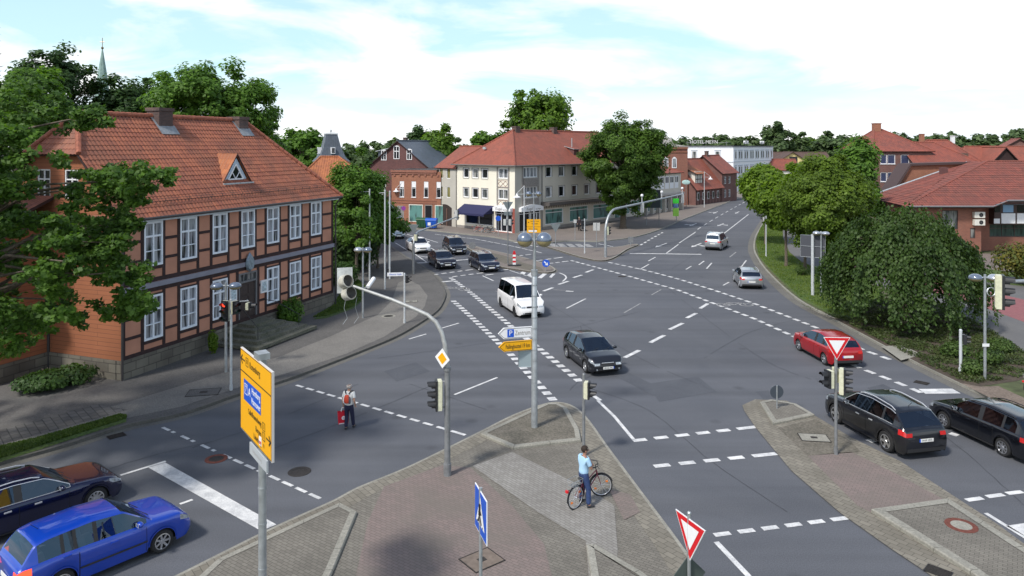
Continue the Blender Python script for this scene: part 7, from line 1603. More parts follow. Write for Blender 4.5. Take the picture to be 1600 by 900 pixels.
# arm end: backing plate, two round signal bodies seen from behind, camera tube, hanging cables
e_ = Vector(W_(545,447,g0.y+.85)); T = Matrix.Translation(e_) @ Rz(R(20))
b = MB(); b.bx(-.38,.14,.12,.15,-.25,.62,0,T); b.build('backing_board', plain('dirty_white_board',(.55,.57,.56),.6,vary=.25,scale=4), CM)
for zq,xq in ((.16,-.12),(-.26,-.02)):
    M_ = T @ Matrix.Translation((xq,-.0,zq)) @ Matrix.Rotation(R(68),4,'X') @ Matrix.Rotation(R(30),4,'Y'); b = MB(); b.lathe([(.10,-.18),(.22,-.12),(.235,.16),(.20,.17),],20,T=M_); b.lathe([(.20,.168),(.185,.06),(.10,-.04),(.001,-.06)],20,mi=1,T=M_); b.build('signal_bowl',[plain('aged_cream',(.47,.46,.40),.6,vary=.25,scale=6),plain('bowl_inside',(.10,.095,.085),.6)],CM,smooth=True)
M_ = T @ Matrix.Translation((.72,-.25,.12)) @ Matrix.Rotation(R(52),4,'Z') @ Matrix.Rotation(R(62),4,'Y'); b = MB(); b.lathe([(.001,-.25),(.06,-.25),(.072,-.22),(.072,.22),(.06,.25),(.001,.25)],16,T=M_); o = b.build('camera_tube', white_m, CM, smooth=True); b = MB(); b.tube([T@Vector((.55,0,-.1)),T@Vector((.72,-.2,.05))],.025,6); b.build('bracket', galv, CM)
b = MB()
for xq in (-.1,.28): b.tube([T@Vector((xq,0,-.4)),T@Vector((xq-.06,0,-.75)),T@Vector((xq+.05,0,-1.1)),T@Vector((xq-.1,0,-1.3))],.008,4)
b.build('hanging_cable', galv, CM)
# signal post behind the cyclist
signal_post('grey signal post with pale two lamp head, behind the man with the bicycle',912,712,3.42-.55,[(2.40,-14,2,-60,.95)],m=galv_d,z=.03)
# yield sign back post on the median with two heads
g0 = G(1306,710,.03); Yq = g0.y; hz_ = lambda py: CAM_H-(py-HOR)/FPX*Yq-.03
YS = signal_post('signal post on the median island with a yield sign on top',1306,710,hz_(560),[(hz_(592),192,2,180,1.0),(hz_(592)-.08,-24,3,-5,1.0),(hz_(588),10,2,60,.85)],m=galv_d,z=.03)
def tri_sign(parent, c, s, rz, name='yield_sign', outer=red_m, inner=white_m):
    T = Matrix.Translation(c) @ Rz(rz); o = None
    def t3(k, y, dz=0): return [(-k/2,y,k*.2887+dz),(0,y,-k*.5774+dz),(k/2,y,k*.2887+dz)]
    b = MB(); b.add(t3(s,0)+t3(s,.02),[(0,1,2),(5,4,3),(0,3,4,1),(1,4,5,2),(2,5,3,0)],0,T); b.add(t3(s*.94,-.004),[(0,1,2)],1,T); b.add(t3(s*.60,-.008),[(0,1,2)],2,T); b.add(t3(s*.97,.024),[(2,1,0)],3,T); o = b.build(name,[white_m,outer,inner,steel_back],parent); return o
tri_sign(YS,(0,-.08,hz_(538)),.93,R(-4)); b = MB(); b.tube([(0,0,hz_(562)),(0,0,hz_(530))],.03,6); b.build('sign_clamp', galv_d, YS)
# round sign seen from behind on island tip
g0 = G(1214,638,.12); r_ = thing('round_sign','round traffic sign seen from behind on the small kerbed island tip','sign',g0); b = MB(); b.tube([(0,0,-.1),(0,0,.95)],.03,8); b.build('post', galv, r_)
b = MB(); b.lathe([(.001,0),(.27,0),(.28,.01),(.27,.02),(.001,.02)],24,T=Matrix.Translation((0,.03,.68)) @ Matrix.Rotation(R(90),4,'X')); b.build('sign_disc', plain('dark_disc_back',(.06,.075,.095),.5,.2), r_)
# crossing sign at the bottom
c_ = P(748,802,15.6); r_ = thing('pedestrian_crossing_sign','blue square pedestrian crossing sign on a thin post in the foreground paving','sign',(c_.x+.04,c_.y+.05,.03)); zc_ = c_.z-.03
b = MB(); b.tube([(0,0,-.1),(0,0,zc_+.52)],.038,10); b.build('post', galv, r_)
rzs = R(-72); T = Matrix.Translation((0,-.06,zc_)) @ Rz(rzs); hs = .46
b = MB(); b.bx(-hs,hs,0,.02,-hs,hs,0,T); b.bx(-hs+.02,hs-.02,-.004,0,-hs+.02,hs-.02,1,T); b.add([(-.33,-.008,-.26),(.33,-.008,-.26),(0,-.008,.34)],[(0,1,2)],0,T); sb_ = b.build('sign_panel',[white_m,blue_m],r_)
b = MB(); 
for seg, w_ in (([(0,.20),(0,.10)],.035),([(0,.10),(-.02,-.04)],.035),([(-.02,-.04),(-.12,-.2)],.022),([(-.02,-.04),(.10,-.2)],.022),([(0,.08),(-.1,0)],.016),([(0,.08),(.09,.0)],.016)):
    b.tube([T@Vector((x,-.011,z)) for x,z in seg],w_,6)
for k in range(4): b.bx(-.24+k*.13,-.19+k*.13,-.012,-.009,-.25,-.215,0,T)
b.build('walker_symbol', ink, sb_)
# yield sign at the bottom right with another sign below, seen from behind
c_ = P(1074,833,15.2); r_ = thing('yield_sign','red and white yield sign above a dark diamond plate at the bottom edge','sign',(c_.x+.05,c_.y+.06,.1)); zc_ = c_.z-.1
b = MB(); b.tube([(0,0,-.2),(0,0,zc_+.38)],.038,10); b.ball((0,0,zc_+.38),.045,8,5); b.build('post', galv, r_); tri_sign(r_,(-.0,-.07,zc_),.98,R(-66),'sign_panel')
b = MB(); b.add([(-.42,0,0),(0,0,-.42),(.42,0,0),(0,0,.42),(-.42,.015,0),(0,.015,-.42),(.42,.015,0),(0,.015,.42)],[(0,1,2,3),(7,6,5,4),(0,4,5,1),(1,5,6,2),(2,6,7,3),(3,7,4,0)],0,Matrix.Translation((0,.05,zc_-.95)) @ Rz(R(20))); b.build('diamond_back', plain('dark_sign_back',(.07,.09,.085),.5), r_)
# big yellow direction sign
A0 = P(376,542,17.3); B0 = P(425,576,15.35); rzy = math.atan2(B0.y-A0.y,B0.x-A0.x); Wy = math.hypot(B0.y-A0.y,B0.x-A0.x); zt_ = A0.z; zb_ = P(376,668,17.3).z; Hy = zt_-zb_
mid = (A0+B0)/2; YD = thing('direction_sign','big yellow direction sign with blue motorway panel on a thick grey pole','sign',(mid.x,mid.y,0),rzy)
b = MB(); b.bx(-Wy/2,Wy/2,0,.05,zb_,zt_,0); b.bx(-Wy/2+.02,Wy/2-.02,-.005,0,zb_+.02,zt_-.02,1); Yb = b.build('sign_panel',[plain('sign_edge_white',(.62,.60,.58),.5),yellow_m],YD)
b = MB(); b.tube([(.05,.14,-.1),(.05,.14,zt_+.04)],.088,14)
for z_ in (1.6,2.6,3.4): b.tube([(.05,.14,z_),(.05,.14,z_+.04)],.096,14)
b.build('pole', galv, YD, smooth=True); b = MB(); b.bx(-.12,.22,.0,.26,zt_+.0,zt_+.14); b.build('pole_cap', galv, YD)
for q_ in (zt_-.3,zb_+.25):
    b = MB(); b.bx(-Wy/2+.2,Wy/2-.2,.05,.10,q_,q_+.08); b.build('mounting_rail', galv, YD)
def yt(s, x, z, sz, m=ink, al='LEFT', parent=None, sx=.9): text(s, sz, m, parent or Yb, (x,-.009,z),(R(90),0,0),'lettering',al,ex=.001,sx=sx)
def ybox(x0,x1,z0,z1,m,t=.0,parent=None,nm='border'):
    b = MB(); w_=.014
    if t: b.bx(x0,x1,-.008,-.006,z0,z1)
    else: b.bx(x0,x1,-.010,-.007,z0,z0+w_); b.bx(x0,x1,-.010,-.007,z1-w_,z1); b.bx(x0,x0+w_,-.010,-.007,z0+w_,z1-w_); b.bx(x1-w_,x1,-.010,-.007,z0+w_,z1-w_)
    return b.build(nm,m,parent or Yb)
xl_ = -Wy/2; ybox(xl_+.02,-xl_-.02,zb_+.02,zt_-.02,ink); zl_ = zt_-Hy*.27; b = MB(); b.bx(xl_+.02,-xl_-.02,-.010,-.007,zl_-.012,zl_+.012); b.build('divider',ink,Yb)
def arrow_s(x,z,s,d,parent=Yb):
    b = MB(); M_ = Matrix.Translation((x,-.009,z)) @ Matrix.Rotation(R(d),4,'Y') @ Matrix.Scale(s,4); b.add([(-.05,0,-.5),(.05,0,-.5),(.05,0,.3),(-.05,0,.3),(-.35,0,.15),(0,0,.55),(.35,0,.15),(.25,0,.05),(0,0,.32),(-.25,0,.05)],[(0,1,2,3),(4,9,8,5),(5,8,7,6)],0,M_); return b.build('arrow',ink,parent)
arrow_s(xl_+.22,zt_-.24,.34,-90); ybox(xl_+.46,xl_+.66,zt_-.33,zt_-.13,ink); yt('71',xl_+.56,zt_-.23,.13,al='CENTER'); yt('Rotenburg',xl_+.76,zt_-.25,.21)
bp = ybox(xl_+.30,xl_+1.62,zl_-.62,zl_-.14,blue_m,1,nm='motorway_panel'); ybox(xl_+.36,xl_+.60,zl_-.47,zl_-.23,white_m,0,bp); 
text('7',.2,white_m,bp,(xl_+.48,-.011,zl_-.35),(R(90),0,0)); text('A',.26,white_m,bp,(xl_+.76,-.011,zl_-.36),(R(90),0,0)); text('Hamburg',.2,white_m,bp,(xl_+1.26,-.011,zl_-.27),(R(90),0,0),sx=.85); text('Hannover',.2,white_m,bp,(xl_+1.26,-.011,zl_-.49),(R(90),0,0),sx=.85)
yt('Celle/Braunschweig',-xl_-.72,zl_-.80,.17,al='RIGHT',sx=.75); yt('Bergen',-xl_-.72,zl_-1.02,.17,al='RIGHT'); yt('Lüneburg',-xl_-.72,zl_-1.22,.17,al='RIGHT')
for k,s_ in enumerate(('3','3','71')):
    if k < 2: ybox(-xl_-.64,-xl_-.46,zl_-.89-.21*k,zl_-.71-.21*k,ink)
    yt(s_,-xl_-.55,zl_-.80-.21*k,.12,al='CENTER')
arrow_s(-xl_-.22,zl_-.98,.34,90); b = MB(); b.bx(.30,.48,-.010,-.006,zb_+.1,zb_+.3,0); b.bx(.34,.44,-.013,-.010,zb_+.14,zb_+.2,1); b.build('small_symbol',[white_m,red_m],Yb)
b = MB(); b.bx(-.42,.85,-.01,.03,zb_-.33,zb_-.08,0); sb_ = b.build('lower_plate', plain('plate_white',(.42,.45,.47),.5), YD); arrow_s(-.30,zb_-.2,.2,0,sb_); yt('Heidewanderweg',-.18,zb_-.2,.12,parent=sb_,sx=.8,m=grey_trim)
# street name post with a signal
SN = signal_post('short pale signal post with a street name plate on the left pavement corner',632,505,3.05,[(2.72,-20,2,0,.72,black_m)],m=pale_pole)
b = MB(); b.bx(-1.05,-.08,-.02,.02,0,.22,0); o = b.build('street_name_plate', white_m, SN, loc=(0,0,2.92), rotz=R(8)); text('Winsener Straße',.13,blue_m,o,(-.56,-.024,.11),(R(90),0,0),sx=.85)
# flagpoles and lamp arm
def flagpole(label, px, py, pyt, arm=0, lamp=False):
    g0 = G(px,py,.1); H_ = CAM_H-(pyt-HOR)/FPX*g0.y-.1; r_ = thing('flagpole',label,'flagpole',g0,0,'white flagpoles on the left pavement'); b = MB(); b.tube([(0,0,-.1),(0,0,H_)],[.07,.055],10); b.ball((0,0,H_+.04),.07,8,6); b.build('pole', pale_pole, r_)
    if arm: b = MB(); b.tube([(0,0,H_-.12),(-arm,0,H_-.16)],.022,6); b.build('banner_arm', pale_pole, r_)
flagpole('thin white flagpole with banner arm, leftmost of the three by the maple',577.5,438,297,.95); flagpole('thin white flagpole with short banner arm, foremost of the three by the maple',601.5,452,298.5,.45); flagpole('thin white flagpole without arm, rearmost of the three by the maple',609,436,300,0)
def bell_lamp(label, px, py, pyt, dirx, z=.1, al=1.2, nm='hanging lamp'):
    g0 = G(px,py,z); H_ = CAM_H-(pyt-HOR)/FPX*g0.y-z; r_ = thing('street_lamp',label,'street lamp',g0); b = MB(); b.tube([(0,0,-.1),(0,0,H_)],[.075,.055],10)
    b.tube([(0,0,H_-.05),(dirx*al,0,H_-.9)],.028,6); b.tube([(0,0,H_-1.0),(dirx*al,0,H_-1.0)],.028,6); b.build('pole', pale_pole, r_)
    b = MB(); b.lathe([(.001,.36),(.10,.34),(.13,.14),(.20,.06),(.46,-.08),(.46,-.10),(.20,-.02),(.001,-.02)],18,(dirx*al,0,H_-1.28)); b.lathe([(.17,-.02),(.14,-.22),(.001,-.26)],14,(dirx*al,0,H_-1.28)); b.build('lamp_shade', white_m, r_, smooth=True); return r_
bell_lamp('white bell shaped street lamp on a bracket beside the flagpoles, over the left pavement',607,420,315,1,al=.75)
bell_lamp('white bell street lamp in front of the orange brick shop',629,349,284,-1,al=.9)
bell_lamp('white bell street lamp in front of the corner shop entrance',819,374,290,-1,al=.85)
bell_lamp('white bell street lamp at the bend by the red roofed cottage',1100.5,324,268,1,al=1.1)
# far cantilever masts
def mast(label, px, py, tip, r=.10, heads=(), bend=1.2, m=galv, z=.1, lo=None, up=.3):
    g0 = G(px,py,z); tp_ = P(*tip)-g0; H_ = tp_.z-up; r_ = thing('signal_mast',label,'traffic light',g0); d = Vector((tp_.x,tp_.y,0)); Ln = d.length; d.normalize(); pts=[(0,0,-.1),(0,0,H_-bend)]
    for k in range(1,7): a = R(15*k); q = d*(bend*(1-math.cos(a))); pts.append((q.x,q.y,H_-bend+bend*math.sin(a)))
    pts.append((tp_.x,tp_.y,tp_.z)); b = MB(); b.tube(pts,[r]*2+[r*.85]*6+[r*.6],12); b.build('curved_mast', m, r_, smooth=True)
    if lo: b = MB(); b.tube([(0,0,0),(0,0,lo)],r*1.12,12); b.build('dark_base', galv_d, r_)
    return r_, tp_, d, Ln
M2,t2,d2,L2 = mast('curved grey signal mast with dark base beside the white compact car',646,428,(716,338,75),heads=(),lo=2.6)
signal_head(M2,(t2.x-.15,t2.y-.3,t2.z+.15),60,3,1.1,grey_head); signal_head(M2,(.22,.0,3.1),60,2,.9,cream_m)
b = MB(); b.add([(-.45,.1,4.2),(.45,.1,4.2),(0,.1,3.45),(-.45,.12,4.2),(.45,.12,4.2),(0,.12,3.45)],[(0,2,1),(3,4,5),(0,1,4,3),(1,2,5,4),(2,0,3,5)]); b.build('sign_back', steel_back, M2)
M3,t3,d3,L3 = mast('tall grey signal mast on the far island with long arm over the right road',946,402,(1068,303,88),up=.6,bend=2.2,r=.14)
for f in (.42,.98):
    c = Vector((t3.x*f,t3.y*f,t3.z-.6*(1-f))); q=signal_head(M3,(c.x,c.y-.05,c.z-.55),110,3,1.15,grey_head)
for f in (.42,.68,.98):
    b = MB(); b.tube([(t3.x*f,t3.y*f,t3.z-.5*(1-f)),(t3.x*f,t3.y*f,t3.z-.5*(1-f)+.65)],.03,6); b.ball((t3.x*f,t3.y*f,t3.z-.5*(1-f)+.7),.16,10,8); b.build('arm_light', white_m, M3)
signal_head(M3,(.28,.1,2.6),20,3,.9,cream_m)
# right edge mast, base is outside the frame
g0 = Vector((20.5,23.4,.12)); RM = thing('signal_mast','large signal on an arm reaching in from the right edge of the photo','traffic light',g0)
e_ = P(1575,440,22.5)-g0; b = MB(); b.tube([(0,0,-.1),(0,0,e_.z-1.4),(-.4,0,e_.z-.5),(-1.4,-.1,e_.z-.05),(e_.x,e_.y,e_.z)],[.11,.10,.095,.085,.055],12); b.build('curved_mast', galv, RM, smooth=True)
q_ = P(1564,456,22.3)-g0; signal_head(RM,(q_.x,q_.y,q_.z),-28,3,1.12)
b = MB(); b.lathe([(.12,-.02),(.14,0),(.12,.02)],14,T=Matrix.Translation((q_.x-.3,q_.y-.0,q_.z)) @ Matrix.Rotation(R(80),4,'X')); b.build('hook', galv, RM)
# posts
signal_post('short pale signal post with small black head in the planting bed',1501,583,2.05,[(1.62,-30,2,-10,.72,black_m)],r=.07,m=pale_pole,z=.12)
signal_post('grey signal post with red lamp lit near the entrance steps',361,610,4.05,[(3.55,-100,3,185,1.0,None,0),(3.72,-40,2,-20,.95),],m=pale_pole,z=.1)
b = MB(); ss_ = [o for o in bpy.data.objects if 'red lamp lit' in o.get('label','')][0]
b.tube([(0,0,3.95),(.75,.1,3.98)],.025,6); b.build('bracket', galv, ss_); signal_head(ss_,(.78,.1,3.75),0,1,1.0)
signal_post('dark signal post on the splitter island behind the dark blue wagon',793.5,412,4.3,[(3.85,60,2,180,.95,grey_head),(3.85,40,2,0,.95,grey_head)],m=galv_d)
b = MB(); sp2 = [o for o in bpy.data.objects if 'splitter island behind' in o.get('label','')][0]; b.add([(-.5,.08,5.75),(.5,.08,5.75),(0,.08,4.9),(-.5,.1,5.75),(.5,.1,5.75),(0,.1,4.9)],[(0,2,1),(3,4,5),(0,1,4,3),(1,2,5,4),(2,0,3,5)]); b.bx(-.35,.35,.08,.10,4.5,4.85); b.tube([(0,0,4.2),(0,0,5.8)],.045,8); b.build('sign_back', steel_back, sp2)
signal_post('signal post with small black head on the far island near the zebra',913.5,396,3.5,[(3.1,20,2,180,.9,black_m)],m=pale_pole)
signal_post('pale signal post among the verge trees near the silver van',1197,401,4.6,[(4.05,140,3,150,1.0,grey_head)],m=pale_pole)
# signs seen from behind on thin posts
def back_sign(label, px, py, pyt, shape, w_, z=.1, m=None, rz=0, name='road_sign'):
    g0 = G(px,py,z); H_ = CAM_H-(pyt-HOR)/FPX*g0.y-z; r_ = thing(name,label,'sign',g0,R(rz)); b = MB(); b.tube([(0,.03,-.1),(0,.03,H_)],.035,8); b.build('post', galv, r_); b = MB()
    if shape == 'rect': b.bx(-w_/2,w_/2,-.03,-.01,H_-w_*1.15,H_)
    if shape == 'pair': b.bx(-w_/2,-.03,-.03,-.01,H_-w_*1.15,H_); b.bx(.03,w_/2,-.03,-.01,H_-w_*1.15,H_)
    if shape == 'disc': b.lathe([(.001,0),(w_/2,0),(w_/2,.02),(.001,.02)],20,T=Matrix.Translation((0,-.01,H_-w_/2)) @ Matrix.Rotation(R(90),4,'X'))
    if shape == 'tri': b.add([(-w_/2,-.02,H_),(w_/2,-.02,H_),(0,-.02,H_-w_*.87),(-w_/2,0,H_),(w_/2,0,H_),(0,0,H_-w_*.87)],[(0,2,1),(3,4,5),(0,1,4,3),(1,2,5,4),(2,0,3,5)])
    b.build('sign_panel', m or steel_back, r_); return r_
back_sign('triangular sign seen from behind on a thin post in front of the teal shop windows',868,386,350,'tri',1.1)
back_sign('pair of small pale plates on a thin post left of the tall mast',932,384,348,'pair',.75,m=grey_head)
back_sign('small plate on a thin post near the person outside the shop',898.5,375,343,'rect',.35,m=grey_head)
back_sign('low grey post plate at the tip of the far island by the right road',985.5,385,370,'rect',.55,m=galv_d)
back_sign('blue round sign on a thin post in front of the arched shop sign',778.5,369,337,'disc',.65,m=blue_m)
back_sign('small purple round no parking sign on a post in front of the brick shop',630.5,351,322,'disc',.62,m=plain('purple_sign',(.25,.05,.30),.5))
back_sign('round grey sign back low on the splitter island beside the dark people carrier',738,389,378,'disc',.75,m=galv_d)
r_ = back_sign('large dark board seen from behind under the oak, on the shop pavement',1010.5,352,306,'rect',.1,m=steel_back,name='direction_sign'); b = MB(); b.bx(-.9,1.9,-.06,-.02,2.4,4.9); b.build('sign_panel', plain('dark_board',(.03,.045,.05),.6), r_); b = MB(); b.tube([(1.7,.03,-.1),(1.7,.03,4.9)],.05,8); b.build('post', galv_d, r_)
r_ = back_sign('dark grey board seen from behind by the white hotel',1124,302.5,280,'rect',.1,m=steel_back,name='direction_sign'); b = MB(); b.bx(-3.5,2.7,-.06,-.02,2.9,5.7); b.build('sign_panel', plain('dark_board_far',(.08,.085,.09),.6), r_)
# yellow far sign
g0 = G(833,384,.1); r_ = thing('direction_sign','small yellow direction sign facing the viewer in front of the corner shops','sign',Vector((P(834,384,86).x,86,.1))); b = MB(); b.tube([(-.35,.05,-.1),(-.35,.05,3.2)],.05,8); b.tube([(.35,.05,-.1),(.35,.05,3.2)],.05,8); b.build('post', galv, r_)
b = MB(); zz0 = P(834,365,86).z; zz1 = P(834,344,86).z; b.bx(-.8,.8,-.02,.02,zz0,zz1,0); b.bx(-.8,.8,-.026,-.02,zz0+.68,zz0+.71,1); b.bx(-.6,.35,-.026,-.02,zz0+.1,zz0+.3,2); q = b.build('sign_panel',[yellow_m,ink,white_m],r_)
text('Soltau Nord',.2,ink,q,(.12,-.028,zz1-.22),(R(90),0,0)); text('Bispingen',.2,ink,q,(.12,-.028,zz1-.5),(R(90),0,0)); text('Schneverdingen',.17,ink,q,(-.05,-.028,zz0+.45),(R(90),0,0)); text('▲',.2,ink,q,(-.6,-.028,zz1-.35),(R(90),0,0))
# sign board beside the verge lamp
g0 = G(1270,461,.12); r_ = thing('direction_sign','big grey sign board seen from behind on a thick pole on the grass verge','sign',g0,R(-30)); Yq = g0.y; hz_ = lambda py: CAM_H-(py-HOR)/FPX*Yq-.12
b = MB(); b.tube([(0,-.08,-.1),(0,-.08,hz_(366))],.11,12); b.build('pole', pale_pole, r_, smooth=True); b = MB(); b.bx(-.85,.85,.03,.07,hz_(402),hz_(368),0); b.build('sign_panel', plain('board_back',(.065,.07,.085),.6), r_)
b = MB(); b.tube([(-.85,.03,hz_(402)),(.85,.03,hz_(402)),(.85,.03,hz_(368)),(-.85,.03,hz_(368)),(-.85,.03,hz_(402))],.025,4); b.tube([(-.85,.01,hz_(385)),(.85,.01,hz_(385))],.025,4); b.build('frame', galv, r_)
# striped beacon, keep right sign, green notices
g0 = G(803.5,415,.12); r_ = thing('striped_beacon','red and white striped barrier board on the splitter island','barrier',g0); b = MB(); 
for k in range(6): b.bx(-.14,.14,-.03,.0,.1+k*.18,.1+(k+1)*.18,k%2)
b.bx(-.09,.09,-.05,.02,1.18,1.34,1); b.build('striped_board',[white_m,red_m],r_); b = MB(); b.prism([(-.55,-.3),(.55,-.3),(.6,.3),(-.6,.3)],0,.1); b.build('rubber_foot', black_m, r_)
c_ = G(853,423,.12); r_ = thing('keep_right_sign','round blue sign with white arrow on the near tip of the splitter island','sign',c_); b = MB(); b.tube([(0,0,-.1),(0,0,1.0)],.035,8); b.build('post', galv, r_); b = MB(); b.lathe([(.001,0),(.33,0),(.33,.02),(.001,.02)],24,T=Matrix.Translation((0,-.04,.66)) @ Matrix.Rotation(R(90),4,'X')); q = b.build('sign_disc', blue_m, r_)
b = MB(); M_ = Matrix.Translation((0,-.066,.66)) @ Matrix.Rotation(R(135),4,'Y'); b.add([(-.05,0,-.22),(.05,0,-.22),(.05,0,.08),(-.05,0,.08),(-.17,0,.04),(0,0,.25),(.17,0,.04)],[(0,1,2,3),(4,6,5)],0,M_); b.build('arrow', white_m, q)
g0 = G(1056,347,.1); r_ = thing('notice_post','post with bright green and lime notice boards at the kerb of the right road','sign',g0); b = MB(); b.tube([(.1,.05,-.1),(.1,.05,3.4)],.05,8); b.build('post', galv, r_)
for (z0,z1,w_,m_) in ((2.7,3.4,.42,plain('bright_green',(.05,.65,.05),.5)),(2.1,2.6,.36,plain('dull_blue_board',(.12,.22,.40),.5)),(.85,2.0,.42,plain('lime_board',(.40,.80,.10),.5))):
    b = MB(); b.bx(-w_,w_,-.03,.02,z0,z1); b.build('notice_board', m_, r_)
g0 = G(1072,324,.1); r_ = thing('oval_shop_sign','oval pale shop sign sticking out near the grey van','sign',g0); b = MB(); b.tube([(0,0,-.1),(0,0,5.0)],.06,8); b.build('post', galv_d, r_); b = MB(); b.ball((0,0,0),1,20,10,0,Matrix.Translation((0,0,4.5)) @ Matrix.Diagonal((.75,.08,.42,1))); b.build('sign_oval', plain('teal_white',(.45,.65,.63),.5), r_)
# wheelie containers
def container(label, px, py, m, rz, lid=None):
    r_ = thing('waste_container',label,'waste container',G(px,py,.1),R(rz)); b = MB(); b.add([(-.62,-.45,.15),(.62,-.45,.15),(.62,.45,.15),(-.62,.45,.15),(-.72,-.55,1.15),(.72,-.55,1.15),(.72,.55,1.15),(-.72,.55,1.15)],[(3,2,1,0),(0,1,5,4),(1,2,6,5),(2,3,7,6),(3,0,4,7),(4,5,6,7)])
    for k in range(4): b.bx(-.5+k*.32,-.44+k*.32,-.56,-.48,.3,1.1)
    b.build('bin_body', m, r_); b = MB(); N_=8; pts=[(-.76+1.52*0,-.6*math.cos(math.pi*k/N_),1.15+.28*math.sin(math.pi*k/N_)) for k in range(N_+1)]; k2=N_+1; b.add(pts+[(.76,y,z) for _,y,z in pts],[(k,k+1,k2+k+1,k2+k) for k in range(N_)]+[tuple(range(N_,-1,-1)),tuple(range(k2,2*k2))]); recalc(b.build('lid', lid or m, r_))
    for x in (-.5,.5):
        for y in (-.38,.38): b = MB(); b.lathe([(.001,-.03),(.09,-.03),(.09,.03),(.001,.03)],10,T=Matrix.Translation((x,y,.09)) @ Matrix.Rotation(R(90),4,'Y')); b.build('caster', tyre_m, r_)
    return r_
cb_ = container('bright blue wheeled waste container on the pavement by the archway',674.5,357.5,plain('bin_blue',(.01,.10,.50),.5),-8); b = MB(); b.bx(-.4,0,-.575,-.56,.5,.9); b.build('paper_label', white_m, cb_)
container('dark green wheeled waste container left of the blue one',660,356.5,plain('bin_green',(.02,.09,.04),.5),-8)
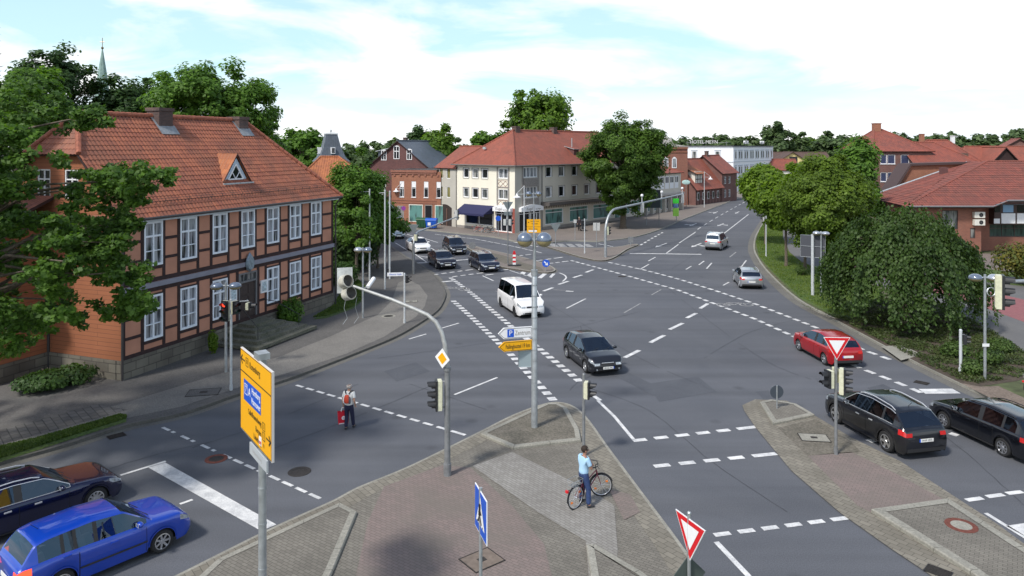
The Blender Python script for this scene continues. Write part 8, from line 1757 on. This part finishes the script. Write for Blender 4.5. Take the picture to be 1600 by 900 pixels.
# ============================================================ BICYCLES
def bicycle(name, label, rear, hd, frame_m, wb=1.08, r=.34, steer=0, lean=0, rack=True, z=.1, group=None, parts_=True):
    root = thing(name,label,'bicycle',(rear.x,rear.y,z),hd,group); root.rotation_euler[0] = lean
    def wheel_(x, st, front):
        T = Matrix.Translation((x,0,r)) @ Rz(st); b = MB(); pts=[(r*math.cos(2*math.pi*k/28),0,r*math.sin(2*math.pi*k/28)) for k in range(29)]; pts=[T@Vector(p) for p in pts]; b.tube(pts,.021,6,cap=False); w_ = b.build('wheel', tyre_m, root, smooth=True)
        b = MB(); b.tube([T@Vector(((r-.03)*math.cos(2*math.pi*k/28),0,(r-.03)*math.sin(2*math.pi*k/28))) for k in range(29)],.011,4,cap=False)
        for k in range(14): a = math.pi*2*k/14; b.tube([T@Vector((0,.02*(-1)**k,0)),T@Vector(((r-.03)*math.cos(a),0,(r-.03)*math.sin(a)))],.0035,3)
        b.tube([T@Vector((0,-.05,0)),T@Vector((0,.05,0))],.02,6); b.build('rim', chrome, w_)
        for a in (.6,3.7): b = MB(); M_ = T @ Matrix.Translation((r*.62*math.cos(a),-.012,r*.62*math.sin(a))); b.bx(-.035,.035,-.012,.03,-.022,.022,0,M_); b.build('spoke_reflector', plain('reflector_orange',(.9,.22,.02),.3), w_)
        b = MB(); pts=[T@Vector(((r+.035)*math.cos(a),0,(r+.035)*math.sin(a))) for a in np.linspace(R(20 if front else 25),R(200 if front else 190),12)]; b.tube([tuple(p) for p in pts],.016,5); b.build('mudguard', black_m, root)
    wheel_(0,0,False); fx = wb; wheel_(fx,steer,True)
    b = MB(); bb_ = (.42,0,.28); seat = (.28,0,.80); hd0 = (wb-.18,0,.72); hd1 = (wb-.23,0,.88)
    for p_,q in ((bb_,seat),(bb_,hd0),((.32,0,.62),hd1),((0,.05,r),bb_),((0,-.05,r),bb_),((0,.05,r),(.31,.02,.70)),((0,-.05,r),(.31,-.02,.70))): b.tube([p_,q],.017 if q in (hd0,hd1,seat) else .009,6)
    b.tube([hd0,hd1],.022,6); c_,s_ = math.cos(steer),math.sin(steer)
    T = Matrix.Translation((fx,0,0)) @ Rz(steer)
    for y in (-.05,.05): b.tube([T@Vector((0,y,r)),T@Vector((-.07,y,.55)),T@Vector((-.16,y*.5,.73))],.011,5)
    b.build('frame', frame_m, root)
    b = MB(); st0 = Vector((wb-.24,0,.9)); T2 = Matrix.Translation(st0) @ Rz(steer); b.tube([T2@Vector((0,0,-.05)),T2@Vector((-.03,0,.14)),T2@Vector((.05,0,.17))],.014,6); b.tube([T2@Vector((-.12,-.29,.17)),T2@Vector((.03,-.2,.18)),T2@Vector((.06,0,.17)),T2@Vector((.03,.2,.18)),T2@Vector((-.12,.29,.17))],.012,6); h_ = b.build('handlebar', black_m, root)
    b = MB()
    for y in (-1,1): b.tube([T2@Vector((-.14,y*.30,.17)),T2@Vector((-.03,y*.25,.175))],.018,6)
    b.tube([T2@Vector((.02,-.2,.17)),T2@Vector((.08,-.28,.14))],.008,4); b.tube([T2@Vector((.02,.2,.17)),T2@Vector((.08,.28,.14))],.008,4); b.build('grip', black_m, h_)
    b = MB(); b.ball((.25,0,.86),(.14,.075,.035),12,8); b.tube([(.28,0,.78),(.26,0,.86)],.014,6); b.build('saddle', black_m, root, smooth=True)
    b = MB(); b.lathe([(.001,-.01),(.085,-.01),(.09,0),(.085,.01),(.001,.01)],16,T=Matrix.Translation((.42,-.06,.28)) @ Matrix.Rotation(R(90),4,'X')); b.tube([(.42,-.08,.28),(.50,-.08,.13)],.01,5); b.tube([(.42,.08,.28),(.34,.08,.43)],.01,5); b.bx(.46,.55,-.17,-.08,.115,.135); b.bx(.29,.38,.08,.17,.42,.44); b.tube([(.42,-.07,.37),(0,-.055,.375)],.005,3); b.tube([(.42,-.07,.19),(0,-.055,.31)],.005,3); b.build('crankset', galv_d, root)
    if rack:
        b = MB(); 
        for y in (-.09,-.03,.03,.09): b.tube([(-.22,y,.74),(.2,y,.74)],.007,4)
        for x in (-.22,-.08,.06,.2): b.tube([(x,-.09,.74),(x,.09,.74)],.007,4)
        for y in (-.09,.09): b.tube([(-.1,y,.74),(0,y*.7,r)],.007,4)
        for y in (-.14,.14): b.tube([(-.22,y*.65,.74),(-.22,y,.90),(.18,y,.90),(.2,y*.65,.74)],.007,4)
        for x in (-.22,.18): b.tube([(x,-.14,.90),(x,.14,.90)],.006,4)
        b.build('luggage_rack', galv, root); b = MB(); b.bx(-.42,-.36,-.045,.045,.60,.67); b.build('rear_light', red_m, root)
        b = MB(); b.tube([(-.28,0,.66),(-.38,0,.62)],.012,4); b.build('light_bracket', black_m, root)
    return root
r0 = G(899.5,795,.04); f0 = G(944.6,772,.04); hb = math.atan2(f0.y-r0.y,f0.x-r0.x)
BK = bicycle('bicycle','dark red bicycle with luggage rack under the man in the light blue shirt',r0,hb,plain('dark_red_frame',(.18,.02,.04),.35,.2,coat=.5),wb=1.2,steer=R(-45),z=.045)
g_b = 'bicycles parked outside the awning shop'
for k,(px,m_,lb) in enumerate(((748,plain('red_frame',(.5,.03,.03),.4),'red bicycle parked under the navy awning, leftmost of the three'),(757,plain('silver_frame',(.6,.6,.6),.4,.4),'pale bicycle parked under the navy awning, between the two others'),(765,plain('black_frame',(.05,.05,.05),.4),'dark bicycle parked under the navy awning, rightmost of the three'))):
    bicycle('bicycle',lb,G(px-6,362.5+k*.8,.1),R(-38+k*8),m_,z=.11,group=g_b)
q0 = G(1600,617,.12); bicycle('bicycle','bicycle with a dark basket half cut off by the right edge of the photo',q0+Vector((.25,0,0)),R(20),black_m,z=.12)
# ============================================================ PEOPLE
skin_m = plain('skin',(.48,.27,.19),.55); skin2 = plain('skin_tanned',(.36,.19,.13),.55)
def skinned(name, verts, edges, m, parent, sub=2, root_i=0):
    """one continuous body surface grown from a posed skeleton; verts = (x,y,z,rx,ry)"""
    me = bpy.data.meshes.new(name); me.from_pydata([v[:3] for v in verts],edges,[]); o = bpy.data.objects.new(name,me); C.objects.link(o); o.parent = parent
    s_ = o.modifiers.new('skin','SKIN'); sv = me.skin_vertices[0].data if len(me.skin_vertices) else None
    if sv is None:
        bm = bmesh.new(); bm.from_mesh(me); bm.verts.layers.skin.verify(); bm.to_mesh(me); bm.free(); sv = me.skin_vertices[0].data
    for i,v in enumerate(verts): sv[i].radius = (v[3], v[4] if len(v) > 4 else v[3]); sv[i].use_root = (i == root_i)
    s_.use_smooth_shade = True; u_ = o.modifiers.new('sub','SUBSURF'); u_.levels = sub; u_.render_levels = sub; me.materials.append(m)
    bpy.context.view_layer.update(); dg = bpy.context.evaluated_depsgraph_get(); nm = bpy.data.meshes.new_from_object(o.evaluated_get(dg)); nm.name = name; o.modifiers.clear(); o.data = nm
    if not nm.materials: nm.materials.append(m)
    nm.polygons.foreach_set('use_smooth',[True]*len(nm.polygons)); return o
def person(label, loc, hd, J, shirt, trousers, shoes, hair_m, skin, sleeve=.55, scale=1.0, bald=False, group=None, long_hair=False, headturn=0, fat=1.0):
    """J joints in metres, facing local +y; standing height about 1.75"""
    root = thing('person',label,'person',loc,hd,group); root.scale = (scale,)*3
    g = lambda k: J[k]
    pel,che,nek,hea = g('pelvis'),g('chest'),g('neck'),g('head')
    V_=[]; E_=[]
    def v(p,r,ry=None): V_.append((*p,r,ry or r)); return len(V_)-1
    a = v(pel,.135,.105); b_ = v(Vector(pel).lerp(che,.5),.120,.09); c_ = v(che,.145,.10); n_ = v(nek,.052); hd_ = v(Vector(nek).lerp(hea,.55),.065); h1 = v(hea,.088,.098); h2 = v(Vector(hea)+Vector((0,0,.075)),.070,.082)
    E_ += [(a,b_),(b_,c_),(c_,n_),(n_,hd_),(hd_,h1),(h1,h2)]
    for s_ in ('L','R'):
        sh,el,wr_,ha = g('sh'+s_),g('el'+s_),g('wr'+s_),g('ha'+s_); i0=v(sh,.056); i1=v(el,.040); i1b=v(Vector(el).lerp(wr_,.35),.040); i2=v(wr_,.025); i3=v(Vector(wr_).lerp(ha,.55),.036,.022); E_ += [(c_,i0),(i0,i1),(i1,i1b),(i1b,i2),(i2,i3)]
        hip,kn,an,to = g('hip'+s_),g('kn'+s_),g('an'+s_),g('to'+s_); j0=v(hip,.088); j1=v(kn,.058); j1b=v(Vector(kn).lerp(an,.3),.058); j2=v(an,.038); j3=v(Vector(an).lerp(to,.6)+Vector((0,0,-.03)),.036); E_ += [(a,j0),(j0,j1),(j1,j1b),(j1b,j2),(j2,j3)]
    body = skinned('body',V_,E_,skin,root)
    # hands: palm is the end of the arm; five separate bent fingers rooted in it
    for s_,sg_ in (('L',-1),('R',1)):
        wr_,ha = Vector(g('wr'+s_)),Vector(g('ha'+s_)); d = (ha-wr_).normalized(); side_ = d.cross(Vector((0,1,.2))).normalized(); curl = Vector((0,1,0))
        if abs(d.dot(curl)) > .8: curl = Vector((0,0,-1))
        cn = (curl-d*curl.dot(d)).normalized(); side_ = d.cross(cn).normalized(); pc = wr_.lerp(ha,.6)
        for k,(o_,l_) in enumerate(((-.030,.062),(-.010,.072),(.010,.068),(.029,.052))):
            p0 = pc+side_*o_+d*.01; p1 = p0+d*l_*.5+cn*.008; p2 = p1+d*l_*.3+cn*.022; p3 = p2+d*l_*.1+cn*.024
            skinned('finger',[(*p0,.010),(*p1,.0095),(*p2,.009),(*p3,.0075)],[(0,1),(1,2),(2,3)],skin,body,1)
        p0 = pc-side_*.03*sg_-d*.035; p1 = p0-side_*.03*sg_+d*.03+cn*.012; p2 = p1+d*.03+cn*.014+side_*.005*sg_; skinned('thumb',[(*p0,.0125),(*p1,.011),(*p2,.009)],[(0,1),(1,2)],skin,body,1)
    # face
    Hm = Matrix.Translation(hea) @ Rz(headturn); dk = plain('eye_dark',(.02,.015,.01),.3)
    b = MB(); b.ball((0,.105,-.005),(.014,.026,.024),8,6,0,Hm); b.build('nose', skin, body, smooth=True)
    for s_ in (-1,1):
        b = MB(); b.ball((s_*.033,.088,.02),(.013,.010,.008),8,6,0,Hm); b.build('eye', dk, body); b = MB(); b.ball((s_*.092,-.005,0),(.014,.026,.036),8,6,0,Hm); b.build('ear', skin, body, smooth=True)
    b = MB(); b.ball((0,.092,-.055),(.024,.008,.006),8,5,0,Hm); b.build('mouth', plain('lips',(.35,.12,.10),.6), body)
    # hair
    b = MB(); Hh = Hm @ Matrix.Translation((0,-.016,.035)); nn=14
    b.ball((0,0,0),1,18,12,0,Hh @ Matrix.Diagonal((.098,.108,.105,1)))
    if not bald: b.ball((0,-.03,-.05),1,14,8,0,Hh @ Matrix.Diagonal((.09,.085,.075,1)))
    o = b.build('hair', hair_m, body, smooth=True); bm = bmesh.new(); bm.from_mesh(o.data); inv = Hm.inverted()
    kill = []
    for f in bm.faces:
        c = inv @ f.calc_center_median()
        if (c.y > .045 and c.z < .065) or c.z < (-.03 if bald else -.085) : kill.append(f)
        elif bald and c.z > .085 : kill.append(f)
    bmesh.ops.delete(bm,geom=kill,context='FACES'); bm.to_mesh(o.data); bm.free(); so_ = o.modifiers.new('t','SOLIDIFY'); so_.thickness = .012; so_.offset = 0
    # shirt
    V_=[];E_=[]; a=v(Vector(pel)+Vector((0,0,-.05)),.19*fat,.155*fat); a2=v(Vector(pel).lerp(che,.35),.175*fat,.145*fat); b_=v(Vector(pel).lerp(che,.65),.17*fat,.135*fat); c_=v(che,.185,.135); n_=v(Vector(che).lerp(nek,.70),.125,.105); E_ += [(a,a2),(a2,b_),(b_,c_),(c_,n_)]
    for s_ in ('L','R'):
        sh,el = Vector(g('sh'+s_)),Vector(g('el'+s_)); i0=v(sh,.084); i1=v(sh.lerp(el,sleeve),.072); i2=v(sh.lerp(el,sleeve+.1),.072); E_ += [(c_,i0),(i0,i1),(i1,i2)]
        if sleeve > .95: wr_=Vector(g('wr'+s_)); i3=v(el.lerp(wr_,.5),.052); i4=v(el.lerp(wr_,.92),.042); E_ += [(i2,i3),(i3,i4)]
    skinned('shirt',V_,E_,shirt,root)
    V_=[];E_=[]; a=v(Vector(pel)+Vector((0,0,.13)),.155,.125); a1=v(Vector(pel)+Vector((0,0,-.02)),.165,.135); E_=[(a,a1)]
    for s_ in ('L','R'):
        hip,kn,an = Vector(g('hip'+s_)),Vector(g('kn'+s_)),Vector(g('an'+s_)); j0=v(hip.lerp(kn,.12),.112); j1=v(kn,.082); j2=v(kn.lerp(an,.45),.077); j3=v(kn.lerp(an,1.02),.072); E_ += [(a1,j0),(j0,j1),(j1,j2),(j2,j3)]
    skinned('trousers',V_,E_,trousers,root)
    for s_ in ('L','R'):
        an,to = Vector(g('an'+s_)),Vector(g('to'+s_)); d = (to-an); d.z = 0; d.normalize(); hl_ = Vector((an.x,an.y,0))-d*.05; z0 = min(an.z,.12)-.07; z0 = an.z-.08
        skinned('shoe',[(hl_.x,hl_.y,z0+.035,.042,.04),(an.x,an.y,z0+.045,.05,.045),(*(Vector((an.x,an.y,z0+.035))+d*.12),.046,.034),(*(Vector((an.x,an.y,z0+.028))+d*.20),.036,.026)],[(0,1),(1,2),(2,3)],shoes,root,2,1)
    return root
# old man walking away with backpack and red bag
J = dict(pelvis=(0,0,.96),chest=(0,.02,1.33),neck=(0,.03,1.50),head=(0,.05,1.63),
 shL=(-.185,.02,1.41),elL=(-.25,-.02,1.13),wrL=(-.25,.04,.89),haL=(-.25,.06,.79),shR=(.185,.02,1.41),elR=(.25,-.04,1.14),wrR=(.24,.08,.93),haR=(.235,.12,.84),
 hipL=(-.095,0,.90),knL=(-.10,.03,.50),anL=(-.10,-.05,.09),toL=(-.11,.14,.03),hipR=(.095,0,.90),knR=(.11,.10,.51),anR=(.12,.16,.11),toR=(.13,.36,.06))
f_ = G(545,671); pd = person('grey haired man in white shirt walking away across the left road',(f_.x,f_.y,.005),R(-14),J,plain('white_cotton',(.74,.74,.72),.85,vary=.06),plain('navy_trousers',(.012,.014,.045),.8),plain('dark_shoes',(.03,.03,.035),.6),plain('grey_hair',(.42,.38,.35),.9,vary=.2,scale=30),skin_m,scale=1.0,bald=True,fat=1.12)
Mh = Matrix.Translation((f_.x,f_.y,.005)) @ Rz(R(-14))
bp_ = thing('backpack','red and orange backpack with white side panels and dark straps, worn by the walking man','backpack',Mh @ Vector((0,0,0)),R(-14))
skinned('pack',[(0,-.16,1.05,.12,.08),(0,-.19,1.18,.13,.09),(0,-.18,1.33,.105,.07),(0,-.15,1.40,.07,.045)],[(0,1),(1,2),(2,3)],plain('backpack_red',(.62,.07,.03),.7),bp_)
skinned('side_panel',[(-.105,-.15,1.05,.05,.06),(-.115,-.17,1.18,.05,.07),(-.09,-.15,1.33,.04,.05)],[(0,1),(1,2)],white_m,bp_); skinned('side_panel',[(.105,-.15,1.05,.05,.06),(.115,-.17,1.18,.05,.07),(.09,-.15,1.33,.04,.05)],[(0,1),(1,2)],plain('backpack_grey',(.12,.10,.12),.7),bp_)
b = MB()
for s_ in (-1,1): b.tube([(s_*.06,-.13,1.42),(s_*.12,-.06,1.515),(s_*.135,.06,1.50),(s_*.145,.15,1.38),(s_*.14,.12,1.15),(s_*.13,-.04,1.05)],.022,6)
b.build('shoulder_strap', black_m, bp_)
bg_ = thing('shopping_bag','red shopping bag with round white emblem carried in the left hand of the walking man','bag',Mh @ Vector((-.27,.07,0)),R(-14)+R(35))
b = MB(); b.add([(-.19,-.05,.18),(.19,-.05,.18),(.19,.05,.18),(-.19,.05,.18),(-.22,-.07,.66),(.22,-.07,.66),(.22,.07,.66),(-.22,.07,.66)],[(3,2,1,0),(0,1,5,4),(1,2,6,5),(2,3,7,6),(3,0,4,7)]); b.build('bag_body', plain('bag_red',(.62,.01,.03),.45), bg_)
b = MB(); b.lathe([(.035,0),(.075,0)],16,T=Matrix.Translation((0,-.072,.42)) @ Matrix.Rotation(R(88),4,'X')); b.lathe([(.001,0),(.022,0)],10,T=Matrix.Translation((0,-.073,.42)) @ Matrix.Rotation(R(88),4,'X')); b.bx(-.17,.17,-.062,-.056,.19,.22); b.build('emblem', white_m, bg_)
b = MB()
for y in (-.06,.06): b.tube([(-.09,y,.66),(-.05,y*.4,.80),(.05,y*.4,.80),(.09,y,.66)],.01,5)
b.build('handle', white_m, bg_)
# man sitting astride his bicycle, arms folded
J = dict(pelvis=(0,-.02,.98),chest=(0,0,1.36),neck=(0,.02,1.54),head=(0,.04,1.675),
 shL=(-.19,0,1.44),elL=(-.25,.10,1.18),wrL=(-.03,.25,1.20),haL=(.08,.24,1.21),shR=(.19,0,1.44),elR=(.25,.10,1.17),wrR=(.02,.27,1.24),haR=(-.09,.25,1.26),
 hipL=(-.10,-.02,.92),knL=(-.16,.08,.50),anL=(-.20,.02,.09),toL=(-.23,.22,.03),hipR=(.10,-.02,.92),knR=(.15,.06,.50),anR=(.20,.02,.09),toR=(.26,.21,.03))
sx_ = r0+Vector((math.cos(hb),math.sin(hb),0))*.34
person('young man in light blue t-shirt and jeans sitting astride his bicycle with folded arms',(sx_.x+.03,sx_.y-.02,.045),hb-R(90)-R(14),J,plain('light_blue_cotton',(.38,.60,.80),.85,vary=.04),plain('blue_jeans',(.025,.05,.14),.85,vary=.25,scale=14),plain('black_sneaker',(.03,.03,.035),.5),plain('dark_brown_hair',(.025,.015,.010),.8,vary=.3,scale=40),skin2,headturn=R(-20))
# small figures in the distance
J0 = dict(pelvis=(0,0,.96),chest=(0,.0,1.34),neck=(0,.01,1.52),head=(0,.02,1.65),shL=(-.19,0,1.42),elL=(-.24,-.02,1.14),wrL=(-.22,.10,.92),haL=(-.21,.14,.83),shR=(.19,0,1.42),elR=(.24,-.02,1.14),wrR=(.22,.10,.92),haR=(.21,.14,.83),
 hipL=(-.10,0,.92),knL=(-.11,.06,.50),anL=(-.11,.0,.09),toL=(-.12,.2,.03),hipR=(.10,0,.92),knR=(.11,-.02,.50),anR=(.12,-.14,.10),toR=(.13,.06,.03))
person('person in dark clothes with a pale bag strap standing outside the teal shop windows',G(905,360.5,.115)+Vector((0,0,.0)),R(160),J0,plain('dark_jacket',(.03,.02,.025),.8),plain('dark_trousers',(.02,.02,.022),.8),black_m,_M['grey_hair'],skin_m,sleeve=1.0)
wc_ = thing('wheeled_walker','dark wheeled shopping walker beside the person outside the shop windows','walker',G(911.5,361,.115)); b = MB(); b.bx(-.25,.25,-.2,.2,.25,.75); b.build('bag', black_m, wc_); b = MB()
for y in (-.22,.22): b.tube([(-.28,y,.1),(-.2,y,.95),(-.38,y,1.0)],.018,5); b.tube([(.28,y,.1),(-.1,y,.7)],.018,5)
b.build('frame', galv_d, wc_)
for x in (-.28,.28):
    for y in (-.22,.22): b = MB(); b.lathe([(.001,-.02),(.1,-.02),(.1,.02),(.001,.02)],10,T=Matrix.Translation((x,y,.1)) @ Matrix.Rotation(R(90),4,'X')); b.build('wheel', tyre_m, wc_)
